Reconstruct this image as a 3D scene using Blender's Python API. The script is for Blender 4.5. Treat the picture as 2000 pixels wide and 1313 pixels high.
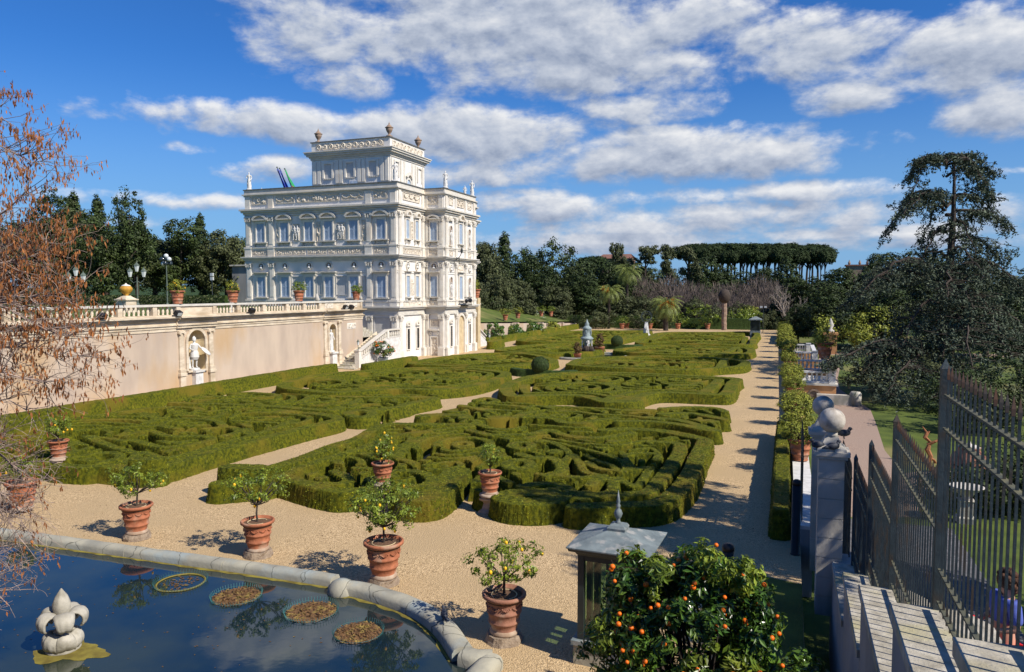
import bpy, math, random
import numpy as np
from mathutils import Vector
sc = bpy.context.scene
for o in list(bpy.data.objects): bpy.data.objects.remove(o)
COL = sc.collection
# ------------------------------------------------------------------ camera
F, HC, CX, CY = 1450.0, 7.1, 1000.0, 656.5
YAW, PITCH = math.atan(542/1450), math.atan(88.5/1450)
cd = bpy.data.cameras.new('camera'); cam = bpy.data.objects.new('camera', cd); COL.objects.link(cam)
cam.location = (0, 0, HC); cam.rotation_euler = (math.pi/2-PITCH, 0, YAW)
cd.lens = 36*F/2000; cd.sensor_width = 36; cd.clip_end = 6000; cd.clip_start = .05
sc.camera = cam
sc.render.resolution_x, sc.render.resolution_y = 1024, 672
# ------------------------------------------------------------------ exposure
sc.view_settings.view_transform = 'Standard'; sc.view_settings.look = 'None'
sc.view_settings.exposure = EXPO = 0.35; sc.view_settings.gamma = 1
# ------------------------------------------------------------------ sun
SUN_EL, SUN_AZ = math.radians(43), math.radians(105)
sd = bpy.data.lights.new('sun', 'SUN'); sun = bpy.data.objects.new('sun', sd); COL.objects.link(sun)
sd.energy = 4.8; sd.angle = math.radians(.5); sd.color = (1, .93, .82)
SD = Vector((math.sin(SUN_AZ)*math.cos(SUN_EL), math.cos(SUN_AZ)*math.cos(SUN_EL), math.sin(SUN_EL)))
sun.rotation_euler = (-SD).to_track_quat('-Z', 'Y').to_euler(); sun.location = (60, -10, 60)
# ------------------------------------------------------------------ pixel (2000 wide) -> world helpers
fw = np.array([-math.sin(YAW)*math.cos(PITCH), math.cos(YAW)*math.cos(PITCH), -math.sin(PITCH)])
rt = np.array([math.cos(YAW), math.sin(YAW), 0.]); upv = np.cross(rt, fw); CP = np.array([0, 0, HC])
def ray(x, y): return fw+rt*(x-CX)/F+upv*(CY-y)/F
def G(x, y, z=0.): d = ray(x, y); return CP+d*(z-HC)/d[2]
def XP(x, y, X0): d = ray(x, y); return CP+d*(X0/d[0])
def YP(x, y, Y0): d = ray(x, y); return CP+d*(Y0/d[1])
def WD(x, y, w): return CP+ray(x, y)*w
# ------------------------------------------------------------------ world: sky and clouds
W = bpy.data.worlds.new('World'); sc.world = W; W.use_nodes = True
nt = W.node_tree; nt.nodes.clear()
def nd(t, **k):
    n = nt.nodes.new(t)
    for a, b in k.items(): setattr(n, a, b)
    return n
def mth(op, a, b=None, c=None, clamp=False):
    n = nd('ShaderNodeMath', operation=op, use_clamp=clamp)
    for i, v in enumerate((a, b, c)):
        if v is None: continue
        if isinstance(v, (int, float)): n.inputs[i].default_value = v
        else: nt.links.new(v, n.inputs[i])
    return n.outputs[0]
tc = nd('ShaderNodeTexCoord'); sp = nd('ShaderNodeSeparateXYZ'); nt.links.new(tc.outputs['Generated'], sp.inputs[0])
AZ = mth('MULTIPLY', mth('ARCTAN2', sp.outputs[0], sp.outputs[1]), 180/math.pi)
EL = mth('MULTIPLY', mth('ARCSINE', sp.outputs[2]), 180/math.pi)
def azel(px, py):
    d = ray(px, py); d = d/np.linalg.norm(d); return math.degrees(math.atan2(d[0], d[1])), math.degrees(math.asin(d[2]))
# cloud banks: centre px, centre py, half width, half height, strength
BL = [(1000, 60, 430, 90, 1.0), (930, -20, 380, 80, .9), (1120, 130, 300, 60, .8), (690, 165, 75, 38, .75), (560, 240, 330, 34, .85), (900, 260, 260, 55, 1.0),
      (1330, 305, 310, 50, 1.0), (540, 335, 80, 26, .7), (1600, 90, 190, 62, .8), (1850, 110, 200, 80, .85), (1960, 210, 110, 60, .7), (1680, 190, 120, 34, .7),
      (330, 392, 180, 16, .6), (1050, 410, 160, 30, .7), (1400, 425, 260, 34, .72), (1700, 415, 150, 30, .6), (1150, 470, 400, 22, .62), (1960, 420, 80, 40, .7),
      (520, 0, 90, 26, .7), (250, 430, 80, 16, .5), (1240, 210, 140, 30, .55), (380, 288, 55, 10, .5), (1900, 340, 90, 10, .4), (830, 340, 160, 22, .6),
      (1500, -330, 900, 170, .7), (690, -120, 300, 75, .9), (-300, 380, 260, 40, .6), (2500, 150, 400, 90, .7), (1500, 480, 700, 14, .5), (1560, 375, 230, 20, .72), (1720, 455, 280, 18, .7), (1330, 385, 180, 18, .68), (1250, 445, 260, 18, .66)]
BA = []
for px, py, hw, hh, s in BL:
    a, e = azel(px, py); a2, _ = azel(px+hw, py); a1, _ = azel(px-hw, py); _, e2 = azel(px, py-hh)
    BA.append((a, e, abs(a2-a1)/2, abs(e2-e), s))
def noise(vec, scale, detail, rough, dist=0.):
    n = nd('ShaderNodeTexNoise'); n.inputs['Scale'].default_value = scale; n.inputs['Detail'].default_value = detail
    n.inputs['Roughness'].default_value = rough; n.inputs['Distortion'].default_value = dist; nt.links.new(vec, n.inputs['Vector']); return n.outputs[0]
def density(az, el):
    tot = None
    for a, e, sa, se, s in BA:
        u = mth('MULTIPLY', mth('SUBTRACT', az, a), 1/sa); v = mth('MULTIPLY', mth('SUBTRACT', el, e), 1/se)
        r2 = mth('ADD', mth('MULTIPLY', u, u), mth('MULTIPLY', v, v))
        g = mth('MULTIPLY', mth('SUBTRACT', 1.0, mth('MULTIPLY', r2, .55)), s)
        tot = g if tot is None else mth('MAXIMUM', tot, g)
    tot = mth('MAXIMUM', tot, -.5)
    cv = nd('ShaderNodeCombineXYZ'); nt.links.new(mth('MULTIPLY', az, .055), cv.inputs[0]); nt.links.new(mth('MULTIPLY', el, .098), cv.inputs[1])
    n1 = noise(cv.outputs[0], 2.1, 10, .58, .25)
    n2 = noise(cv.outputs[0], 7.0, 7, .6, .1)
    nn = mth('ADD', mth('MULTIPLY', mth('SUBTRACT', n1, .5), 2.7), mth('MULTIPLY', mth('SUBTRACT', n2, .5), 1.1))
    return mth('ADD', mth('MULTIPLY', tot, .95), nn)
D0 = density(AZ, EL); D1 = density(mth('ADD', AZ, .45), mth('ADD', EL, .75))
cover = nd('ShaderNodeMapRange', interpolation_type='SMOOTHSTEP'); cover.inputs['From Min'].default_value = .02; cover.inputs['From Max'].default_value = .72; nt.links.new(D0, cover.inputs['Value'])
hor = nd('ShaderNodeMapRange'); hor.inputs['From Min'].default_value = -1; hor.inputs['From Max'].default_value = 2.5; nt.links.new(EL, hor.inputs['Value'])
COV = mth('MULTIPLY', cover.outputs[0], hor.outputs[0])
lit = mth('ADD', mth('MULTIPLY', mth('SUBTRACT', D0, D1), .85), .42, clamp=True)
thick = nd('ShaderNodeMapRange'); thick.inputs['From Min'].default_value = .5; thick.inputs['From Max'].default_value = 1.5; nt.links.new(D0, thick.inputs['Value'])
lit2 = mth('SUBTRACT', lit, mth('MULTIPLY', thick.outputs[0], .16), clamp=True)
cr = nd('ShaderNodeValToRGB'); nt.links.new(lit2, cr.inputs[0])
cr.color_ramp.elements[0].position = .0; cr.color_ramp.elements[0].color = (.30, .37, .52, 1)
cr.color_ramp.elements[1].position = 1.; cr.color_ramp.elements[1].color = (.95, .96, .98, 1)
e = cr.color_ramp.elements.new(.42); e.color = (.54, .60, .72, 1)
sky = nd('ShaderNodeTexSky', sky_type='NISHITA'); sky.sun_disc = False; sky.sun_elevation = SUN_EL; sky.sun_rotation = SUN_AZ
sky.air_density = 1.0; sky.dust_density = .3; sky.ozone_density = 3.0; sky.altitude = 50
hs = nd('ShaderNodeHueSaturation'); hs.inputs['Saturation'].default_value = 1.18; nt.links.new(sky.outputs[0], hs.inputs['Color'])
bg1 = nd('ShaderNodeBackground'); bg1.inputs[1].default_value = .075
tint = nd('ShaderNodeMix', data_type='RGBA', blend_type='MULTIPLY'); tint.inputs[0].default_value = 1; nt.links.new(hs.outputs[0], tint.inputs[6]); tint.inputs[7].default_value = (.42, .83, 1.32, 1)
hz = nd('ShaderNodeMapRange', interpolation_type='SMOOTHSTEP'); hz.inputs[1].default_value = -2; hz.inputs[2].default_value = 17; hz.inputs[3].default_value = .92; hz.inputs[4].default_value = 0; nt.links.new(EL, hz.inputs[0])
hm = nd('ShaderNodeMix', data_type='RGBA'); nt.links.new(hz.outputs[0], hm.inputs[0]); nt.links.new(tint.outputs[2], hm.inputs[6]); hm.inputs[7].default_value = (2.5, 4.6, 7.6, 1)
nt.links.new(hm.outputs[2], bg1.inputs[0])
bg2 = nd('ShaderNodeBackground'); bg2.inputs[1].default_value = .72; nt.links.new(cr.outputs[0], bg2.inputs[0])
mx = nd('ShaderNodeMixShader'); nt.links.new(COV, mx.inputs[0]); nt.links.new(bg1.outputs[0], mx.inputs[1]); nt.links.new(bg2.outputs[0], mx.inputs[2])
wo = nd('ShaderNodeOutputWorld'); nt.links.new(mx.outputs[0], wo.inputs[0])
W.cycles.sampling_method = 'MANUAL'; W.cycles.sample_map_resolution = 512
# ------------------------------------------------------------------ materials
def mat(name, c1, c2=None, scale=3., rough=.8, bump=0., bscale=20., rand=0., spec=.3, c3=None, detail=6, lo=.35, hi=.65, metal=0., bdist=.02, trans=0., stretch=None, alpha=None, c3s=None):
    m = bpy.data.materials.new(name); m.use_nodes = True; t = m.node_tree; b = t.nodes['Principled BSDF']
    L = t.links.new
    b.inputs['Roughness'].default_value = rough; b.inputs['Specular IOR Level'].default_value = spec; b.inputs['Metallic'].default_value = metal
    co = t.nodes.new('ShaderNodeTexCoord').outputs['Object']
    if stretch:
        mp = t.nodes.new('ShaderNodeMapping'); mp.inputs['Scale'].default_value = stretch; L(co, mp.inputs[0]); co = mp.outputs[0]
    c2 = c2 or tuple(x*.75 for x in c1)
    n = t.nodes.new('ShaderNodeTexNoise'); n.inputs['Scale'].default_value = scale; n.inputs['Detail'].default_value = detail; L(co, n.inputs['Vector'])
    r = t.nodes.new('ShaderNodeValToRGB'); L(n.outputs[0], r.inputs[0])
    r.color_ramp.elements[0].position = lo; r.color_ramp.elements[0].color = (*c1, 1)
    r.color_ramp.elements[1].position = hi; r.color_ramp.elements[1].color = (*c2, 1)
    out = r.outputs[0]
    if c3:
        n3 = t.nodes.new('ShaderNodeTexNoise'); n3.inputs['Scale'].default_value = c3s or scale*.23; n3.inputs['Detail'].default_value = 5; L(co, n3.inputs['Vector'])
        mr = t.nodes.new('ShaderNodeMapRange'); mr.inputs['From Min'].default_value = .52; mr.inputs['From Max'].default_value = .66; L(n3.outputs[0], mr.inputs[0])
        mx = t.nodes.new('ShaderNodeMix'); mx.data_type = 'RGBA'; L(mr.outputs[0], mx.inputs[0]); L(out, mx.inputs[6]); mx.inputs[7].default_value = (*c3, 1); out = mx.outputs[2]
    if rand:
        g = t.nodes.new('ShaderNodeNewGeometry'); mr = t.nodes.new('ShaderNodeMapRange'); L(g.outputs['Random Per Island'], mr.inputs[0])
        mr.inputs['To Min'].default_value = 1-rand; mr.inputs['To Max'].default_value = 1+rand
        vm = t.nodes.new('ShaderNodeVectorMath'); vm.operation = 'SCALE'; L(out, vm.inputs[0]); L(mr.outputs[0], vm.inputs['Scale']); out = vm.outputs[0]
    L(out, b.inputs['Base Color'])
    if trans:
        tr = t.nodes.new('ShaderNodeBsdfTranslucent'); L(out, tr.inputs[0]); ms = t.nodes.new('ShaderNodeMixShader'); ms.inputs[0].default_value = trans
        L(b.outputs[0], ms.inputs[1]); L(tr.outputs[0], ms.inputs[2]); L(ms.outputs[0], t.nodes['Material Output'].inputs[0])
    if bump:
        nb = t.nodes.new('ShaderNodeTexNoise'); nb.inputs['Scale'].default_value = bscale; nb.inputs['Detail'].default_value = 5; nb.inputs['Roughness'].default_value = .65; L(co, nb.inputs['Vector'])
        bp = t.nodes.new('ShaderNodeBump'); bp.inputs['Strength'].default_value = bump; bp.inputs['Distance'].default_value = bdist; L(nb.outputs[0], bp.inputs['Height']); L(bp.outputs[0], b.inputs['Normal'])
    return m
def gravel(name, ca, cb, cc, sc_=34.):
    m = bpy.data.materials.new(name); m.use_nodes = True; t = m.node_tree; b = t.nodes['Principled BSDF']; L = t.links.new
    b.inputs['Roughness'].default_value = .9; b.inputs['Specular IOR Level'].default_value = .2
    co = t.nodes.new('ShaderNodeTexCoord').outputs['Object']
    v = t.nodes.new('ShaderNodeTexVoronoi'); v.inputs['Scale'].default_value = sc_; L(co, v.inputs['Vector'])
    n = t.nodes.new('ShaderNodeTexNoise'); n.inputs['Scale'].default_value = .45; n.inputs['Detail'].default_value = 8; L(co, n.inputs['Vector'])
    r = t.nodes.new('ShaderNodeValToRGB'); L(v.outputs['Color'], r.inputs[0])
    r.color_ramp.elements[0].position = .1; r.color_ramp.elements[0].color = (*cb, 1); r.color_ramp.elements[1].position = .9; r.color_ramp.elements[1].color = (*ca, 1)
    mr = t.nodes.new('ShaderNodeMapRange'); mr.inputs[1].default_value = .38; mr.inputs[2].default_value = .64; L(n.outputs[0], mr.inputs[0])
    mx = t.nodes.new('ShaderNodeMix'); mx.data_type = 'RGBA'; L(mr.outputs[0], mx.inputs[0]); L(r.outputs[0], mx.inputs[6]); mx.inputs[7].default_value = (*cc, 1)
    L(mx.outputs[2], b.inputs['Base Color'])
    bp = t.nodes.new('ShaderNodeBump'); bp.inputs['Strength'].default_value = .9; bp.inputs['Distance'].default_value = .02; L(v.outputs['Distance'], bp.inputs['Height']); L(bp.outputs[0], b.inputs['Normal'])
    return m
MT = {}
MT['gravel'] = gravel('gravel', (.72, .525, .295), (.27, .18, .09), (.46, .33, .18))
MT['stucco'] = mat('white_stucco', (.79, .75, .70), (.69, .66, .61), 1.2, .85, .25, 14, c3=(.62, .60, .57))
MT['stone'] = mat('travertine', (.73, .685, .60), (.65, .60, .515), 2.2, .8, .3, 12, c3=(.62, .55, .455))
MT['stone2'] = mat('weathered_cornice', (.62, .585, .52), (.50, .47, .41), 1.8, .85, .3, 10, c3=(.66, .59, .48), stretch=(1, 1, 4))
MT['greypanel'] = mat('grey_panel', (.55, .53, .50), (.48, .46, .43), 3, .85, .3, 20)
MT['relief'] = mat('relief_stucco', (.70, .64, .54), (.55, .47, .37), 9, .85, .5, 18)
MT['lead'] = mat('lead_cap', (.10, .105, .10), (.17, .17, .16), 4, .6, .2, 8)
MT['shutter'] = mat('blue_grey_shutter', (.42, .50, .60), (.36, .44, .55), 3, .6)
MT['dark'] = mat('dark_void', (.012, .013, .015), (.02, .02, .022), 3, .9)
MT['glassdark'] = mat('dark_glass', (.02, .03, .035), (.03, .04, .045), 3, .1, spec=.6)
MT['wallpink'] = mat('ochre_plaster', (.54, .43, .325), (.43, .34, .265), .7, .9, .35, 10, c3=(.48, .33, .19), c3s=.3, stretch=(1, 1, .4), detail=9)
MT['wallstone'] = mat('cream_wall_stone', (.68, .58, .44), (.52, .42, .30), 1.5, .85, .4, 9, c3=(.42, .33, .22), stretch=(1, 1, 3))
MT['niche'] = mat('niche_yellow', (.62, .50, .30), (.50, .38, .22), 2, .85, .3, 10)
MT['marble'] = mat('white_marble', (.72, .70, .66), (.56, .54, .50), 4, .55, .3, 18)
MT['hedge'] = mat('box_hedge', (.155, .158, .008), (.042, .056, .005), 7.5, .85, .9, 55, c3=(.17, .135, .014), c3s=.5, spec=.15, bdist=.06)
MT['hedgeleaf'] = mat('box_leaf', (.225, .23, .010), (.05, .070, .006), 3.5, .5, rand=.7, spec=.2, c3=(.17, .11, .018), c3s=.42)
MT['hedgedark'] = mat('dark_hedge', (.045, .075, .014), (.025, .045, .01), 5, .75, 1.0, 30, spec=.15, bdist=.06)
MT['terra'] = mat('terracotta', (.42, .15, .075), (.28, .10, .05), 6, .8, .5, 16, c3=(.40, .25, .17), c3s=2.2)
MT['terra2'] = mat('weathered_terracotta', (.36, .17, .11), (.25, .115, .075), 6, .85, .6, 14, c3=(.36, .26, .19), c3s=2.4)
MT['potfoot'] = mat('limed_terracotta', (.42, .33, .25), (.33, .23, .16), 6, .9, .4, 16)
MT['soil'] = mat('soil', (.10, .055, .032), (.16, .09, .05), 18, .95, .8, 40)
MT['block'] = mat('rough_tufa', (.36, .28, .20), (.24, .18, .13), 9, .95, 1.0, 18, bdist=.05)
MT['bark'] = mat('bark', (.075, .055, .042), (.04, .032, .026), 8, .9, .8, 18, stretch=(1, 1, .3))
MT['barkpale'] = mat('pale_bark', (.34, .29, .24), (.22, .18, .15), 8, .9, .6, 18)
MT['lemonleaf'] = mat('lemon_leaf', (.27, .33, .035), (.12, .18, .02), 2.5, .38, rand=.55, spec=.5, trans=.35)
MT['orangeleaf'] = mat('orange_leaf', (.10, .18, .022), (.04, .095, .014), 1.6, .30, rand=.7, spec=.5, trans=.25, c3=(.17, .20, .02), c3s=1.1)
MT['lemon'] = mat('lemon_peel', (.85, .52, .02), (.80, .42, .02), 8, .45)
MT['orange'] = mat('orange_peel', (.85, .19, .01), (.78, .14, .008), 8, .42, .2, 60)
MT['rim'] = mat('pool_rim_stone', (.40, .375, .29), (.27, .26, .215), 1.6, .8, .6, 10, c3=(.30, .34, .33), c3s=.9)
_t = MT['rim'].node_tree; _b = _t.nodes['Principled BSDF']; _c = _t.nodes.new('ShaderNodeTexCoord'); _n = _t.nodes.new('ShaderNodeTexNoise'); _n.inputs['Scale'].default_value = 3; _t.links.new(_c.outputs['Object'], _n.inputs['Vector'])
_a = _t.nodes.new('ShaderNodeVectorMath'); _a.operation = 'MULTIPLY_ADD'; _a.inputs[1].default_value = (.25, .25, .25); _t.links.new(_n.outputs['Color'], _a.inputs[0]); _t.links.new(_c.outputs['Object'], _a.inputs[2])
_v = _t.nodes.new('ShaderNodeTexVoronoi'); _v.feature = 'DISTANCE_TO_EDGE'; _v.inputs['Scale'].default_value = 1.1; _t.links.new(_a.outputs[0], _v.inputs['Vector']); _m = _t.nodes.new('ShaderNodeMapRange'); _m.inputs[2].default_value = .018; _t.links.new(_v.outputs['Distance'], _m.inputs[0])
_x = _t.nodes.new('ShaderNodeMix'); _x.data_type = 'RGBA'; _x.inputs[6].default_value = (.09, .09, .075, 1); _t.links.new(_m.outputs[0], _x.inputs[0]); _t.links.new(_b.inputs['Base Color'].links[0].from_socket, _x.inputs[7]); _t.links.new(_x.outputs[2], _b.inputs['Base Color'])
MT['algae'] = mat('algae', (.24, .20, .035), (.13, .10, .02), 4, .8, .5, 14)
MT['lily'] = mat('old_stone', (.46, .43, .36), (.30, .28, .23), 4, .85, .6, 14, c3=(.22, .20, .15), c3s=2)
MT['grass'] = mat('lawn_grass', (.10, .135, .02), (.055, .08, .012), .9, .9, .8, 30, c3=(.20, .18, .06), c3s=.13, detail=10)
MT['path'] = gravel('park_path', (.40, .29, .22), (.26, .18, .14), (.33, .24, .185), 20)
MT['ilex'] = mat('ilex_leaf', (.045, .068, .016), (.024, .038, .009), .35, .6, rand=.5, spec=.25, c3=(.065, .075, .022), c3s=.12)
MT['ilex2'] = mat('olive_leaf', (.085, .098, .036), (.05, .06, .022), .35, .65, rand=.45, spec=.25)
MT['pine'] = mat('pine_needles', (.036, .058, .016), (.022, .036, .010), .4, .7, rand=.4, spec=.2)
MT['cedar'] = mat('cedar_needles', (.095, .118, .075), (.05, .066, .042), .5, .7, rand=.5, spec=.2)
MT['bare'] = mat('bare_twigs', (.20, .155, .13), (.13, .105, .09), .5, .9, rand=.4, spec=.1)
MT['palm'] = mat('palm_leaf', (.22, .26, .06), (.12, .15, .03), 1, .5, rand=.5, spec=.3)
MT['palmfruit'] = mat('palm_fruit', (.60, .22, .02), (.45, .15, .01), 3, .7, rand=.4)
MT['yellow'] = mat('yellow_green_leaf', (.26, .27, .03), (.13, .16, .02), 1, .6, rand=.5, spec=.3)
MT['whitebloom'] = mat('white_blossom', (.60, .62, .55), (.30, .36, .2), 2, .7, rand=.4)
MT['catkin'] = mat('brown_catkins', (.38, .15, .045), (.23, .085, .03), 1.2, .85, rand=.45, trans=.2)
MT['twig'] = mat('grey_twig', (.34, .26, .21), (.22, .16, .13), 2, .9, rand=.3)
MT['iron'] = mat('painted_iron', (.05, .068, .072), (.03, .042, .046), 5, .55, .3, 30, c3=(.07, .055, .04), c3s=2.6)
MT['rail'] = mat('mossy_rail', (.14, .13, .075), (.07, .075, .06), 9, .8, .4, 30)
MT['rust'] = mat('rusty_spikes', (.16, .075, .04), (.06, .065, .06), 3, .8)
MT['coping'] = mat('lichen_coping', (.50, .46, .38), (.30, .27, .21), 5, .9, .7, 22, c3=(.40, .36, .22), c3s=1.6)
MT['greyplaster'] = mat('grey_plaster', (.34, .335, .33), (.26, .255, .25), 1.2, .9, .5, 8, stretch=(1, 1, .3))
MT['pillar'] = mat('pillar_stone', (.54, .50, .44), (.38, .355, .31), 2, .85, .4, 10, c3=(.26, .26, .21), c3s=1.1, stretch=(1, 1, .4))
MT['ball'] = mat('stained_ball_stone', (.56, .52, .46), (.38, .34, .29), 5, .95, .5, 14, c3=(.22, .17, .13), c3s=2.5, spec=.05)
MT['zinc'] = mat('zinc_roof', (.20, .235, .235), (.12, .145, .15), 3.5, .55, .35, 9, c3=(.30, .30, .28), c3s=5)
MT['kiosk'] = mat('dark_green_metal', (.028, .038, .038), (.02, .027, .027), 3, .4, spec=.5)
MT['black'] = mat('black_metal', (.012, .012, .013), (.018, .018, .02), 3, .45)
MT['lampglass'] = mat('frosted_lamp_glass', (.60, .63, .62), (.50, .53, .52), 3, .3)
MT['lampgreen'] = mat('grey_green_iron', (.12, .15, .12), (.08, .10, .08), 3, .6)
MT['ochreurn'] = mat('ochre_urn', (.55, .30, .04), (.42, .20, .03), 5, .6)
MT['brownstone'] = mat('brown_stone', (.34, .24, .17), (.22, .15, .11), 6, .9, .5, 14)
MT['bronze'] = mat('verdigris_lead', (.30, .36, .36), (.18, .22, .22), 5, .6, .4, 14)
MT['leaves'] = mat('dead_leaves', (.20, .105, .04), (.09, .05, .025), 22, .8, .8, 40, c3=(.27, .19, .05), c3s=6)
MT['teal'] = mat('teal_wire', (.05, .20, .20), (.06, .16, .16), 5, .5)
MT['skin'] = mat('skin', (.55, .30, .20), (.50, .27, .18), 5, .55)
MT['blue'] = mat('blue_cotton', (.10, .14, .45), (.08, .11, .38), 9, .8, .3, 20)
MT['red'] = mat('red_cotton', (.75, .02, .03), (.65, .015, .025), 9, .8, .3, 20)
MT['hair'] = mat('auburn_hair', (.11, .045, .02), (.05, .022, .012), 30, .6, 1, 60)
MT['orangewall'] = mat('orange_plaster', (.58, .30, .13), (.46, .23, .10), 1.5, .9, .3, 9)
MT['roofred'] = mat('red_roof', (.25, .12, .085), (.18, .09, .07), 2, .9)
MT['flagblue'] = mat('blue_flag', (.015, .04, .35), (.012, .03, .28), 3, .7)
MT['flaggreen'] = mat('green_flag', (.02, .28, .09), (.015, .2, .06), 3, .7)
MT['flagred'] = mat('red_flag', (.35, .02, .03), (.28, .015, .025), 3, .7)
MT['driftwood'] = mat('orange_wood', (.36, .15, .06), (.22, .09, .04), 5, .8, .5, 10)
MT['pigeon'] = mat('pigeon_feathers', (.03, .035, .05), (.06, .065, .08), 14, .6)
MT['cobble'] = gravel('stair_cobbles', (.17, .165, .17), (.08, .08, .085), (.12, .118, .12), 9)
# ------------------------------------------------------------------ mesh builder
class MB:
    def __init__(s): s.v = []; s.f = []; s.n = 0
    def add(s, v, f):
        v = np.asarray(v, dtype=np.float32).reshape(-1, 3); f = np.asarray(f, dtype=np.int32)
        s.v.append(v); s.f.append(f+s.n); s.n += len(v); return s
    def box(s, x0, x1, y0, y1, z0, z1):
        x0, x1 = min(x0, x1), max(x0, x1); y0, y1 = min(y0, y1), max(y0, y1)
        v = [(x0, y0, z0), (x1, y0, z0), (x1, y1, z0), (x0, y1, z0), (x0, y0, z1), (x1, y0, z1), (x1, y1, z1), (x0, y1, z1)]
        return s.add(v, [(0, 3, 2, 1), (4, 5, 6, 7), (0, 1, 5, 4), (1, 2, 6, 5), (2, 3, 7, 6), (3, 0, 4, 7)])
    def quadbox(s, b, z0, z1):
        v = [(p[0], p[1], z0) for p in b]+[(p[0], p[1], z1) for p in b]
        return s.add(v, [(0, 3, 2, 1), (4, 5, 6, 7), (0, 1, 5, 4), (1, 2, 6, 5), (2, 3, 7, 6), (3, 0, 4, 7)])
    def lathe(s, prof, c=(0, 0, 0), n=20, sq=False, cap=True):
        a = np.arange(n)*2*np.pi/n + (np.pi/4 if n == 4 else 0); P = np.asarray(prof, float)
        v = np.zeros((len(P), n, 3)); v[:, :, 0] = c[0]+P[:, :1]*np.cos(a); v[:, :, 1] = c[1]+P[:, :1]*np.sin(a); v[:, :, 2] = c[2]+P[:, 1:2]
        i = np.arange(len(P)-1)[:, None]*n; j = np.arange(n)[None]; k = (j+1) % n
        f = np.stack([i+j, i+k, i+n+k, i+n+j], -1).reshape(-1, 4)
        base = s.n; s.add(v.reshape(-1, 3), f)
        if cap:
            s.v.append(np.array([[c[0], c[1], c[2]+P[0, 1]], [c[0], c[1], c[2]+P[-1, 1]]], np.float32)); s.n += 2
            m = base+len(P)*n; jj = np.arange(n); kk = (jj+1) % n; top = base+(len(P)-1)*n
            s.f.append(np.stack([base+kk, base+jj, np.full(n, m)], -1).astype(np.int32)); s.f.append(np.stack([top+jj, top+kk, np.full(n, m+1)], -1).astype(np.int32))
        return s
    def tube(s, pts, rad, n=6):
        P = np.asarray(pts, float); R = np.broadcast_to(np.asarray(rad, float), (len(P),)) if np.ndim(rad) == 0 else np.asarray(rad, float)
        T = np.gradient(P, axis=0); T /= np.linalg.norm(T, axis=1)[:, None]+1e-9
        ref = np.array([0, 0, 1.]) if abs(T[0, 2]) < .8 else np.array([1., 0, 0])
        A = np.cross(T, ref); A /= np.linalg.norm(A, axis=1)[:, None]+1e-9; B = np.cross(T, A)
        a = np.arange(n)*2*np.pi/n
        v = P[:, None]+R[:, None, None]*(A[:, None]*np.cos(a)[None, :, None]+B[:, None]*np.sin(a)[None, :, None])
        i = np.arange(len(P)-1)[:, None]*n; j = np.arange(n)[None]; k = (j+1) % n
        base = s.n; s.add(v.reshape(-1, 3), np.stack([i+j, i+n+j, i+n+k, i+k], -1).reshape(-1, 4))
        if n > 3:
            s.v.append(np.stack([P[0], P[-1]]).astype(np.float32)); s.n += 2; m = base+len(P)*n; jj = np.arange(n); kk = (jj+1) % n; top = base+(len(P)-1)*n
            s.f.append(np.stack([base+jj, base+kk, np.full(n, m)], -1).astype(np.int32)); s.f.append(np.stack([top+kk, top+jj, np.full(n, m+1)], -1).astype(np.int32))
        return s
    def ball(s, c, r, nu=14, nv=9, sc_=(1, 1, 1)):
        th = np.linspace(0, np.pi, nv+1); prof = [(max(1e-4, math.sin(t))*r, -math.cos(t)*r) for t in th]
        b = MB().lathe(prof, (0, 0, 0), nu, cap=False); v = b.v[0]*np.array(sc_)+np.array(c); return s.add(v, b.f[0])
    def leaves(s, C, N, size, aspect=.5, rng=None, droop=0., fold=0.):
        # rhombic leaves: C centres, N normals
        n = len(C); rng = rng or np.random.default_rng(1)
        R = rng.normal(size=(n, 3)); 
        if droop: R[:, 2] -= droop
        N = N/(np.linalg.norm(N, axis=1)[:, None]+1e-9)
        D = R-(R*N).sum(1)[:, None]*N; D /= np.linalg.norm(D, axis=1)[:, None]+1e-9; S = np.cross(N, D)
        L = (np.asarray(size)*rng.uniform(.6, 1.3, n))[:, None]; Wd = L*aspect*.5
        v = np.stack([C-D*L*.5, C-S*Wd+N*fold*Wd-D*L*.06, C+D*L*.5, C+S*Wd+N*fold*Wd-D*L*.06], 1).reshape(-1, 3)
        i = np.arange(n)[:, None]*4
        if fold: return s.add(v, np.concatenate([i+np.array([[0, 2, 1]]), i+np.array([[0, 3, 2]])]))
        return s.add(v, i+np.array([[0, 3, 2, 1]]))
    def mesh(s, name, m, smooth=False):
        V = np.concatenate(s.v); me = bpy.data.meshes.new(name)
        me.vertices.add(len(V)); me.vertices.foreach_set('co', V.astype(np.float32).ravel())
        nl = sum(f.size for f in s.f); npg = sum(len(f) for f in s.f)
        me.loops.add(nl); me.loops.foreach_set('vertex_index', np.concatenate([f.ravel() for f in s.f]).astype(np.int32))
        tot = np.concatenate([np.full(len(f), f.shape[1], np.int32) for f in s.f]); st = np.concatenate([[0], np.cumsum(tot)[:-1]]).astype(np.int32)
        me.polygons.add(npg); me.polygons.foreach_set('loop_start', st); me.polygons.foreach_set('loop_total', tot)
        me.polygons.foreach_set('use_smooth', np.full(npg, bool(smooth)))
        me.materials.append(MT[m] if isinstance(m, str) else m); me.update(calc_edges=True); me.validate()
        return me
    def build(s, name, m, parent=None, smooth=False, loc=None, label=None):
        o = bpy.data.objects.new(name, s.mesh(name, m, smooth)); COL.objects.link(o)
        if parent is not None:
            o.parent = parent
            if loc is None: o.location = -Vector(parent_off(parent))
        if loc is not None: o.location = loc
        if label: o['label'] = label
        return o
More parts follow.
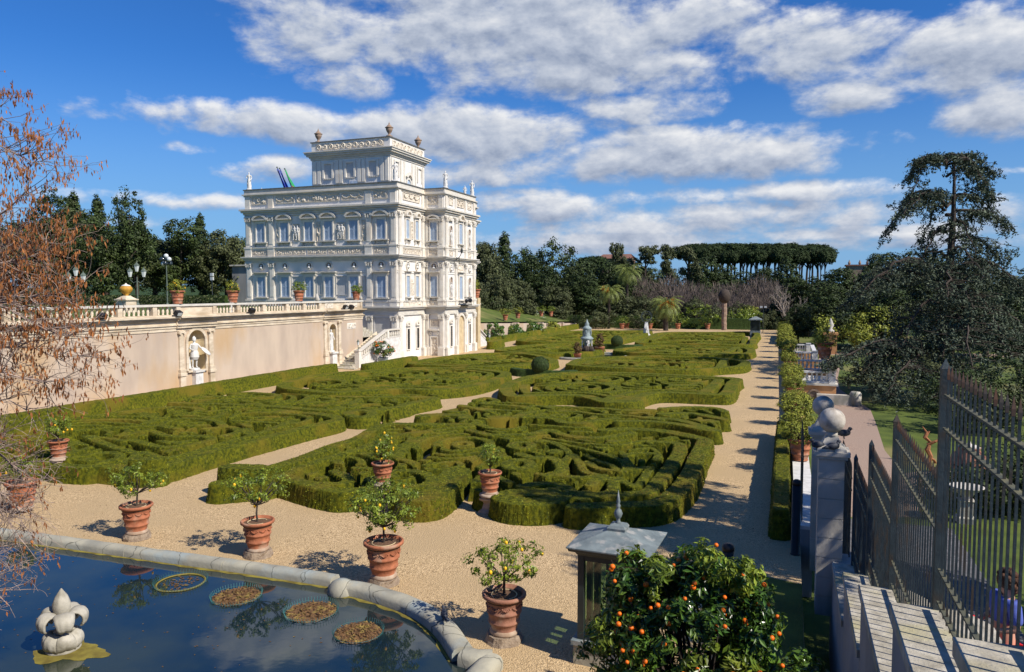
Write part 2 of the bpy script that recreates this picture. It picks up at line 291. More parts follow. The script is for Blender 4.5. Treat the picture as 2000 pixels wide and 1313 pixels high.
def parent_off(p):
    v = Vector((0, 0, 0))
    while p is not None: v += Vector(p.location); p = p.parent
    return v
def tag(o, label=None, cat=None, group=None, kind=None):
    if label: o['label'] = label
    if cat: o['category'] = cat
    if group: o['group'] = group
    if kind: o['kind'] = kind
    return o
def thing(name, label, cat, loc=(0, 0, 0), rz=0, group=None):
    o = bpy.data.objects.new(name, None); COL.objects.link(o); o.location = loc; o.rotation_euler = (0, 0, rz); o.empty_display_size = .2
    return tag(o, label, cat, group)
def dup(root, loc, rz=0, label=None, scale=None, group=None):
    r = root.copy(); COL.objects.link(r); r.location = loc; r.rotation_euler = (0, 0, rz)
    if scale is not None: r.scale = scale if hasattr(scale, '__len__') else (scale,)*3
    if label: r['label'] = label
    if group: r['group'] = group
    for ch in root.children:
        c = ch.copy(); COL.objects.link(c); c.parent = r
        for g in ch.children: d = g.copy(); COL.objects.link(d); d.parent = c
    return r
def struct(o): o['kind'] = 'structure'; return o
# ------------------------------------------------------------------ value noise
_rn = np.random.default_rng(5).random((64, 64, 64)).astype(np.float32)
def vnoise(P, s):
    q = np.asarray(P, float)*s; i = np.floor(q).astype(int); f = q-i; f = f*f*(3-2*f); i &= 63; j = (i+1) & 63; r = 0
    for a in (0, 1):
        for b in (0, 1):
            for c in (0, 1):
                r = r+_rn[(j if a else i)[:, 0], (j if b else i)[:, 1], (j if c else i)[:, 2]]*(f[:, 0] if a else 1-f[:, 0])*(f[:, 1] if b else 1-f[:, 1])*(f[:, 2] if c else 1-f[:, 2])
    return r-.5
def spline(pts, n=8, closed=False):
    P = np.asarray(pts, float)
    if len(P) < 3: 
        t = np.linspace(0, 1, n+1)[:, None]; return P[0]*(1-t)+P[-1]*t
    Q = np.vstack([P[-1], P, P[0], P[1]]) if closed else np.vstack([2*P[0]-P[1], P, 2*P[-1]-P[-2]])
    out = []
    for i in range(1, len(Q)-2):
        t = np.linspace(0, 1, n, endpoint=False)[:, None]; a, b, c, d = Q[i-1], Q[i], Q[i+1], Q[i+2]
        out.append(.5*((2*b)+(-a+c)*t+(2*a-5*b+4*c-d)*t*t+(-a+3*b-3*c+d)*t**3))
    out.append(P[:1] if closed else P[-1:]); return np.vstack(out)
# ------------------------------------------------------------------ ground and terraces
def sheet(name, pts, z, m, label=None, thick=None):
    P = np.array([(p[0], p[1]) for p in pts], float); c = P.mean(0); n = len(P)
    mb = MB(); v = [(c[0], c[1], z)]+[(p[0], p[1], z) for p in P]
    mb.add(v, [(0, 1+i, 1+(i+1) % n) for i in range(n)])
    if thick: 
        v2 = [(p[0], p[1], z) for p in P]+[(p[0], p[1], z-thick) for p in P]
        mb.add(v2, [(i, n+i, n+(i+1) % n, (i+1) % n) for i in range(n)])
    o = mb.build(name, m); struct(o); return o
def wx(y):   # x of the low wall bounding the parterre on the right
    return float(np.interp(y, [0, 22, 40, 60, 90, 140], [.42, .40, .30, .0, -.45, -.95]))
struct(MB().add([(-3000, -3000, -1.75), (3000, -3000, -1.75), (3000, 3000, -1.75), (-3000, 3000, -1.75)], [(0, 1, 2, 3)]).build('ground', 'hedgedark'))
sheet('gravel_parterre', [(-39, -8), (.42, -8), (.42, 22), (.30, 40), (0, 60), (-.45, 90), (-.95, 142), (-39, 142)], 0, 'gravel', thick=1.7)
sheet('park_lawn', [(.3, 16), (60, 16), (90, 100), (90, 170), (-2, 170)], -1.5, 'grass')
# park paths (sheets a few mm over the lawn)
def strip(name, pts, m, z):
    mb = MB(); v = []; 
    for (a, b) in pts: p, q = G(*a, z), G(*b, z); v += [tuple(p), tuple(q)]
    n = len(pts); mb.add(v, [(2*i, 2*i+1, 2*i+3, 2*i+2) for i in range(n-1)]); return struct(mb.build(name, m))
strip('park_path', [((1560, 1010), (1800, 1010)), ((1600, 930), (1770, 930)), ((1625, 860), (1728, 880)), ((1618, 820), (1712, 830)), ((1590, 790), (1700, 800)), ((1575, 770), (1672, 783)), ((1570, 750), (1640, 760)),
     ((1580, 730), (1636, 740)), ((1590, 715), (1640, 720)), ((1600, 700), (1622, 705)), ((1600, 692), (1612, 694))], 'path', -1.494)
strip('park_path', [((1600, 686), (1600, 693)), ((1700, 688), (1700, 694)), ((1850, 690), (1850, 696)), ((2100, 694), (2100, 700))], 'path', -1.488)
strip('park_path', [((1760, 925), (1760, 985)), ((1850, 915), (1850, 955)), ((2000, 905), (2000, 935)), ((2200, 900), (2200, 925))], 'path', -1.489)
struct(MB().box(-400, -39.95, 2, 62.6, -1.6, 5.38).box(-400, -45.2, 62.605, 88, -1.6, 5.395).build('upper_terrace', 'grass'))
struct(MB().box(-39.2, 14, -30, 1.2, -1.6, 5.5).build('near_terrace', 'cobble'))
# lawn slope beyond the villa
def heightsheet(name, xs, ys, fz, m):
    X, Y = np.meshgrid(xs, ys); Z = fz(X, Y); v = np.stack([X, Y, Z], -1).reshape(-1, 3); w = len(xs)
    i = np.arange(len(ys)-1)[:, None]*w+np.arange(w-1)[None]; f = np.stack([i, i+1, i+w+1, i+w], -1).reshape(-1, 4)
    return struct(MB().add(v, f).build(name, m, smooth=True))
heightsheet('lawn', np.linspace(-150, -39.4, 50), np.linspace(87, 170, 30), lambda x, y: np.clip(2.6-(y-96)*.035+(-39-x)*.30*np.clip(1.2-(y-90)*.012, .3, 1), .5, 5.6), 'grass')
def hills(x, y): # far ground rising behind the trees
    r = np.clip((y-150)/260, 0, 1); return -1.9+r*11.5+1.5*np.sin(x*.013+1)*r
heightsheet('hills', np.linspace(-900, 900, 60), np.linspace(150, 1500, 60), hills, 'hedgedark')
# ------------------------------------------------------------------ facade helper
class Fac:
    def __init__(s, kind, c): s.k = kind; s.c = c
    def P(s, u, z, d):
        return (u, s.c-d, z) if s.k == 'S' else (s.c+d, u, z)
    def box(s, mb, u0, u1, z0, z1, d0, d1):
        if s.k == 'S': mb.box(u0, u1, s.c-d1, s.c-d0, z0, z1)
        else: mb.box(s.c+d0, s.c+d1, u0, u1, z0, z1)
        return mb
    def prism(s, mb, pts, d0, d1):
        n = len(pts); cu = sum(p[0] for p in pts)/n; cz = sum(p[1] for p in pts)/n
        v = [s.P(u, z, d1) for u, z in pts]+[s.P(u, z, d0) for u, z in pts]+[s.P(cu, cz, d1)]
        f4 = [(i, i+n, (i+1) % n+n, (i+1) % n) for i in range(n)]; f3 = [(2*n, i, (i+1) % n) for i in range(n)]
        mb.add(v, f4); mb.f.append(np.array(f3, np.int32)+mb.n-len(v)); return mb
    def band(s, mb, cu, cz, r0, r1, a0, a1, d0, d1, n=12, ky=1.):
        a = np.radians(np.linspace(a0, a1, n+1)); v = []
        for t in a:
            c, q = math.cos(t), math.sin(t)*ky
            v += [s.P(cu+r0*c, cz+r0*q, d0), s.P(cu+r0*c, cz+r0*q, d1), s.P(cu+r1*c, cz+r1*q, d1), s.P(cu+r1*c, cz+r1*q, d0)]
        f = []
        for i in range(n):
            for j in range(4): f.append((4*i+j, 4*i+(j+1) % 4, 4*i+4+(j+1) % 4, 4*i+4+j))
        f += [(0, 1, 2, 3), (4*n+3, 4*n+2, 4*n+1, 4*n)]; mb.add(v, f); return mb
    def relief(s, mb, u0, u1, z0, z1, d, amp, style='scroll', res=.055, seed=0):
        nu, nz = max(4, int((u1-u0)/res)), max(4, int((z1-z0)/res)); U, Z = np.meshgrid(np.linspace(u0, u1, nu+1), np.linspace(z0, z1, nz+1)); h = z1-z0
        u = (U-u0); z = (Z-z0)/h; 
        if style == 'scroll':
            per = h*1.15; k = np.floor(u/per); lu = (u/per-k)-.5; sg = np.where(k % 2 == 0, 1, -1); r = np.hypot(lu*1.15, z-.5); th = np.arctan2((z-.5)*sg, lu); H = np.clip(np.sin(r*22-th), 0, 1)*(r < .48)+np.clip(.5-12*np.abs(z-.5-.33*np.sin(u/per*np.pi)*1), 0, .5)
        elif style == 'swag':
            per = h*1.6; lu = (u/per) % 1-.5; H = np.clip(1-9*np.abs(z-(.3+1.7*lu*lu)), 0, 1)+np.clip(1-8*np.hypot(lu-.5*np.sign(lu), z-.75), 0, 1)
        else:
            P = np.stack([U.ravel()*1.+seed, Z.ravel(), 0*U.ravel()], -1); H = np.clip(vnoise(P, 4.2)*3.2+vnoise(P, 9)*2, 0, 1).reshape(U.shape)
        P = np.stack([U.ravel()+seed*3.1, Z.ravel(), 0*U.ravel()], -1); H = H+.5*np.clip(vnoise(P, 8.).reshape(U.shape), -.2, .5)
        H[0] = H[-1] = 0; H[:, 0] = H[:, -1] = 0; D = d+amp*H
        V = np.array([s.P(a, b, c) for a, b, c in zip(U.ravel(), Z.ravel(), D.ravel())]); w = nu+1
        i = np.arange(nz)[:, None]*w+np.arange(nu)[None]; f = np.stack([i, i+1, i+w+1, i+w], -1).reshape(-1, 4); mb.add(V, f); return mb
# ------------------------------------------------------------------ figures grown with the skin modifier
def skin_mesh(name, V, E, R, m, sub=1):
    me = bpy.data.meshes.new(name); me.from_pydata(V, E, []); o = bpy.data.objects.new(name+'_tmp', me); COL.objects.link(o)
    md = o.modifiers.new('s', 'SKIN'); 
    for i, r in enumerate(R):
        rr = r if hasattr(r, '__len__') else (r, r); me.skin_vertices[0].data[i].radius = rr
    me.skin_vertices[0].data[0].use_root = True
    if sub: sb = o.modifiers.new('u', 'SUBSURF'); sb.levels = sub; sb.render_levels = sub
    dg = bpy.context.evaluated_depsgraph_get(); r = bpy.data.meshes.new_from_object(o.evaluated_get(dg)); r.name = name
    bpy.data.objects.remove(o); r.materials.clear(); r.materials.append(MT[m])
    for p in r.polygons: p.use_smooth = True
    return r
def figure_mesh(name, m, arm='down'):
    # pelvis, waist, chest, neck, head, crown / legs / arms
    V = [(0, 0, .95), (0.01, 0, 1.12), (0, .01, 1.32), (0, 0, 1.5), (0, -.02, 1.60), (0, -.01, 1.74)]
    E = [(0, 1), (1, 2), (2, 3), (3, 4), (4, 5)]; R = [(.155, .12), (.13, .10), (.17, .12), .055, (.078, .09), (.062, .07)]
    def chain(start, pts, rs):
        a = start
        for p, r in zip(pts, rs): V.append(p); R.append(r); E.append((a, len(V)-1)); a = len(V)-1
    chain(0, [(.10, 0, .86), (.11, -.03, .48), (.12, .02, .08), (.13, -.12, .03)], [.10, .065, .04, .035])
    chain(0, [(-.10, .01, .86), (-.15, -.07, .48), (-.13, -.02, .08), (-.15, -.15, .03)], [.10, .065, .04, .035])
    if arm == 'down': chain(2, [(.20, 0, 1.42), (.27, .02, 1.15), (.25, -.12, .93), (.24, -.18, .85)], [.065, .05, .036, .03])
    else: chain(2, [(.20, 0, 1.42), (.33, -.08, 1.2), (.50, -.22, 1.05), (.56, -.28, 1.02)], [.065, .05, .038, .03])
    chain(2, [(-.20, 0, 1.42), (-.27, .0, 1.17), (-.20, -.20, 1.08), (-.13, -.26, 1.1)], [.065, .05, .036, .03])
    return skin_mesh(name, V, E, R, m)
FIG = figure_mesh('marble_figure', 'marble', 'down'); FIG2 = figure_mesh('marble_warrior', 'marble', 'out')
def mk_obj(name, me, parent=None, loc=(0, 0, 0), rz=0, sc_=1.):
    o = bpy.data.objects.new(name, me); COL.objects.link(o); o.parent = parent; o.location = loc; o.rotation_euler = (0, 0, rz); o.scale = (sc_,)*3; return o
def statue(label, loc, rz=0, h=1.8, drape=True, group=None, warrior=False, cat='statue'):
    t = thing('statue', label, cat, loc, rz, group); s = h/1.9
    f = mk_obj('figure', FIG2 if warrior else FIG, t, (0, 0, .12*s), 0, s)
    MB().lathe([(.30*s, 0), (.30*s, .10*s), (.26*s, .13*s)], n=12).build('base', 'marble', t, loc=(0, 0, 0))
    mb = MB()
    if warrior:
        mb.lathe([(.20*s, .62*s), (.27*s, .78*s), (.24*s, 1.02*s), (.185*s, 1.16*s), (.215*s, 1.35*s), (.22*s, 1.50*s), (.09*s, 1.62*s)], n=18).build('cuirass', 'marble', t, loc=(0, 0, 0))
        MB().lathe([(.105*s, 1.72*s), (.125*s, 1.80*s), (.11*s, 1.90*s), (.05*s, 1.98*s), (.01*s, 2.02*s)], n=14).build('helmet', 'marble', t, loc=(0, 0, 0))
        sh = MB(); sh.ball((0, 0, 0), .36*s, 18, 10, (1, 1, .22)); o = sh.build('shield', 'marble', t, True, loc=(.60*s, -.22*s, 1.10*s)); o.rotation_euler = (math.radians(28), math.radians(35), 0)
        st = MB().lathe([(.10*s, .1*s), (.075*s, .45*s), (.09*s, .8*s)], (-.25*s, .12*s, 0), 8).build('tree_stump', 'marble', t, loc=(0, 0, 0))
    elif drape:
        a = np.arange(16)*2*np.pi/16; V = []; 
        for r, z in ((.20, .14), (.22, .40), (.20, .70), (.19, .98), (.155, 1.18)):
            rr = r*(1+.16*np.sin(a*5+z*4)); V.append(np.stack([rr*np.cos(a), rr*np.sin(a)*.8, np.full(16, z)], -1))
        V = np.array(V)*s; i = np.arange(4)[:, None]*16; j = np.arange(16)[None]; k = (j+1) % 16
        mb.add(V.reshape(-1, 3), np.stack([i+j, i+k, i+16+k, i+16+j], -1).reshape(-1, 4)); mb.build('drapery', 'marble', t, True, loc=(0, 0, 0))
    return t
# ------------------------------------------------------------------ the villa
MX0, MX1, MY0, MY1 = -56.35, -37.5, 67.0, 87.2
QX1, QY0, QY1 = -35.1, 73.0, 81.2
villa = thing('villa_building', 'three storey white stucco villa with flat roof, pilasters and blue grey shutters above the parterre', 'villa', (-46.9, 77.1, 0))
b = MB(); b.box(MX0, MX1, MY0, MY1, 0, 18.02); b.box(MX1-.3, QX1, QY0, QY1, 0, 18.01); b.build('wall', 'stucco', villa)
def ring(mb, z0, z1, o, e=0.):
    mb.box(MX0-o, MX1+o, MY0-o, MY1+o, z0, z1); mb.box(MX1-.2, QX1+o, QY0-o, QY1+o, z0-e, z1+e)
def rings(name, m, L):
    mb = MB()
    for z0, z1, o in L: ring(mb, z0, z1, o, .003)
    return mb.build(name, m, villa)
rings('ledge', 'stone2', [(5.18, 5.34, .35), (5.343, 5.5, .48)])
rings('lower_cornice', 'stone2', [(4.55, 4.75, .14), (4.753, 5.177, .10)])
rings('string_course', 'stone', [(5.503, 5.93, .10), (5.933, 6.1, .18), (11.55, 11.72, .16), (11.723, 11.82, .24), (8.93, 8.99, .06), (9.15, 9.2, .05)])
rings('middle_cornice', 'stone2', [(10.2, 10.38, .12), (10.383, 10.55, .22), (10.553, 10.68, .38), (10.683, 10.80, .48)])
rings('frieze_band', 'stucco', [(10.803, 11.547, .06)])
rings('top_cornice', 'stone2', [(15.15, 15.38, .12), (15.383, 15.60, .22), (15.603, 15.80, .40), (15.803, 15.98, .54)])
rings('attic_band', 'stucco', [(15.983, 16.35, .05), (16.353, 17.35, .04)])
rings('attic_cornice', 'stone2', [(17.353, 17.5, .16), (17.503, 17.62, .30), (17.623, 18.06, .12)])
rings('roof_cap', 'lead', [(18.063, 18.16, .20)])
FS, FE, FPS, FPE = Fac('S', MY0), Fac('E', MX1), Fac('S', QY0), Fac('E', QX1)
def pil(f, u, w=.62, lv=(1, 2), cap=True):
    segs = {0: (0.0, .9, 4.55), 1: (5.5, 6.1, 10.2), 2: (10.8, 11.82, 15.15)}
    for l in lv:
        mb = MB(); zb, zs, zt = segs[l]
        f.box(mb, u-w/2-.10, u+w/2+.10, zb, zs, .06, .24 if l else .34); f.box(mb, u-w/2-.14, u+w/2+.14, zs-.14, zs+.05, .05, .28)
        f.box(mb, u-w/2, u+w/2, zs+.05, zt-.55, .0, .17); f.box(mb, u-w/2+.12, u+w/2-.12, zs+.35, zt-.7, .1, .20)
        # capital with volutes and leaves
        for k in range(3):
            uu = u-w/2+.04+(w-.08)*k/2; f.box(mb, uu-.07, uu+.07, zt-.52, zt-.2, .1, .29)
        f.box(mb, u-w/2-.10, u+w/2+.10, zt-.14, zt-.003, .0, .30); f.box(mb, u-w/2-.02, u+w/2+.02, zt-.62, zt-.54, .0, .22)
        for sgn in (-1, 1): f.band(mb, u+sgn*(w/2-.02), zt-.22, .0, .11, 0, 360, .12, .32, 8)
        mb.build('pilaster', 'stone', villa)
    if 2 in lv: f.box(mb := MB(), u-w/2, u+w/2, 15.985, 17.34, .03, .17); mb.build('attic_pier', 'stone', villa)
def shut(f, par, cu, w, z0, z1, d=.035, arch=False):
    for sgn in (-1, 1):
        mb = MB(); a, b_ = (cu-w/2, cu-.012) if sgn < 0 else (cu+.012, cu+w/2)
        f.box(mb, a, b_, z0, z1, .0, d); 
        for (p, q) in ((a, a+.07), (b_-.07, b_)): f.box(mb, p, q, z0, z1, d, d+.035)
        for zz in (z0, (z0+z1)/2-.04, z1-.09): f.box(mb, a+.07, b_-.07, zz, zz+.09, d, d+.034)
        z = z0+.16
        while z < z1-.14: f.box(mb, a+.07, b_-.07, z, z+.035, d, d+.022); z += .085
        mb.build('shutter', 'shutter', par)
def window(f, cu, w, z0, z1, style, pw=None, m='stone'):
    mb = MB(); fwid = .16; pw = pw or w/2+.42
    for a, b_ in ((cu-w/2-fwid, cu-w/2), (cu+w/2, cu+w/2+fwid)): f.box(mb, a, b_, z0-.05, z1+fwid, 0, .15)
    f.box(mb, cu-w/2, cu+w/2, z1, z1+fwid, 0, .148)
    if w > .9:
        for sgn in (-1, 1): f.box(mb, cu+sgn*(w/2+.30)-.11, cu+sgn*(w/2+.30)+.11, z0-.1, z1+.3, 0, .07)
    o = mb.build('window', m, villa); shut(f, o, cu, w, z0, z1)
    s = MB(); zt = z1+fwid+.12
    if style == 'flat':
        f.box(s, cu-pw+.1, cu+pw-.1, zt-.12, zt+.06, 0, .16); f.box(s, cu-pw+.04, cu+pw-.04, zt+.063, zt+.16, 0, .28); f.box(s, cu-pw-.04, cu+pw+.04, zt+.163, zt+.25, 0, .40)
    else:
        f.box(s, cu-pw+.1, cu+pw-.1, zt-.12, zt+.02, 0, .16); f.box(s, cu-pw-.04, cu+pw+.04, zt+.023, zt+.15, 0, .36)
        R = pw*1.22 if style == 'arch' else pw*.98; al = math.degrees(math.acos(min(1, pw/R*1.0))) if style == 'arch' else 8
        cz = zt+.15-R*math.sin(math.radians(al)); f.band(s, cu, cz, R-.14, R+.06, al, 180-al, 0, .38, 14)
        f.prism(s, [(cu+(R-.14)*math.cos(math.radians(t)), max(zt+.15, cz+(R-.14)*math.sin(math.radians(t)))) for t in np.linspace(al, 180-al, 10)], .0, .10)
    s.build('pediment', 'stone2' if w > .9 else 'stone', o)
    q = MB(); f.box(q, cu-pw, cu+pw, z0-.17, z0-.06, 0, .32)
    if style != 'flat' or w < .9:
        for sgn in (-1, 1): f.box(q, cu+sgn*(pw-.16)-.09, cu+sgn*(pw-.16)+.09, z0-.52, z0-.173, 0, .22)
        f.relief(q, cu-pw+.3, cu+pw-.3, z0-.5, z0-.18, .02, .10, 'noise', seed=cu)
    q.build('sill', 'stone2', o)
def panel(f, u0, u1, z0, z1, style='noise', m='relief', amp=.09, d=.02, seed=0, fr=True, name='relief_panel'):
    mb = MB(); 
    if fr:
        for a, b_, c, e in ((u0-.06, u1+.06, z1, z1+.06), (u0-.06, u1+.06, z0-.06, z0), (u0-.06, u0, z0, z1), (u1, u1+.06, z0, z1)): f.box(mb, a, b_, c, e, 0, d+.07)
    if style == 'plain': f.box(mb, u0, u1, z0, z1, 0, d)
    else: f.relief(mb, u0, u1, z0, z1, d, amp, style, seed=seed)
    return mb.build(name, m, villa)
def roundel(f, cu, cz, r=.42, ky=1.):
    mb = MB(); f.band(mb, cu, cz, r*.74, r, 0, 360, 0, .14, 20, ky); o = mb.build('roundel', 'stone', villa)
    nb = MB(); f.band(nb, cu, cz, 0, r*.74, 0, 360, 0, .02, 16, ky); nb.build('niche_back', 'brownstone', o)
    bb = MB(); P = f.P(cu, cz-.02, .10); bb.ball((P[0], P[1], P[2]+.10*ky), .11, 10, 8); bb.lathe([(.17, -.25), (.19, -.12), (.07, -.02), (.06, .05)], P, 10); bb.build('bust', 'marble', o, True)
# south front (faces the camera)
WX = [-54.37, -51.23, -48.13, -45.66, -42.57, -39.33]
for u in (-56.0, -52.95, -40.75-.0, -37.88): pil(FS, u, .66, (1, 2))
pil(FS, -40.75, .66, (0,)); pil(FS, -37.88, .66, (0,))
for i, u in enumerate(WX):
    window(FS, u, 1.02, 12.42, 14.42, 'arch', .96); window(FS, u, 1.02, 6.45, 8.58, 'flat', .92); roundel(FS, u, 9.76)
P2 = [(-52.2, -51.95, 's'), (-50.05, -49.35, 'f'), (-47.05, -46.75, 's'), (-44.55, -43.7, 'f'), (-41.55, -41.25, 's')]
for k, (a, b_, t) in enumerate(P2):
    panel(FS, a, b_, 12.35 if t == 's' else 12.5, 14.35 if t == 's' else 14.2, 'noise', amp=.12, seed=k*7)
    if t == 'f':
        for q in (-.18, .2):
            o = mk_obj('relief_figure', FIG, villa, Vector(FS.P((a+b_)/2+q, 12.5, .12))-Vector(villa.location), 0, .9)
for a, b_ in ((-52.15, -51.98), (-50.4, -49.0), (-47.15, -46.6), (-44.75, -43.5), (-41.65, -41.3)): panel(FS, a, b_, 6.7, 8.6, 'plain', 'greypanel', fr=True, name='wall_panel')
for k, (a, b_) in enumerate(((-55.4, -53.6), (-52.3, -48.6), (-48.2, -45.9), (-45.6, -41.4), (-40.1, -38.6))): panel(FS, a, b_, 10.98, 11.42, 'scroll', seed=k, d=.08, amp=.1)
for k, (a, b_) in enumerate(((-55.4, -53.6), (-52.2, -49.9), (-49.5, -44.3), (-43.9, -41.4), (-40.1, -38.6))): panel(FS, a, b_, 16.55, 17.2, 'swag' if k % 2 else 'noise', seed=k+3, d=.06, amp=.12)
panel(FS, -40.2, -38.4, 1.6, 4.3, 'plain', 'greypanel', name='wall_panel')
# east front, main body
for u, w in ((67.4, .5), (72.5, .5)): pil(FE, u, w, (0, 1, 2))
for u in (69.05, 71.1):
    window(FE, u, .66, 12.55, 14.5, 'round', .56, 'stone'); window(FE, u, .66, 6.5, 8.65, 'flat', .56, 'stone'); roundel(FE, u, 9.75, .36, 1.35)
panel(FE, 69.85, 70.3, 12.6, 14.3, 'noise', seed=5); panel(FE, 69.8, 70.4, 6.6, 8.3, 'noise', seed=8, fr=False)
panel(FE, 68.1, 71.8, 11.0, 11.45, 'scroll', d=.08); panel(FE, 68.2, 71.7, 16.5, 17.2, 'swag', d=.06, amp=.15); panel(FE, 68.1, 71.8, 5.55, 6.0, 'noise', d=.11)
def slitwin(f, cu, z0, z1, w=.5):
    mb = MB()
    for a, b_ in ((cu-w/2-.13, cu-w/2), (cu+w/2, cu+w/2+.13)): f.box(mb, a, b_, z0-.1, z1+.12, 0, .12)
    f.box(mb, cu-w/2, cu+w/2, z1, z1+.12, 0, .118); f.box(mb, cu-w/2, cu+w/2, z0-.1, z0, 0, .118)
    f.box(mb, cu-w/2-.2, cu+w/2+.2, z1+.3, z1+.42, 0, .22); f.band(mb, cu, z1+.45, .18, .42, 0, 180, 0, .16, 12)
    o = mb.build('barred_window', 'stone', villa); g = MB(); f.box(g, cu-w/2, cu+w/2, z0, z1, 0, .012); g.build('pane', 'glassdark', o)
    q = MB()
    for k in range(3): u = cu-w/2+w*(k+.5)/3; f.box(q, u-.012, u+.012, z0, z1, .05, .075)
    z = z0+.1
    while z < z1-.1:
        for k in range(3): f.band(q, cu-w/2+w*(k+.5)/3, z, .055, .08, 0, 360, .052, .077, 8)
        z += .2
    q.build('iron_grille', 'black', o)
for u in (69.1, 71.2): slitwin(FE, u, .95, 3.1)
# projecting bay, south side
pil(FPS, -37.2, .4, (0, 1, 2)); pil(FPS, -35.45, .5, (0, 1, 2))
window(FPS, -36.32, .80, 12.55, 14.5, 'arch', .70, 'stone'); window(FPS, -36.32, .80, 6.5, 8.65, 'flat', .68, 'stone'); roundel(FPS, -36.32, 9.75, .4)
panel(FPS, -36.95, -35.8, 11.0, 11.42, 'noise', d=.08); panel(FPS, -36.95, -35.8, 16.5, 17.2, 'noise', d=.06); panel(FPS, -36.95, -35.8, 5.55, 6.0, 'noise', d=.11)
mb = MB(); FPS.box(mb, -36.85, -36.68, 0, 2.15, 0, .14); FPS.box(mb, -35.95, -35.78, 0, 2.15, 0, .14); FPS.box(mb, -36.68, -35.95, 2.0, 2.15, 0, .138); FPS.box(mb, -36.95, -35.7, 2.75, 2.95, 0, .28)
for sgn in (-1, 1): FPS.band(mb, -36.32+sgn*.42, 2.45, .05, .18, 0, 360, 0, .15, 10)
o = mb.build('door', 'stone', villa); d_ = MB(); FPS.box(d_, -36.68, -35.95, 0, 2.0, 0, .03); FPS.relief(d_, -36.62, -36.0, .1, 1.95, .032, .06, 'noise', seed=3); d_.build('door_leaf', 'relief', o)
panel(FPS, -36.75, -35.9, 3.25, 3.95, 'noise', seed=12)
# projecting bay, east side
for u, w in ((73.35, .5), (75.75, .32), (78.4, .32), (80.85, .5)): pil(FPE, u, w, (0, 1, 2))
window(FPE, 77.1, .9, 12.4, 14.6, 'round', .7, 'stone'); window(FPE, 77.1, .8, 6.1, 8.7, 'flat', .7, 'stone')
for u in (74.55, 79.6):
    for z0, z1 in ((12.1, 14.2), (6.4, 8.6)):
        mb = MB(); FPE.box(mb, u-.42, u-.30, z0, z1-.3, 0, .12); FPE.box(mb, u+.30, u+.42, z0, z1-.3, 0, .12); FPE.band(mb, u, z1-.3, .30, .42, 0, 180, 0, .12, 10); FPE.box(mb, u-.5, u+.5, z0-.15, z0, 0, .25)
        o = mb.build('niche', 'stone', villa); nb = MB(); FPE.prism(nb, [(u-.3, z0), (u+.3, z0)]+[(u+.3*math.cos(t), z1-.3+.3*math.sin(t)) for t in np.linspace(0, math.pi, 8)], 0, .012); nb.build('niche_back', 'brownstone', o)
        mk_obj('figure', FIG, o, Vector(FPE.P(u, z0, .12)), math.pi/2, .95)
    FPE.box(mb := MB(), u-.45, u+.45, 14.75, 14.9, 0, .28); FPE.band(mb, u, 14.9, .14, .34, 0, 180, 0, .2, 10); mb.build('pediment', 'stone', villa)
    panel(FPE, u-.35, u+.35, 11.0, 11.42, 'noise', d=.08); panel(FPE, u-.45, u+.45, 16.5, 17.2, 'noise', d=.06, seed=u); roundel(FPE, u, 9.6, .3, 1.4); slitwin(FPE, u, .95, 3.2, .42)
panel(FPE, 76.4, 77.8, 9.1, 10.0, 'noise', seed=31); panel(FPE, 76.2, 78., 16.5, 17.2, 'scroll', d=.06, amp=.12)
mb = MB(); FPE.box(mb, 76.05, 76.3, 0, 3.5, 0, .2); FPE.box(mb, 77.9, 78.15, 0, 3.5, 0, .2); FPE.band(mb, 77.1, 3.5, .8, 1.05, 0, 180, 0, .2, 16)
o = mb.build('arched_doorway', 'stone', villa); nb = MB(); FPE.prism(nb, [(76.3, 0), (77.9, 0)]+[(77.1+.8*math.cos(t), 3.5+.8*math.sin(t)) for t in np.linspace(0, math.pi, 10)], 0, .02); nb.build('recess', 'niche', o)
# balcony with coat of arms, iron lantern bracket
mb = MB(); mb.box(QX1+.1, QX1+1.0, 76.1, 78.2, 5.42, 5.52); 
for y in np.linspace(76.15, 78.15, 12): mb.tube([(QX1+.95, y, 5.52), (QX1+1.02, y, 5.9), (QX1+.95, y, 6.35)], .02, 4)
mb.box(QX1+.9, QX1+1.0, 76.1, 78.2, 6.35, 6.40); mb.ball((QX1+1.0, 76.6, 5.95), .22, 8, 6); mb.ball((QX1+1.0, 77.6, 6.0), .25, 8, 6); mb.build('balcony', 'black', villa)
mb = MB(); mb.tube([(QX1+.3, 75.4, 10.5), (QX1+.9, 75.1, 10.9), (QX1+1.2, 75.0, 11.4)], .035, 5); mb.lathe([(.03, 0), (.13, .1), (.16, .4), (.05, .55), (.02, .7)], (QX1+1.15, 75.0, 11.2), 8); mb.tube([(QX1+.8, 75.1, 10.8), (QX1+.8, 75.1, 10.1)], .05, 5); mb.build('lamp_bracket', 'iron', villa)
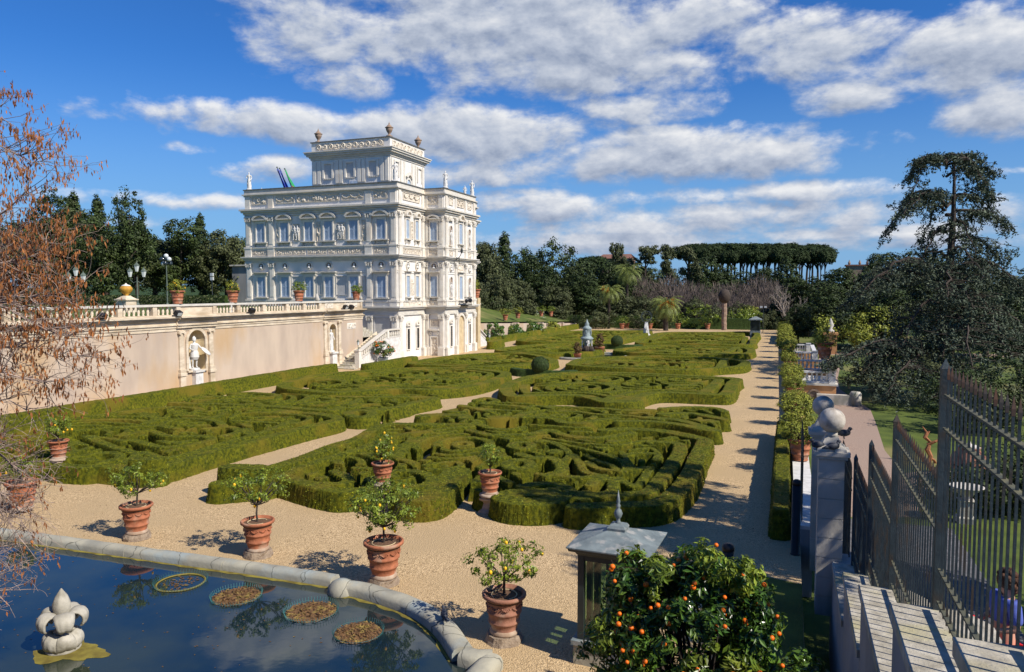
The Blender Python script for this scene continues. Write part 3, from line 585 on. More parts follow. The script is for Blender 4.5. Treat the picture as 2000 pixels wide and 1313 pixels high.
# roof tower
TX0, TX1, TY0, TY1 = -51.9, -41.65, 73., 81.2
b = MB().box(TX0, TX1, TY0, TY1, 17.9, 22.2).box(TX0, TX1, TY0, TY1, 22.9, 24.0); b.build('tower_wall', 'stucco', villa)
b = MB()
for z0, z1, o in ((22.0, 22.2, .10), (22.203, 22.4, .22), (22.403, 22.6, .45), (22.603, 22.8, .6), (22.803, 22.9, .7)): b.box(TX0-o, TX1+o, TY0-o, TY1+o, z0, z1)
b.box(TX0-.05, TX1+.05, TY0-.05, TY1+.05, 18.95, 19.1); b.build('tower_cornice', 'stone2', villa)
MB().box(TX0-.12, TX1+.12, TY0-.12, TY1+.12, 24.0, 24.1).build('tower_roof_cap', 'lead', villa)
T1, T2 = Fac('S', TY0), Fac('E', TX1)
panel(T1, -51.3, -42.4, 23.1, 23.8, 'scroll', amp=.1, fr=False); panel(T2, 73.5, 80.7, 23.1, 23.8, 'scroll', amp=.1, fr=False)
for u in (-51.5, -50.85, -48.45, -47.95, -45.55, -45.0, -42.6, -42.0):
    mb = MB(); T1.box(mb, u-.2, u+.2, 19.3, 21.85, 0, .14); mb.build('pilaster', 'stone', villa)
for u in (73.3, 75.4, 76.2, 78.1, 78.9, 80.8):
    mb = MB(); T2.box(mb, u-.18, u+.18, 19.3, 21.85, 0, .12); mb.build('pilaster', 'stone', villa)
for u in (-49.68, -46.75, -43.8):
    mb = MB()
    for a, b_, c, e in ((u-.72, u-.5, 19.9, 21.7), (u+.5, u+.72, 19.9, 21.7), (u-.5, u+.5, 21.5, 21.7)): T1.box(mb, a, b_, c, e, 0, .16)
    for k in range(5): T1.band(mb, u-.55+.27*k, 19.88, .0, .13, 180, 360, 0, .14, 5)
    o = mb.build('blind_window', 'stone', villa); g = MB(); T1.box(g, u-.5, u+.5, 19.9, 21.5, 0, .015); g.build('panel', 'greypanel', o)
for u in (74.35, 79.85):
    mb = MB()
    for a, b_, c, e in ((u-.6, u-.42, 19.9, 21.7), (u+.42, u+.6, 19.9, 21.7), (u-.42, u+.42, 21.5, 21.7)): T2.box(mb, a, b_, c, e, 0, .14)
    mb.build('blind_window', 'stone', villa)
for u, w in ((-49.3, .8), (-46.3, .9)):
    mb = MB(); z1 = 19.1 if w < .85 else 19.45; T1.box(mb, u-w/2-.1, u+w/2+.1, 18.1, z1+.1, 0, .1); o = mb.build('attic_window', 'stucco', villa)
    for sgn in (-1, 1): g = MB(); T1.box(g, u+sgn*w/4-w*.2, u+sgn*w/4+w*.2, 18.1, z1, .1, .12); g.build('pane', 'glassdark' if w < .85 else 'shutter', o)
mb = MB(); T2.band(mb, 77.1, 19.5, .42, .6, 0, 180, 0, .14, 10); T2.box(mb, 76.5, 76.68, 18.2, 19.5, 0, .14); T2.box(mb, 77.52, 77.7, 18.2, 19.5, 0, .14); T2.band(mb, 77.1, 19.9, .5, .85, 20, 160, 0, .3, 10)
o = mb.build('arched_window', 'stone', villa); g = MB(); T2.prism(g, [(76.68, 18.2), (77.52, 18.2)]+[(77.1+.42*math.cos(t), 19.5+.42*math.sin(t)) for t in np.linspace(0, math.pi, 8)], 0, .03); g.build('shutter', 'shutter', o)
# urns on the tower
def urn_mesh(): return MB().lathe([(.42, 0), (.42, .16), (.20, .22), (.14, .42), (.30, .62), (.42, .86), (.46, 1.06), (.40, 1.12), (.56, 1.18), (.56, 1.24), (.38, 1.32), (.24, 1.52), (.10, 1.62), (.10, 1.72), (.04, 1.85), (.005, 2.0)], n=18).mesh('roof_urn', 'brownstone', True)
um = urn_mesh()
for (x, y, l) in ((-51.3, 73.5, 'brown stone urn on the left front corner of the roof tower'), (-41.95, 73.4, 'brown stone urn highest in view, on the near right corner of the roof tower'), (-42.2, 80.7, 'grey brown stone urn on the far right corner of the roof tower')):
    tag(mk_obj('roof_urn', um, None, (x, y, 24.1), 0, .84), l, 'urn', 'urns on the roof tower')
for (px, Y, l, h) in ((487, 67.3, 'pale statue on the far left corner of the villa roof', 2.0), (772, 67.4, 'pale statue on the villa roof corner in front of the tower', 2.1), (870, 73.4, 'pale statue at the corner of the projecting bay roof', 1.9), (922, 80.8, 'pale statue on the right end of the villa roof', 1.9)):
    p = YP(px, 372, Y); statue(l, (p[0], Y, 18.16), .3, h, group='statues along the villa roof')
for (px, Y, l) in ((511, 75, 'small statue showing over the left roof edge'), (553, 77, 'statue head showing over the roof edge left of the flags'), (908, 82, 'half hidden statue over the right roof edge')):
    p = YP(px, 372, Y); statue(l, (p[0], Y, 18.16 if px != 553 else 17.6), .3, 1.5, group='statues along the villa roof')
# flags
for px, top, Y, m, l in ((541, 327, 70.5, 'flagblue', 'blue flag on the leftmost leaning pole of the villa roof'), (546, 329, 70.3, 'flagblue', 'blue flag on the middle leaning pole of the villa roof'), (556, 330, 70.1, 'flaggreen', 'green white and red flag on the right leaning pole of the villa roof')):
    a = YP(px, top, Y); b_ = YP(px+18, 372, Y); b_ = b_-np.array([0, 0, .4]); t = thing('flag', l, 'flag', tuple(b_), 0, 'flags on the villa roof')
    MB().tube([b_, a], .045, 6).ball(tuple(a), .09, 8, 6).build('pole', 'lampgreen', t)
    mb = MB(); n = 10; V = []
    for i in range(n+1):
        s = i/n; p = a*(1-s)+b_*s; wd = .75*(.25+s)*(1 if m != 'flagblue' else .6)
        for j in range(6): q = j/5; V.append(p+np.array([wd*q, .18*math.sin(6*q+3*s), -.35*q-.2*q*s]))
    f = [(i*6+j, i*6+j+1, i*6+j+7, i*6+j+6) for i in range(n) for j in range(5)]
    if m == 'flaggreen':
        mb.add(V, [q for k, q in enumerate(f) if k//5 < 6]); mb.build('cloth', m, t); mb = MB(); mb.add(V, [q for k, q in enumerate(f) if k//5 >= 6]); mb.build('cloth', 'flagred', t, label='dark red end of the flag')
    else: mb.add(V, f); mb.build('cloth', m, t)
# ------------------------------------------------------------------ retaining wall below the upper terrace
WXC, WY0, WY1 = -39.0, 4.0, 62.7
FW = Fac('E', WXC)
wall = thing('retaining_wall', 'long ochre plaster retaining wall with cream cornice and two statue niches, left of the parterre', 'wall', (WXC, 40, 0))
N1, N2 = (40.15, 41.75), (57.0, 58.05)      # niche openings along the wall
NZ0, NZT = 1.55, 3.55                       # sill, spring of the arch
mb = MB(); TH = .9
def wseg(y0, y1, z0, z1): mb.box(WXC-TH, WXC, y0, y1, z0, z1)
prev = WY0
for (a, b_) in (N1, N2):
    r = (b_-a)/2; c = (a+b_)/2
    wseg(prev, a-.001, 0, 4.35); wseg(a, b_, 0, NZ0)
    # spandrel above the arch
    t = np.linspace(np.pi, 0, 17); pts = [(c+r*math.cos(x), NZT+r*math.sin(x)) for x in t]
    v = []
    for (u, z) in pts: v += [(WXC, u, z), (WXC, u, 4.35), (WXC-TH, u, z), (WXC-TH, u, 4.35)]
    f = []
    for i in range(16): f += [(4*i, 4*i+4, 4*i+5, 4*i+1), (4*i, 4*i+2, 4*i+6, 4*i+4)]
    mb.add(v, f); prev = b_+.001
wseg(prev, WY1, 0, 4.35); mb.build('wall_face', 'wallpink', wall)
def wb(mb, y0, y1, z0, z1, d): mb.box(WXC-TH, WXC+d, y0, y1, z0, z1); return mb
c = MB()
for z0, z1, d in ((4.353, 4.55, .05), (4.553, 4.72, .10), (4.723, 4.80, .18), (4.803, 5.06, .08), (5.063, 5.16, .20), (5.163, 5.26, .34), (5.263, 5.36, .46)): wb(c, WY0, WY1+(.1 if d > .1 else 0), z0, z1, d)
for (a, b_) in ((39.1, 42.8), (56.0, 59.3)):
    for z0, z1, d in ((4.556, 4.717, .20), (4.726, 4.797, .28), (4.806, 5.057, .18), (5.066, 5.157, .32), (5.166, 5.257, .48), (5.266, 5.363, .62)): wb(c, a, b_, z0, z1, d)
c.build('cornice', 'wallstone', wall)
for (a, b_) in (N1, N2):
    cc, r = (a+b_)/2, (b_-a)/2
    n = MB(); FW.band(n, cc, NZT, r, r+.2, 0, 180, 0, .10, 18); FW.box(n, a-.2, a, NZ0, NZT, 0, .10); FW.box(n, b_, b_+.2, NZ0, NZT, 0, .10); FW.box(n, a-.1, b_+.1, NZ0-.12, NZ0, 0, .16)
    o = n.build('niche', 'wallstone', wall)
    v = []; th = np.linspace(0, np.pi, 13)
    for z in (NZ0, NZT): v += [(WXC-.75*math.sin(x)-.03, cc-r*math.cos(x)*.999, z) for x in th]
    f = [(i, i+1, i+14, i+13) for i in range(12)]; q = MB().add(v, f)
    ph = np.linspace(0, np.pi/2, 6); v = [(WXC-.03-.75*math.sin(x)*math.cos(p), cc-r*math.cos(x)*math.cos(p), NZT+r*math.sin(p)) for p in ph for x in th]
    f = [(j*13+i, j*13+i+1, j*13+i+14, j*13+i+13) for j in range(5) for i in range(12)]; q.add(v, f)
    q.add([(WXC-.78, a, NZ0+.004), (WXC, a, NZ0+.004), (WXC, b_, NZ0+.004), (WXC-.78, b_, NZ0+.004)], [(0, 1, 2, 3)]); q.build('niche_shell', 'niche', o, True)
    for sgn, u in ((-1, a-.62), (1, b_+.55)):
        p = MB(); FW.box(p, u-.2, u+.2, 1.7, 4.2, 0, .12); FW.box(p, u-.27, u+.27, 4.2, 4.35, 0, .2); FW.box(p, u-.26, u+.26, 1.45, 1.7, 0, .22); FW.box(p, u-.30, u+.30, 1.25, 1.45, 0, .26); FW.box(p, u-.24, u+.24, 0, 1.25, 0, .2)
        for k in (-1, 1): FW.band(p, u+k*.2, 4.2, 0, .10, 0, 360, .05, .24, 8)
        p.build('pilaster', 'wallstone', wall)
    p = MB(); FW.box(p, cc-.45, cc+.25, 0, 1.5, 0, .35); FW.box(p, cc-.52, cc+.32, 1.4, 1.53, 0, .45); p.build('pedestal', 'marble', wall)
panel_ = MB(); FW.relief(panel_, 60.0, 61.4, 3.55, 4.0, .03, .10, 'scroll'); FW.box(panel_, 59.95, 61.45, 3.5, 4.05, 0, .028); panel_.build('relief_plaque', 'stone', wall)
statue('white marble warrior statue with helmet and shield in the nearer wall niche', (WXC+.02, 40.75, 1.55), math.radians(70), 2.25, warrior=True)
statue('white marble draped statue in the farther wall niche by the stairs', (WXC-.05, 57.4, 1.55), math.radians(80), 2.1)
# balustrade
bal = thing('balustrade', 'cream stone balustrade along the top of the ochre retaining wall', 'balustrade', (WXC, 40, 5.36))
bm = MB().lathe([(.085, 0), (.085, .05), (.05, .07), (.095, .22), (.085, .30), (.045, .46), (.075, .52), (.075, .56)], n=8).mesh('baluster', 'wallstone', True)
MB().box(WXC-.22, WXC+.14, WY0, WY1-.2, 5.364, 5.46).build('plinth', 'wallstone', bal)
MB().box(WXC-.24, WXC+.20, WY0, WY1-.15, 6.04, 6.18).build('rail', 'stone2', bal)
solid = [(39.2, 42.6), (55.7, 62.4)]; peds = [4.3, 8.2, 12.1, 16, 19.9, 23.8, 27.5, 30.9, 34.6, 37.3, 39.3, 42.7, 45.2, 48.1, 51.0, 53.3, 55.6, 62.3]
for y in peds: MB().box(WXC-.2, WXC+.15, y-.17, y+.17, 5.462, 6.038).build('pedestal', 'wallstone', bal)
MB().box(WXC-.16, WXC+.10, 39.5, 42.5, 5.462, 6.038).box(WXC-.16, WXC+.10, 55.8, 62.1, 5.462, 6.038).build('solid_panel', 'wallstone', bal)
rp = MB(); FR = Fac('E', WXC+.10); FR.relief(rp, 56.3, 57.6, 5.52, 5.98, .01, .06, 'scroll'); FR.relief(rp, 59.4, 61.6, 5.52, 5.98, .01, .06, 'noise'); rp.build('relief_band', 'relief', bal)
cnt = 0
for a, b_ in zip(peds[:-1], peds[1:]):
    if b_ < 20 or any(s[0]-.3 <= a and b_ <= s[1]+.6 for s in solid): continue
    n = int((b_-a-.5)/.33)
    for k in range(n):
        if cnt >= 98: break
        y = a+.25+(b_-a-.5)*(k+.5)/n; mk_obj('baluster', bm, bal, (-.03+.0, y-40, 5.462-5.36)); cnt += 1
# floodlights on the ledge
def flood(p, l, lens=False):
    t = thing('floodlight', l, 'floodlight', tuple(p), 0, 'floodlights along the wall ledge')
    MB().box(-.05, .05, -.04, .04, 0, .12).build('bracket', 'black', t, loc=(0, 0, 0))
    mb = MB().box(-.16, .16, -.24, .24, .10, .40); o = mb.build('housing', 'black', t, loc=(0, 0, 0)); o.rotation_euler = (0, .5, 0)
    if lens: q = MB().box(.161, .17, -.19, .19, .14, .36).build('lens', 'lampglass', o, loc=(0, 0, 0))
for y, l, q in ((33.0, 'black floodlight on the ledge, nearest of the wall', False), (38.9, 'black floodlight on the ledge left of the warrior niche', True), (46.2, 'black floodlight on the ledge right of the warrior niche', False), (59.0, 'left of two black floodlights above the stair niche', True), (60.0, 'right of two black floodlights above the stair niche', False)): flood((WXC+.38, y, 5.37), l, q)
# ------------------------------------------------------------------ stairs between the wall and the villa
st = thing('garden_stairs', 'stone stairs with white flank wall and sloping balustrade, between the retaining wall and villa', 'stairs', (-38.1, 62, 0))
mb = MB(); n = 16
for i in range(n): mb.box(-38.99, -37.45, 58.0+i*.42-(.03 if i else 0), 65.2, .165*i+.001*i, .165*(i+1)+.001*i)
mb.box(-39.2, -36.6, 57.3, 58.0, 0, .10).box(-44.8, -37.45, 65.2, 66.9, 0, 2.72)
for i in range(16): mb.box(-45.2, -39.05-.36*i, 62.72, 65.18, 2.70+.168*i-.165, 2.70+.168*(i+1))
mb.build('steps', 'coping', st)
v0 = [(58.9, 0), (66.98, 0), (66.98, 2.45), (64.3, 2.45), (59.2, .75), (58.9, .75)]
fl = MB(); FL = Fac('E', -37.1); c_ = [(58.9, 0), (66.95, 0), (66.95, 2.4), (64.2, 2.4), (59.2, .62), (58.9, .62)]
n = len(c_); V = [(-37.1, y, z) for y, z in c_]+[(-37.44, y, z) for y, z in c_]; fl.add(V, [(i, i+n, (i+1) % n+n, (i+1) % n) for i in range(n)]); fl.add([V[0], V[1], V[2], V[3], V[4], V[5]], [(0, 1, 3, 4), (0, 4, 5, 0)][:1]); fl.add([V[1], V[2], V[3]], [(0, 1, 2)]); fl.add([V[0], V[4], V[5]], [(0, 1, 2)])
fl.add([V[6], V[9], V[10], V[11]], [(0, 2, 1, 3)][:0] if 0 else [(0, 3, 2, 1)]); fl.add([V[6], V[7], V[8], V[9]], [(0, 3, 2, 1)]); fl.build('flank_wall', 'marble', st)
def slopebal(par, y0, z0, y1, z1, x, nb, m='stone2'):
    q = MB(); dz = .85
    for (h0, h1, hw) in ((0, .12, .15), (dz-.12, dz+.02, .20)):
        q.add([(x-hw, y0, z0+h0), (x+hw, y0, z0+h0), (x+hw, y0, z0+h1), (x-hw, y0, z0+h1), (x-hw, y1, z1+h0), (x+hw, y1, z1+h0), (x+hw, y1, z1+h1), (x-hw, y1, z1+h1)], [(0, 1, 2, 3), (5, 4, 7, 6), (0, 4, 5, 1), (1, 5, 6, 2), (2, 6, 7, 3), (3, 7, 4, 0)])
    o = q.build('handrail', m, par); bb = MB().lathe([(.07, .12), (.045, .2), (.10, .36), (.045, .6), (.07, .73)], n=8)
    for k in range(nb):
        t = (k+.5)/nb; m2 = bpy.data.objects.new('baluster', SB); COL.objects.link(m2); m2.parent = par; m2.location = Vector((x, y0+(y1-y0)*t, z0+(z1-z0)*t))-parent_off(par)
SB = MB().lathe([(.08, .12), (.045, .2), (.11, .36), (.05, .6), (.08, .74)], n=8).mesh('baluster', 'stone', True)
slopebal(st, 59.3, .72, 64.2, 2.42, -37.27, 15); slopebal(st, 64.35, 2.42, 66.9, 2.42, -37.27, 7)
MB().box(-37.5, -37.03, 58.85, 59.3, 0, 1.55).box(-37.55, -36.98, 58.8, 59.35, 1.55, 1.66).build('newel_pier', 'stone', st); MB().box(-37.48, -37.05, 64.1, 64.4, 2.4, 3.25).build('newel_pier', 'stone', st)
mb = MB(); mb.add([(-38.99, 57.9, .0), (-38.99, 65.2, 2.7), (-38.99, 65.2, 3.0), (-38.99, 57.9, .3), (-38.9, 57.9, .0), (-38.9, 65.2, 2.7), (-38.9, 65.2, 3.0), (-38.9, 57.9, .3)], [(4, 5, 6, 7), (7, 6, 2, 3), (0, 4, 7, 3)]); mb.build('skirting', 'wallstone', st)
# small lantern on the newel pier
def lantern(loc, l, s=1.):
    t = thing('lantern', l, 'lantern', loc); MB().lathe([(.10*s, 0), (.05*s, .06*s), (.03*s, .4*s), (.06*s, .46*s)], n=8).build('stem', 'lampgreen', t, loc=(0, 0, 0))
    MB().lathe([(.09*s, .46*s), (.15*s, .8*s)], n=6).build('glass', 'lampglass', t, loc=(0, 0, 0)); MB().lathe([(.18*s, .8*s), (.12*s, .9*s), (.05*s, 1.0*s), (.01*s, 1.1*s)], n=6).build('cap', 'lampgreen', t, loc=(0, 0, 0))
lantern((-37.27, 59.1, 1.66), 'small grey lantern on the foot pier of the stair balustrade', .9)
# mirrored stairs on the far side of the bay (only its slope shows)
st2 = thing('garden_stairs', 'far white flanked stairs descending behind the right end of the villa', 'stairs', (-36, 85, 0))
mb = MB(); V = [(-36.6, 83.2, 0), (-36.6, 88.6, 0), (-36.6, 88.6, .5), (-36.6, 84.2, 2.6), (-36.6, 83.2, 2.6)]; mb.add(V+[(x-.4, y, z) for x, y, z in V], [(0, 1, 2, 3), (0, 3, 4, 0)][:1]); mb.add([V[0], V[3], V[4]], [(0, 1, 2)])
mb.box(-37.0, -36.602, 83.2, 84.2, 0, 2.59); mb.add([V[2], V[3], (-37, 84.2, 2.6), (-37, 88.6, .5)], [(0, 1, 2, 3)]); mb.build('flank_wall', 'marble', st2)
slopebal(st2, 84.25, 2.52, 88.6, .45, -36.8, 13); slopebal(st2, 82.4, 2.52, 84.2, 2.52, -36.8, 5)
lantern((-36.4, 89.0, .6), 'small lantern at the foot of the far villa stairs')
# pink garden wall beyond the villa
pw = thing('garden_wall', 'low pinkish plaster wall below the lawn, right of the villa', 'wall', (-38.9, 110, 0))
mb = MB(); MB().add([(-38.9, 91, -.1), (-38.9, 141, -.1), (-38.9, 141, .75), (-38.9, 91, 2.75), (-39.4, 91, 2.75), (-39.4, 141, .75), (-39.4, 91, -.1), (-39.4, 141, -.1)], [(0, 1, 2, 3), (3, 2, 5, 4), (0, 3, 4, 6)]).build('wall_face', 'wallpink', pw)
for y, h in ((106, 2.15), (118, 1.67), (130, 1.2)): MB().box(-39.45, -38.55, y-.35, y+.35, 0, h+.1).build('buttress', 'wallpink', pw)
# grey house behind the trees at the left of the villa
hs_ = thing('outbuilding', 'plain grey wall of a low building behind the trees, left of the villa', 'building', (-66, 80, 5.4))
MB().box(-75, -57.5, 86, 92, 5.4, 10.6).build('wall', 'greyplaster', hs_); MB().box(-75.2, -57.3, 85.7, 92.2, 10.6, 10.8).build('cornice', 'stone2', hs_)
# ------------------------------------------------------------------ clipped hedges
def seg_sdf(X, Y, pts, w, n=6):
    P = spline(pts, n) if len(pts) > 2 else np.array(pts, float); W_ = w/2; d = np.full(X.shape, 99.)
    for a, b_ in zip(P[:-1], P[1:]):
        lo = np.minimum(a, b_)-W_-.6; hi = np.maximum(a, b_)+W_+.6
        m = (X > lo[0]) & (X < hi[0]) & (Y > lo[1]) & (Y < hi[1])
        if not m.any(): continue
        ab = b_-a; L = (ab**2).sum()+1e-9; x, y = X[m]-a[0], Y[m]-a[1]; t = np.clip((x*ab[0]+y*ab[1])/L, 0, 1)
        d[m] = np.minimum(d[m], np.hypot(x-t*ab[0], y-t*ab[1])-W_)
    return d
def poly_sdf(X, Y, P):
    n = len(P); d = np.full(X.shape, 1e9); ins = np.zeros(X.shape, bool)
    for i in range(n):
        a, b_ = P[i], P[(i+1) % n]; ab = b_-a; t = np.clip(((X-a[0])*ab[0]+(Y-a[1])*ab[1])/((ab**2).sum()+1e-9), 0, 1)
        d = np.minimum(d, np.hypot(X-a[0]-t*ab[0], Y-a[1]-t*ab[1]))
        c = ((a[1] > Y) != (b_[1] > Y)) & (X < (b_[0]-a[0])*(Y-a[1])/(b_[1]-a[1]+1e-12)+a[0]); ins ^= c
    return np.where(ins, -d, d)
def n2(X, Y, s, z=0.): return vnoise(np.stack([X.ravel()+50, Y.ravel()+50, np.full(X.size, z)], -1), s).reshape(X.shape)
HH = .64
def bed(label, poly, strokes, res, seed, border=.95, gap=.42, flake=0, cen=None, pitch=.84, extra=(), fill=True, name='hedge_parterre', mtr='hedge', hh=HH, group='clipped box hedge beds'):
    rng = np.random.default_rng(seed); P = spline(poly, 5, closed=True)[:-1] if len(poly) > 4 else np.array(poly, float)
    lo, hi = P.min(0)-.5, P.max(0)+.5
    for pts, w in list(strokes): q = np.array(pts, float); lo = np.minimum(lo, q.min(0)-w); hi = np.maximum(hi, q.max(0)+w)
    X, Y = np.meshgrid(np.arange(lo[0], hi[0], res), np.arange(lo[1], hi[1], res))
    dp = poly_sdf(X, Y, P); wob = n2(X, Y, 1.3)*.10+n2(X, Y, 5.)*.06
    # outer border hedge + parallel inner hedge, broken by openings
    S = np.full(X.shape, 99.)
    if border: 
        S = np.minimum(S, np.abs(dp+border/2)-border/2)
        i2 = border+gap+.3; br = np.where(n2(X, Y, .16, seed) > .17, 1., 0.); S = np.minimum(S, np.abs(dp+i2+.0)-.30+br)
    T = np.full(X.shape, 99.)
    for pts, w in strokes: T = np.minimum(T, seg_sdf(X, Y, pts, w))
    S = np.minimum(S, T)
    if fill:
        inner = -(dp+(border+gap+.85 if border else .1)); A = np.abs(hi-lo)
        nc = cen or max(3, int(A[0]*A[1]/26)); C = rng.uniform(lo+1.2, hi-1.2, (nc, 2))
        # relax the centres
        for _ in range(12):
            D = C[:, None]-C[None]; r = np.linalg.norm(D, axis=2)+1e-6+np.eye(nc)*99; C = np.clip(C+(D/r[..., None]*np.clip(4.2-r, 0, 4)[..., None]*.12).sum(1), lo+1, hi-1)
        wx_, wy_ = X+n2(X, Y, .35, 3+seed)*1.1, Y+n2(X, Y, .35, 9+seed)*1.1
        D = np.stack([np.hypot((wx_-c[0]), (wy_-c[1])*.9)-rng.uniform(0, .8) for c in C]); k = D.argmin(0); d1 = np.sort(D, 0); 
        f = d1[0]/pitch+rng.uniform(0, 1, nc)[k]; th = np.arctan2(wy_-C[k, 1], wx_-C[k, 0])
        f = f+np.where(rng.random(nc)[k] > .5, th/(2*np.pi), -th/(2*np.pi))*np.where(rng.random(nc)[k] > .45, 1, 0)
        fr = np.abs((f % 1)-.5)*pitch
        R = fr-.185*np.ones_like(fr)
        cut = n2(X, Y, .55, 20+seed); R = np.where(cut > .27, .3, R)                # openings
        edge = np.abs(d1[1]-d1[0])/2-.23; R = np.minimum(R, np.where(n2(X, Y, .35, 31+seed) > -.12, edge, 9))
        R = np.maximum(R, -inner); R = np.maximum(R, .24-T)                         # keep off the traced hedges
        S = np.minimum(S, R)
    for pts, w in extra: S = np.minimum(S, seg_sdf(X, Y, pts, w))
    S = S+wob*.22
    Hc = np.clip(.5-S/(res*1.1), 0, 1); Hc = Hc**.75; rnd = np.clip(-S/.07, 0, 1)
    Z = Hc*(hh-.04)+rnd*.04*np.minimum(Hc*3, 1)+Hc*(n2(X, Y, .4, 5)*.05+n2(X, Y, 3.5)*.02+rng.normal(0, .005, X.shape))
    jx, jy = rng.normal(0, .007, X.shape), rng.normal(0, .007, X.shape)
    keep = (Hc > .02); K = keep.copy(); K[1:] |= keep[:-1]; K[:-1] |= keep[1:]; K[:, 1:] |= K[:, :-1].copy(); K[:, :-1] |= K[:, 1:].copy()
    idx = -np.ones(X.shape, int); idx[K] = np.arange(K.sum()); V = np.stack([(X+jx)[K], (Y+jy)[K], (Z-.02)[K]], -1)
    q = np.stack([idx[:-1, :-1], idx[:-1, 1:], idx[1:, 1:], idx[1:, :-1]], -1).reshape(-1, 4); q = q[(q >= 0).all(1)]; q = q[(V[q][:, :, 2].max(1) > .0)]
    mb = MB().add(V, q); o = mb.build(name, mtr, smooth=False); tag(o, label, 'hedge', group)
    if flake:
        A_, B_, C_, D_ = (V[q[:, i]] for i in range(4)); N = np.cross(C_-A_, D_-B_); ar = np.linalg.norm(N, axis=1)/2
        n = int(ar.sum()*flake); pick = rng.choice(len(q), n, p=ar/ar.sum()); u, v = rng.random((2, n, 1))
        c = (A_[pick]*(1-u)+B_[pick]*u)*(1-v)+(D_[pick]*(1-u)+C_[pick]*u)*v; Nn = N[pick]/(2*ar[pick][:, None]+1e-9)
        c = c+Nn*rng.uniform(-.02, .024 if flake > 180 else .012, (n, 1)); lv = MB().leaves(c, Nn+rng.normal(0, .6 if flake > 180 else .4, (n, 3)), .042, .7, rng); lv.build('leaves', 'hedgeleaf', o)['kind'] = 'stuff'
    return o
def gp(pts, z=HH): return [tuple(G(x, y, z)[:2]) for x, y in pts]
ZA = lambda pts: gp([(400+.28*u, 760+.28*v) for u, v in pts])
ZB = lambda pts: gp([(900+.28*u, 740+.28*v) for u, v in pts])
ZL = lambda pts: gp([(.35*u, 640+.35*v) for u, v in pts])
def ringp(cu, cv, ru, rv, a0=0, a1=360, n=14): return [(cu+ru*math.cos(math.radians(t)), cv+rv*math.sin(math.radians(t))) for t in np.linspace(a0, a1, n)]
# --- nearest right bed
SB_ = [([(805, 880), (1000, 872), (1180, 866), (1330, 858), (1445, 820), (1545, 730), (1610, 630), (1655, 520), (1700, 435), (1690, 415), (1560, 385), (1400, 360), (1200, 347), (1000, 352)], 0.741),
       ([(800, 812), (1000, 806), (1180, 795), (1310, 775), (1390, 690), (1470, 590), (1530, 475), (1500, 440), (1360, 430)], 0.608),
       ([(590, 405), (760, 432), (900, 446), (1100, 452), (1280, 425), (1320, 440)], 0.351), ([(530, 430), (640, 440), (740, 490), (755, 530), (710, 560)], 0.390),
       ([(560, 420), (800, 465), (1000, 515), (1120, 565), (1150, 620)], 0.328), ([(870, 520), (950, 560), (1040, 590), (1110, 640)], 0.328), ([(880, 570), (960, 615), (1100, 632), (1320, 612)], 0.390),
       ([(790, 520), (830, 580), (870, 640), (960, 662)], 0.390), ([(1140, 520), (1250, 512), (1370, 520), (1365, 560)], 0.390), ([(1120, 500), (1180, 590), (1215, 625)], 0.312), ([(1180, 490), (1330, 478), (1380, 520)], 0.312),
       ([(410, 520), (500, 545), (620, 540), (700, 590), (690, 640), (600, 665)], 0.546), ([(430, 740), (560, 722), (700, 735), (790, 790), (860, 830)], 0.546),
       ([(870, 785), (960, 800), (1060, 765), (1050, 690), (950, 700), (900, 735)], 0.484), ([(1100, 685), (1160, 720), (1230, 735), (1320, 620)], 0.390), ([(540, 655), (700, 670), (850, 680), (1000, 665)], 0.390),
       ([(60, 352), (200, 385), (350, 385), (500, 375), (620, 350), (720, 385), (850, 400), (1020, 398), (1190, 370)], 0.585), ([(210, 262), (400, 262), (550, 262), (650, 275), (720, 300), (850, 305), (940, 285), (1080, 270)], 0.624),
       ([(100, 300), (220, 340), (360, 345), (440, 330)], 0.468), ([(470, 315), (600, 322), (800, 335), (900, 335)], 0.351)]
R1s = [(ZB(p), w) for p, w in SB_]
R1s += [(ZB(ringp(425, 460, 70, 22)), .5), (ZB(ringp(405, 590, 85, 30)), .55), (ZB(ringp(655, 500, 22, 8)), .5)]
SA_ = [([(480, 535), (700, 462), (900, 385), (1080, 330), (1250, 245), (1500, 242), (1700, 240), (1860, 240)], 0.697), ([(560, 580), (800, 488), (1080, 405), (1300, 325), (1500, 295), (1700, 268), (1860, 255)], 0.492),
       ([(505, 605), (600, 625), (730, 662), (850, 690), (950, 705), (1060, 695), (1140, 688)], 0.656), ([(560, 585), (690, 640), (850, 655), (960, 650), (1000, 615), (900, 565)], 0.492),
       ([(1330, 560), (1480, 565), (1570, 600), (1560, 650), (1400, 690), (1340, 740)], 0.492), ([(1440, 745), (1540, 750), (1620, 705), (1690, 640), (1760, 560)], 1.1), ([(1340, 680), (1420, 735)], 0.492),
       ([(1050, 540), (1250, 555), (1330, 600)], 0.410), ([(1540, 520), (1640, 505), (1760, 500), (1780, 530), (1650, 550), (1550, 545)], 0.344)]
R1s += [(ZA(p), w) for p, w in SA_]
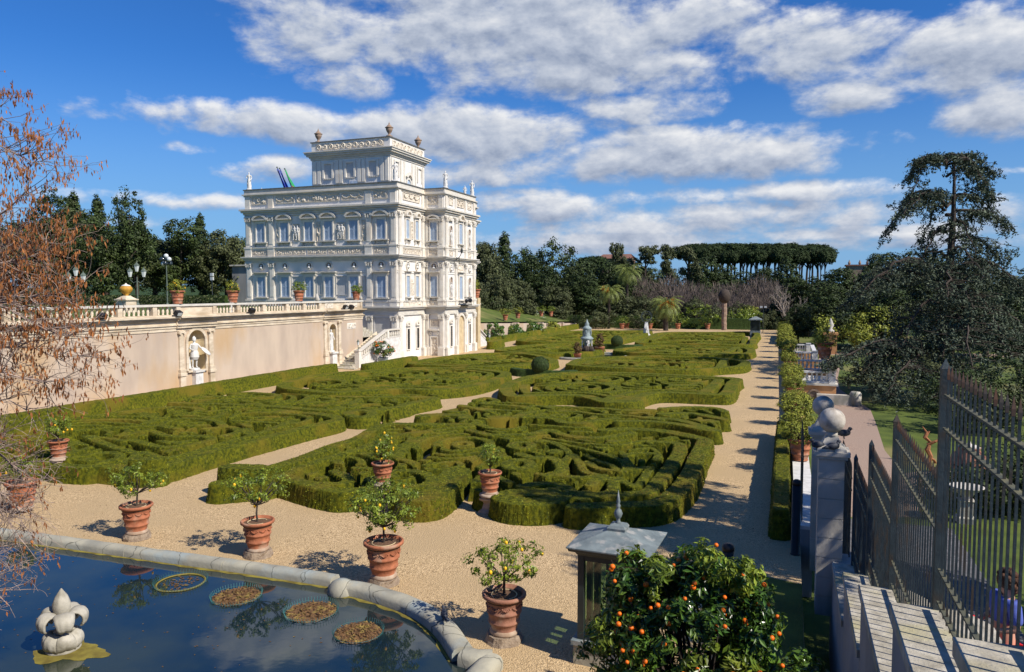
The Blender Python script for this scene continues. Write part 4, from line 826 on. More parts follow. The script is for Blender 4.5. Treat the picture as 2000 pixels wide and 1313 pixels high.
# round lobe by the front pot
R1s += [(ZB(ringp(490, 815, 180, 34, 40, 395, 20)), .95), (ZB([(640, 760), (640, 800)]), .6)]
R1p = ZA([(478, 520), (440, 560), (480, 610), (640, 670), (850, 715), (950, 730), (1080, 715), (1180, 700)])+ZB([(0, 750), (80, 780), (250, 840), (480, 860), (700, 850), (800, 890), (1050, 885), (1340, 872), (1460, 835), (1610, 690), (1700, 540), (1760, 430), (1650, 395), (1400, 345), (1200, 335), (640, 345), (60, 345)])+ZA([(1860, 232), (1500, 232), (1250, 235), (1080, 320), (900, 372), (700, 450)])
o1 = bed('largest box hedge bed in the right foreground, beside the gravel path', R1p, R1s, .046, 11, border=0, flake=330, pitch=.74)
# band between the first and second right beds
B2 = [([(1100, 292), (1300, 292), (1500, 312), (1680, 345), (1770, 355), (1700, 330), (1500, 282), (1300, 265)], .7), ([(1400, 202), (1600, 192), (1780, 200), (1840, 222)], .6), ([(1400, 240), (1600, 232), (1830, 275)], .7), ([(600, 190), (750, 192), (1000, 202), (1150, 215), (1340, 212)], .6),
      ([(620, 225), (800, 222), (950, 240), (1150, 250), (1400, 282)], .5), ([(100, 142), (180, 128), (250, 150), (150, 165), (300, 178), (430, 188)], .55), ([(0, 185), (200, 205), (400, 218)], .55), ([(450, 202), (500, 185), (570, 188), (630, 202)], .5)]
B2s = [(ZB(p), w) for p, w in B2]+[(ZA([(1520, 180), (1640, 172), (1790, 178), (1820, 195)]), .9), (ZA([(1790, 110), (1900, 130), (2000, 150)]), .6)]
bed('low scrolling hedge band between the two nearest right beds', gp([(826, 808), (890, 795), (935, 776), (1010, 784), (1110, 792), (1290, 796), (1400, 798), (1415, 805), (1395, 835), (1290, 822), (1180, 818), (1000, 818), (900, 824)]), B2s, .07, 23, border=0, flake=150, pitch=.72)
# corner stubs, higher block on top
def stub(label, pts, w, h, name='hedge_block'):
    return bed(label, [(p[0]-.1, p[1]) for p in pts[:1]]*3 if 0 else [pts[0], (pts[0][0]+.2, pts[0][1]), (pts[0][0]+.2, pts[0][1]+.2)], [(pts, w)], .06, 3, border=0, fill=False, hh=h, flake=200, name=name, group='square cut hedge blocks')
a = np.array(ZA([(110, 650), (420, 625)])); stub('low front hedge stub at the left corner of the nearest right bed', [tuple(a[0]), tuple(a[1])], .8, .64)
a = [tuple(G(400+.28*u, 760+.28*v, 1.0)[:2]) for u, v in ((180, 535), (350, 540))]; stub('taller square hedge block at the left corner of the nearest right bed', a, .9, 1.0)
a = [tuple(G(.35*u, 640+.35*v, 1.0)[:2]) for u, v in ((770, 728), (870, 728))]; stub('taller dark hedge block at the front of the left bed', a, .75, 1.0)
# --- nearest left bed
SL = [([(940, 757), (1230, 672), (1500, 602), (1700, 552), (1880, 508), (1830, 486), (1720, 472)], 0.722), ([(330, 758), (480, 768), (580, 762), (740, 778), (870, 772), (940, 757)], 0.680), ([(560, 745), (670, 715), (600, 690), (380, 720)], 0.510),
      ([(690, 745), (760, 700), (640, 660), (480, 600)], 0.510), ([(800, 690), (950, 720), (1250, 640), (1500, 565), (1650, 510)], 0.510), ([(860, 575), (950, 600), (1130, 600), (1180, 620), (1050, 650), (900, 660), (740, 620)], 0.510),
      ([(1000, 560), (900, 540), (1000, 505), (1200, 515), (1250, 545)], 0.510), ([(1240, 600), (1330, 575), (1280, 550), (1150, 560)], 0.510), ([(1290, 500), (1340, 475), (1500, 470), (1640, 480), (1730, 500), (1650, 530), (1450, 520), (1300, 515)], 0.425),
      ([(1380, 560), (1420, 600), (1330, 560)], 0.425), ([(985, 485), (1100, 490), (1190, 500), (1250, 470)], 0.510), ([(400, 505), (600, 478), (800, 450), (1000, 440), (1110, 450), (1080, 470), (990, 475)], 0.595), ([(20, 570), (200, 535), (400, 505)], 0.680),
      ([(1160, 465), (1270, 455)], 0.510), ([(490, 600), (600, 610), (690, 625)], 0.425), ([(410, 570), (520, 560), (690, 550), (860, 545)], 0.425)]
L1p = ZL([(325, 765), (480, 775), (590, 770), (740, 788), (870, 782), (945, 768), (1230, 685), (1500, 615), (1700, 565), (1905, 515), (1840, 480), (1720, 462), (1500, 462), (1290, 450), (1160, 450), (1000, 430), (700, 450), (400, 492), (40, 555), (-200, 600), (-250, 760), (0, 780), (200, 775)])
bed('nearest left box hedge bed, below the ochre wall', L1p, [(ZL(p), w) for p, w in SL], .05, 31, border=0, flake=230, pitch=.74)
L2s = [(ZL([(965, 415), (1090, 420), (1200, 420), (1330, 425), (1440, 420)]), .7), (ZL([(1090, 400), (1280, 395), (1550, 375), (1400, 360), (1290, 365)]), .6), (ZL([(1450, 430), (1600, 440), (1720, 450), (1860, 455), (1900, 440)]), .8), (ZL([(1680, 420), (1870, 400), (1800, 385)]), .6),
       (ZA(ringp(1085, 165, 85, 22)), .7), (ZA([(1200, 140), (1360, 118), (1430, 95), (1590, 62), (1550, 50), (1250, 52), (950, 48)]), .8), (ZA([(1010, 125), (1100, 105), (1200, 100)]), .5)]
bed('scrolling hedge band behind the nearest left bed', gp([(337, 788), (372, 772), (450, 764), (545, 766), (660, 770), (848, 768), (845, 779), (790, 795), (735, 812), (690, 812), (640, 800), (520, 806), (430, 796), (350, 790)]), L2s, .075, 37, border=0, flake=100, pitch=.72)
# --- farther beds
z4 = lambda pts: gp([(700+.4*u, 620+.4*v) for u, v in pts])
def far(label, px, res, seed, fl=0, strokes=(), **k): bed(label, gp(px), strokes, res, seed, flake=fl, **k)
far('second right hedge bed, beyond the low scrolling band', [(975, 754), (1000, 741), (1044, 731), (1120, 725), (1220, 726), (1340, 731), (1444, 738), (1444, 748), (1432, 769), (1390, 771), (1290, 768), (1240, 781), (1180, 785), (1120, 772), (1000, 774), (978, 766)], .062, 41, 70, strokes=[(gp([(1370, 768), (1395, 750), (1404, 741)]), .8), (gp(ringp(1215, 779, 30, 5)), .8)])
far('third right hedge bed, just below the round fountain', [(1108, 708), (1140, 698), (1260, 694), (1380, 697), (1459, 703), (1458, 714), (1412, 718), (1340, 722), (1240, 720), (1160, 716), (1110, 712)], .075, 43, strokes=[(gp([(1404, 717), (1412, 705), (1418, 699)]), .8)])
far('fourth right hedge bed, right of the round fountain', [(1202, 681), (1300, 673), (1400, 676), (1468, 679), (1466, 690), (1380, 692), (1300, 691), (1220, 687)], .085, 47, strokes=[(gp([(1410, 690), (1440, 677)]), .9)])
far('farthest right hedge bed, by the far potted trees', [(1240, 669), (1262, 658), (1292, 649), (1400, 648), (1480, 649), (1478, 663), (1470, 673), (1380, 672), (1300, 670)], .09, 53)
far('left hedge bed in the middle distance, below the stairs', [(541, 749), (600, 733), (700, 723), (800, 717), (900, 717), (985, 724), (996, 732), (940, 752), (850, 762), (780, 760), (700, 764), (640, 766), (560, 760)], .062, 59, 70)
far('left hedge bed in front of the villa doorway', [(794, 708), (860, 696), (960, 688), (1035, 690), (1088, 701), (1080, 709), (1040, 713), (948, 717), (852, 713)], .07, 61)
far('left hedge bed beyond the villa, beside the fountain', [(965, 682), (1020, 674), (1100, 670), (1172, 671), (1174, 684), (1100, 690), (1030, 689)], .085, 67)
far('farthest left hedge bed, along the pink wall', [(1007, 664), (1050, 655), (1108, 646), (1200, 645), (1266, 645), (1270, 649), (1220, 663), (1150, 668), (1060, 668)], .09, 71)
def hline(label, pts, w, h=.80, fl=0, res=.08, m='hedge', name='hedge'):
    return bed(label, [pts[0], (pts[0][0]+.1, pts[0][1]), (pts[0][0], pts[0][1]+.1)], [(pts, w)], res, 3, border=0, fill=False, hh=h, flake=fl, name=name, mtr=m, group='long straight hedges')
hline('long straight hedge at the foot of the ochre retaining wall', [(-36.5, 12), (-36.5, 34), (-36.5, 53.7)], 1.0, .9, 60)
hline('straight hedge at the foot of the pink wall beyond the villa', [(-37.2, 90), (-37.2, 134)], 1.0, .9, 0, .12)
hline('clipped hedge in front of the villa flank wall and stairs', [tuple(G(717, 712, .9)[:2]), tuple(G(806, 697, .9)[:2])], 1.1, .95, 40)
hline('short hedge at the foot of the far villa stairs', [(-33.8, 83.5), (-34.6, 88)], 1.3, .95)
hline('narrow clipped hedge on the right edge of the gravel path', [(-.12, 22.4), (-.15, 30), (-.2, 37.8)], .55, .85, 200, .06)
hline('narrow hedge segment far along the right path edge', [(-1.1, 104), (-1.3, 124)], .6, 1.2, 0, .12)
hline('dark tall hedge closing the far end of the garden, left part', [(-44, 141), (-22, 141)], 1.6, 2.3, 0, .15, 'hedgedark')
hline('dark tall hedge closing the far end of the garden, right part', [(-19, 142), (-6, 142)], 1.6, 2.0, 0, .15, 'hedgedark')
# small dark round hedge with ball
for x, y, l in ((1055, 727, 'dark low hedge ring and ball topiary left of the central path'), (1205, 676, 'dark ball topiary on a low hedge beyond the fountain')):
    c = G(x, y, .4); t = thing('topiary', l, 'topiary', (c[0], c[1], 0)); mb = MB()
    a = bed('x', [(c[0], c[1]), (c[0]+.1, c[1]), (c[0], c[1]+.1)], [([(c[0]-2.6, c[1]+.9), (c[0]-1.4, c[1]), (c[0]+1.4, c[1]), (c[0]+2.6, c[1]+.9)], .8)], .1, 5, border=0, fill=False, hh=.6, mtr='hedgedark', name='low_hedge')
    for k in ('label', 'category', 'group'): del a[k]
    a.parent = t; a.location = -t.location
    rg = np.random.default_rng(4); n = 1800; d = rg.normal(size=(n, 3)); d /= np.linalg.norm(d, axis=1)[:, None]
    mb.ball((0, 0, .95), .72, 20, 14); mb.build('ball', 'hedgedark', t, loc=(0, 0, 0)); MB().leaves(d*.74+np.array([0, 0, .95]), d+rg.normal(0, .4, (n, 3)), .09, .7, rg).build('leaves', 'hedgeleaf' if 0 else 'ilex', t, loc=(0, 0, 0))
# ------------------------------------------------------------------ potted citrus trees
def crown(rng, c, rad, ncl, clr, per, size, asp=.5, up=.3, jit=.6, fold=0., shell=.55, droop=0., flat=1., lo=-1.):
    """leaf clumps spread through an uneven ellipsoid; returns a MB"""
    d = rng.normal(size=(ncl*3, 3)); d /= np.linalg.norm(d, axis=1)[:, None]; d = d[d[:, 2] > lo][:ncl]; n = len(d)
    r = shell+(1-shell)*rng.random(n)**.5; r = r*(1+.22*vnoise(d*2+rng.uniform(0, 40, 3), 1.5)*2)
    cc = d*r[:, None]*np.array(rad); k = rng.integers(int(per*.6), int(per*1.3)+1, n); idx = np.repeat(np.arange(n), k); m = len(idx)
    e = rng.normal(size=(m, 3)); e /= np.linalg.norm(e, axis=1)[:, None]; q = rng.random(m)**.4; cs = clr*rng.uniform(.6, 1.35, n)[idx]
    P = cc[idx]+e*(q*cs)[:, None]*np.array([1, 1, .75*flat])
    N = e*.7+d[idx]*.5+np.array([0, 0, up])+rng.normal(0, jit*.5, (m, 3))
    return MB().leaves(P+np.array(c), N, size, asp, rng, droop, fold), cc+np.array(c)
POTP = [(.30, 0), (.325, .03), (.33, .07), (.305, .10), (.345, .26), (.375, .28), (.375, .32), (.355, .34), (.385, .50), (.415, .52), (.415, .56), (.395, .58), (.43, .82), (.47, .86), (.52, .88), (.525, .94), (.50, .965), (.455, .955), (.44, .88), (.0, .87)]
def branches(mb, rng, base, top, tips, r0=.028, k=1.):
    mb.tube([base, base*(.5)+top*.5+rng.normal(0, .02, 3), top], [r0*1.2, r0, r0*.9], 6)
    for t in tips:
        m = top*.45+t*.55+np.array([0, 0, -.05*k])+rng.normal(0, .03*k, 3); mb.tube([top, m, t], [r0*.6, r0*.4, r0*.15], 4)
def citrus(label, loc, sc_=1., seed=1, h=.55, rad=(.55, .55, .38), m='lemonleaf', fruit=8, lean=(0, 0), dens=1., potm='terra', fr='lemon', group='potted lemon trees around the pool', fold=.3, lsz=.078, low=0., det=True, name='potted_lemon_tree', cat='potted tree', ncl=46, sp=1.):
    rng = np.random.default_rng(seed); t = thing(name, label, cat, tuple(loc), rng.uniform(0, 6), group); S = sc_
    prof = [(r*S, z*S) for r, z in POTP]; mb = MB().lathe(prof[1:], n=36 if det else 14, cap=False)
    if det:   # garland relief under the rim
        for k in range(10):
            a = k*math.tau/10; 
            for j in range(6): aa = a+(j-2.5)*.085; z = .72-.06*math.cos((j-2.5)*.55); mb.ball(((.423+.0)*S*math.cos(aa), .423*S*math.sin(aa), z*S), .022*S, 6, 4)
    mb.build('pot', potm, t, True, loc=(0, 0, 0))
    if det: MB().lathe([(.338*S, .0), (.345*S, .05*S), (.325*S, .085*S), (.312*S, .11*S)], n=30).build('pot_foot', 'potfoot', t, True, loc=(0, 0, 0))
    q = MB().lathe([(.445*S, .80*S), (.445*S, .885*S), (.2*S, .90*S), (.02*S, .905*S)], n=20); q.build('soil', 'soil', t, loc=(0, 0, 0))
    if det: MB().tube([(.30*S*math.cos(a), .30*S*math.sin(a), .905*S) for a in np.linspace(.3, 5.2, 24)], .011, 5).build('drip_hose', 'niche', t, loc=(0, 0, 0))
    zt = .9*S+h; c = np.array([lean[0], lean[1], zt+rad[2]*(.75-low)]); base = np.array([0, 0, .88*S]); top = np.array([lean[0]*.4, lean[1]*.4, zt-.12*(1-low)])
    lv, cc = crown(rng, c, rad, int(ncl*dens*1.25), .13*sp, 36 if det else 22, lsz, .48, .35, .8, fold, .35)
    w = MB(); branches(w, rng, base, top, cc[::3]); w.build('trunk', 'bark', t, loc=(0, 0, 0)); lv.build('crown', m, t, loc=(0, 0, 0))
    fm = MB().ball((0, 0, 0), .034 if fr == 'lemon' else .038, 8, 6, (1, 1, 1.25 if fr == 'lemon' else 1)).mesh(fr, fr, True)
    for i in range(fruit):
        k = rng.integers(len(cc)); p = cc[k]+rng.normal(0, .05, 3)+(cc[k]-c)*.12+np.array([0, 0, -.05]); mk_obj(fr, fm, t, tuple(p), 0, rng.uniform(.85, 1.2))
    return t
def block(loc, l, r=.34, h=.16, m='block'):
    rng = np.random.default_rng(int(abs(loc[0])*100)); mb = MB(); n = 14; a = np.arange(n)*math.tau/n; V = []
    for z, k in ((0, 1.18), (h*.5, 1.1), (h, 1.0), (h, .4)): rr = r*k*(1+rng.normal(0, .04, n)); V.append(np.stack([rr*np.cos(a), rr*np.sin(a), np.full(n, z)+rng.normal(0, .008, n)], -1))
    i = np.arange(3)[:, None]*n; j = np.arange(n)[None]; k = (j+1) % n; mb.add(np.array(V).reshape(-1, 3), np.stack([i+j, i+k, i+n+k, i+n+j], -1).reshape(-1, 4)); mb.n += 1; mb.v.append(np.array([[0, 0, h]], np.float32)); mb.f.append(np.stack([3*n+j[0], 3*n+k[0], np.full(n, 4*n)], -1).astype(np.int32))
    o = mb.build('stone_block', m, None, loc=tuple(loc)); tag(o, l, 'stone block', 'rough stone blocks under the pots'); return o
for i, (px, py, S, h, rad, lab, kw) in enumerate((
    (265, 1052, .98, .48, (.76, .76, .42), 'lemon tree in a terracotta pot, leftmost complete one beside the pool', dict(lean=(.0, .1), fruit=6)),
    (502, 1086, .96, .55, (.84, .78, .52), 'lemon tree in a terracotta pot, second from the left beside the pool', dict(lean=(.0, .15), fruit=5, dens=1.1)),
    (748, 1140, 1.06, .50, (.92, .84, .60), 'densest yellow green lemon tree in a terracotta pot, behind the pool corner', dict(fruit=11, dens=1.9)),
    (983, 1251, .98, .42, (.88, .80, .38), 'flat crowned lemon tree in a shaded terracotta pot, nearest to the kiosk', dict(fruit=10, potm='terra2', dens=.95)))):
    g = G(px, py, 0); block((g[0], g[1]+.05, 0), ['tufa block under the leftmost pool pot', 'tufa block under the second pool pot', 'tufa block under the densest lemon pot', 'tufa block under the shaded pot by the kiosk'][i])
    citrus(lab, (g[0], g[1]+.05, .16), S*.88, 10+i, h, rad, **kw)
# bush of the second row, on carved pedestals in front of the beds
def pedestal(loc, l):
    t = thing('carved_pedestal', l, 'pedestal', tuple(loc), 0, 'carved pedestals under potted trees')
    MB().lathe([(.42, 0), (.40, .08), (.28, .14), (.22, .30), (.24, .36), (.36, .42), (.38, .47), (.30, .52)], n=4).build('base', 'potfoot', t, loc=(0, 0, 0)); MB().lathe([(.30, .52), (.35, .55), (.33, .60), (.28, .62)], n=20).build('collar', 'potfoot', t, True, loc=(0, 0, 0))
for i, (px, py, lab, l2, kw) in enumerate(((748, 978, 'lemon tree with many lemons on a pedestal before the right bed, left one', 'carved pedestal in front of the right bed, left one', dict(fruit=24, low=.35, rad=(.42, .42, .5), dens=.8)),
    (957, 1000, 'sparse lemon tree on a pedestal before the right bed, beside the round lobe', 'carved pedestal beside the round hedge lobe', dict(fruit=5, rad=(.40, .40, .45), dens=.6)),
    (116, 925, 'lemon tree in a tall terracotta pot at the corner of the left bed', 'carved pedestal at the corner of the left bed', dict(fruit=10, rad=(.50, .5, .40), dens=.8)))):
    g = G(px, py, 0); pedestal((g[0], g[1], 0), l2); citrus(lab, (g[0], g[1], .60), .74, 30+i, .30, group='potted lemon trees by the beds', **kw)
g = G(60, 1005, 0); citrus('terracotta potted lemon half hidden by bare twigs at the left edge', (g[0]-.5, g[1]+.1, .1), .95, 77, .4, (.5, .5, .3), dens=.5, fruit=3)
# pots on the terrace balustrade
for i, (px, py, S, m, fru, lab) in enumerate(((347, 592, .95, 'yellow', 10, 'potted lemon tree on the balustrade right of the tall globe lamp'), (455, 589, .95, 'yellow', 10, 'potted pale lemon tree on the balustrade before the outbuilding'),
    (584, 587, .95, 'lemonleaf', 0, 'dark green potted shrub on the balustrade before the villa windows'), (696, 585, .85, 'lemonleaf', 0, 'dark green potted shrub at the right end of the balustrade'))):
    p = XP(px, py, -39.02); citrus(lab, (-39.02, p[1], 6.19), S*1.0, 50+i, .02, (.62, .62, .5), m, fru, group='potted shrubs on the balustrade', low=.1, dens=1.1, det=False, lsz=.10, name='potted_shrub', ncl=50)
# far pots
def shrubpot(px, py, z, S, rad, m, lab, seed, name='potted_shrub', cat='potted tree', group='small far potted shrubs', h=.05, loc=None, fruit=0, X0=None):
    p = loc if loc is not None else (G(px, py, z) if X0 is None else XP(px, py, X0)); return citrus(lab, tuple(p), S, seed, h, rad, m, fruit, group=group, low=.1, det=False, lsz=.13, name=name, cat=cat, ncl=30, sp=1.4)
pairs = [(1215, 643), (1224, 641.5), (1270, 642.5), (1279, 641.5), (1324, 643), (1331, 641.5), (1382, 643.5), (1389, 642.)]
nm = ['first', 'second', 'third', 'fourth', 'fifth', 'sixth', 'seventh', 'eighth']
for i, (px, py) in enumerate(pairs): shrubpot(px, py, 0, 1.1, (1.2, 1.2, .9), 'lemonleaf', f'{nm[i]} from the left of the potted shrubs along the far end of the beds', 100+i, group='potted shrubs at the far end')
for i, (px, py, z) in enumerate(((987, 626, 3.3), (1011.5, 622, 3.3), (1057, 618, 2.6), (1076, 618, 2.4))):
    p = XP(px, py, -39.6); shrubpot(0, 0, 0, .9, (.9, .9, .6), 'yellow' if i < 2 else 'lemonleaf', ['leftmost potted shrub on the lawn edge above the pink wall', 'second potted shrub on the lawn edge above the pink wall', 'large potted shrub at the right end of the pink wall', 'small potted tree rightmost above the pink wall'][i], 120+i, loc=(p[0], p[1], p[2]), group='potted shrubs above the pink wall')
p = YP(930, 582, 84); shrubpot(0, 0, 0, 1.1, (.5, .5, .8), 'yellow', 'potted shrub behind the right corner of the villa ledge', 130, loc=tuple(p)); MB().box(p[0]-.4, p[0]+.4, p[1]-.4, p[1]+.4, 0, p[2]); o = MB().box(p[0]-.4, p[0]+.4, 83.6, 84.4, 0, p[2]).build('garden_pier', 'niche'); tag(o, 'plain yellow pier carrying a pot behind the villa corner', 'pier')
# espaliered citrus against the pink wall
def bush(label, loc, rad, m, ncl, clr, per, size, seed, name='shrub', cat='shrub', group=None, trunk=True, fruit=None, shell=.5, fold=0., lo=-1.):
    rng = np.random.default_rng(seed); t = thing(name, label, cat, tuple(loc), 0, group); c = np.array([0, 0, rad[2]*1.05])
    lv, cc = crown(rng, c, rad, ncl, clr, per, size, .55, .3, .8, fold, shell, lo=lo); lv.build('foliage', m, t, loc=(0, 0, 0))
    if trunk: w = MB(); w.tube([(0, 0, -.1), (.02, .03, rad[2]*.5), (0, 0, rad[2])], [.07, .06, .04], 6); [w.tube([(0, 0, rad[2]*.6), x*.5+c*.3, x], [.04, .02, .01], 4) for x in cc[::5]]; w.build('trunk', 'bark', t, loc=(0, 0, 0))
    if fruit:
        fm = MB().ball((0, 0, 0), fruit[2], 8, 6).mesh(fruit[0], fruit[0], True)
        for i in range(fruit[1]): x = cc[rng.integers(len(cc))]; mk_obj(fruit[0], fm, t, tuple(c+(x-c)*1.12+rng.normal(0, clr*.4, 3)))
    return t
for i, (px, py, r, h) in enumerate(((963, 653, 1.9, 2.4), (1006, 646, 1.4, 1.8), (1041, 641, 1.5, 1.8), (1076, 636, 1.5, 1.5))):
    p = XP(px, py, -38.3); bush(['tallest', 'second', 'third', 'fourth and smallest'][i]+' citrus shrub from the left against the pink wall', (p[0], p[1], 0), (r, r*1.1, h*.55), 'orangeleaf' if i != 3 else 'yellow', 60, .45, 60, .26, 140+i, group='citrus shrubs against the pink wall')
# orange tree in a blue tub before the flank wall
g = XP(748, 703, -36.2); t = bush('small orange tree in a blue tub before the white stair wall', (-36.2, g[1], .75), (.95, 1.0, .75), 'orangeleaf', 46, .28, 60, .13, 160, name='orange_tree', cat='orange tree', fruit=('orange', 26, .07))
MB().lathe([(.42, -.75), (.50, -.05), (.54, 0), (.48, 0), (.44, -.1), (0, -.12)], n=18, cap=False).build('tub', 'flagblue' if 0 else 'bronze', t, True, loc=(0, 0, 0))
# row of potted topiary on the right boundary wall
RW = thing('boundary_wall', 'low white capped wall on the right edge of the gravel path', 'wall', (.3, 40, 0))
ys = list(range(22, 134, 8)); mb = MB(); cp = MB()
for a, b_ in zip(ys[:-1], ys[1:]):
    xa, xb = wx(a), wx(b_); mb.quadbox([(xa-.05, a), (xa+.35, a), (xb+.35, b_), (xb-.05, b_)], -1.6, .42); cp.quadbox([(xa-.12, a), (xa+.48, a), (xb+.48, b_), (xb-.12, b_)], .423, .52)
mb.build('wall_body', 'greyplaster', RW); cp.build('coping', 'marble', RW)
tp = citrus('potted round shrub nearest in the row on the white capped wall', (wx(31)+.15, 30.6, .52), .92, 200, .0, (.78, .78, .46), 'yellow', 0, group='potted round shrubs on the boundary wall', low=.1, dens=1.5, det=False, lsz=.085, name='potted_shrub', ncl=95)
ordn = ['second', 'third', 'fourth', 'fifth', 'sixth', 'seventh', 'eighth', 'ninth', 'tenth', 'eleventh', 'twelfth', 'thirteenth', 'fourteenth', 'fifteenth', 'sixteenth']
for i, y in enumerate((33.6, 37.4, 41.5, 46.3, 51.5, 57, 63, 69.5, 76, 83, 91, 99, 107, 115, 123)):
    dup(tp, (wx(y)+.12, y, .52), i*1.7, f'potted round shrub, {ordn[i]} of the row along the white capped wall counting from near', (1.05+.12*math.sin(i*1.7), 1.05+.12*math.sin(i*1.7), 1+.10*math.sin(i*2.3)) if i < 8 else (1.35, 1.35, 1.2))
# ------------------------------------------------------------------ pool
def arcpts(c, r, a0, a1, n): return [(c[0]+r*math.cos(math.radians(a)), c[1]+r*math.sin(math.radians(a))) for a in np.linspace(a0, a1, n)]
edge1 = [tuple(G(x, y, .22)[:2]) for x, y in ((-260, 985), (0, 1036), (150, 1056), (300, 1077), (480, 1101), (655, 1127))]
edge2 = [tuple(p) for p in spline([tuple(G(x, y, .24)[:2]) for x, y in ((668, 1140), (700, 1143), (760, 1160), (820, 1183), (868, 1218), (905, 1268))], 5)]
edge3 = [tuple(G(x, y, .24)[:2]) for x, y in ((905, 1271), (930, 1278), (962, 1277))]
edge4 = [tuple(G(x, y, .24)[:2]) for x, y in ((962, 1279), (930, 1313), (880, 1370))]
rim = thing('pool_rim', 'rounded grey stone rim around the pool in the foreground', 'pool rim', (-10, 14, 0))
def rimseg(pts, w, zt, name='rim_stone', bot=-.05):
    P = np.array(pts, float); T = np.gradient(P, axis=0); T /= np.linalg.norm(T, axis=1)[:, None]; N = np.stack([-T[:, 1], T[:, 0]], -1)
    sec = [(-.5, bot), (-.5, zt*.62), (-.40, zt*.88), (-.2, zt), (.2, zt), (.40, zt*.88), (.5, zt*.6), (.5, bot)]; V = []
    for p, nn in zip(P, N):
        for s, z in sec: V.append((p[0]+nn[0]*s*w, p[1]+nn[1]*s*w, z+(.006*math.sin(p[0]*7+s*4) if z > 0 else 0)))
    k = len(sec); f = [(i*k+j, (i+1)*k+j, (i+1)*k+j+1, i*k+j+1) for i in range(len(P)-1) for j in range(k-1)]; mb = MB().add(V, f)
    for b0 in (0, (len(P)-1)*k): mb.add([V[b0+j] for j in range(k)], [(0, 1, 6, 7), (1, 2, 5, 6), (2, 3, 4, 5)])
    return mb.build(name, 'rim', rim, True)
def dens(p, n=6): q = []; [q.extend([tuple(np.array(a)*(1-t)+np.array(b)*t) for t in np.linspace(0, 1, n, endpoint=False)]) for a, b in zip(p[:-1], p[1:])]; return q+[p[-1]]
E1 = dens(edge1, 10); cuts = [0, 17, 27, 38, len(E1)-1]
for a, b_ in zip(cuts[:-1], cuts[1:]): rimseg([np.array(E1[a])+.006, *E1[a+1:b_], np.array(E1[b_])-.006], .40, .26)
half = len(edge2)//2
rimseg(edge2[:half+1], .46, .29); rimseg(edge2[half:], .46, .287); rimseg(dens(edge3, 4), .42, .28); rimseg(dens(edge4, 6), .44, .27)
mb = MB().ball((edge2[0][0], edge2[0][1], .05), .36, 16, 8, (1.0, .9, .85)); mb.build('corner_stone', 'rim', rim, True)
# algae line inside the rim
def algae(pts, off):
    P = np.array(pts, float); T = np.gradient(P, axis=0); T /= np.linalg.norm(T, axis=1)[:, None]; N = np.stack([-T[:, 1], T[:, 0]], -1); mb = MB(); V = []
    for p, nn in zip(P, N): j = .03*math.sin(p[0]*9)+.02*math.sin(p[0]*23); V += [(p[0]+nn[0]*off, p[1]+nn[1]*off, .05), (p[0]+nn[0]*(off*1.28+j*np.sign(off)), p[1]+nn[1]*(off*1.28+j*np.sign(off)), .034)]
    return mb.add(V, [(2*i, 2*i+1, 2*i+3, 2*i+2) for i in range(len(P)-1)]).build('algae_fringe', 'algae', rim)
algae(E1, -.21); algae(edge2, -.24)
# water: a sheet just over the gravel level inside the rim
wm = bpy.data.materials.new('pool_water'); wm.use_nodes = True; t_ = wm.node_tree; b_ = t_.nodes['Principled BSDF']; b_.inputs['Base Color'].default_value = (.010, .026, .036, 1); b_.inputs['Roughness'].default_value = .03; b_.inputs['IOR'].default_value = 1.45
b_.inputs['Specular IOR Level'].default_value = 1.0
n_ = t_.nodes.new('ShaderNodeTexNoise'); n_.inputs['Scale'].default_value = 2.2; n_.inputs['Detail'].default_value = 3; bp = t_.nodes.new('ShaderNodeBump'); bp.inputs['Strength'].default_value = .05; bp.inputs['Distance'].default_value = .02
co = t_.nodes.new('ShaderNodeTexCoord'); t_.links.new(co.outputs['Object'], n_.inputs['Vector']); t_.links.new(n_.outputs[0], bp.inputs['Height']); t_.links.new(bp.outputs[0], b_.inputs['Normal'])
n3_ = t_.nodes.new('ShaderNodeTexNoise'); n3_.inputs['Scale'].default_value = .35; n3_.inputs['Detail'].default_value = 6; t_.links.new(co.outputs['Object'], n3_.inputs['Vector'])
r3_ = t_.nodes.new('ShaderNodeValToRGB'); r3_.color_ramp.elements[0].position = .42; r3_.color_ramp.elements[0].color = (.005, .016, .026, 1); r3_.color_ramp.elements[1].position = .62; r3_.color_ramp.elements[1].color = (.028, .038, .024, 1); t_.links.new(n3_.outputs[0], r3_.inputs[0]); t_.links.new(r3_.outputs[0], b_.inputs['Base Color'])
MT['water'] = wm
poly = [(p[0], p[1]) for p in E1]+[tuple(p) for p in edge2]+list(edge3)+list(edge4)+[(-7.2, 7.5), (-22, 7.5), (-26, 10)]
from mathutils.geometry import tessellate_polygon
mb = MB(); tri = tessellate_polygon([[Vector((p[0], p[1], 0)) for p in poly]]); tri = [t if (poly[t[1]][0]-poly[t[0]][0])*(poly[t[2]][1]-poly[t[0]][1])-(poly[t[1]][1]-poly[t[0]][1])*(poly[t[2]][0]-poly[t[0]][0]) > 0 else (t[0], t[2], t[1]) for t in tri]
mb.add([(p[0], p[1], .03) for p in poly], tri); struct(mb.build('water', 'water'))
# floating dead leaves on the water: stuff
rng = np.random.default_rng(8); n = 260; C = np.stack([rng.uniform(-21, -7, n), rng.uniform(9.6, 14.6, n), np.full(n, .036)], -1); C = C[(C[:, 0] < -8.2-(C[:, 1]-12)*.8)]
o = MB().leaves(C, np.tile([0, 0, 1.], (len(C), 1))+rng.normal(0, .02, (len(C), 3)), .055, .5, rng).build('floating_leaves', 'leaves'); tag(o, 'scattered small dead leaves floating on the pool water', 'leaves', kind='stuff')
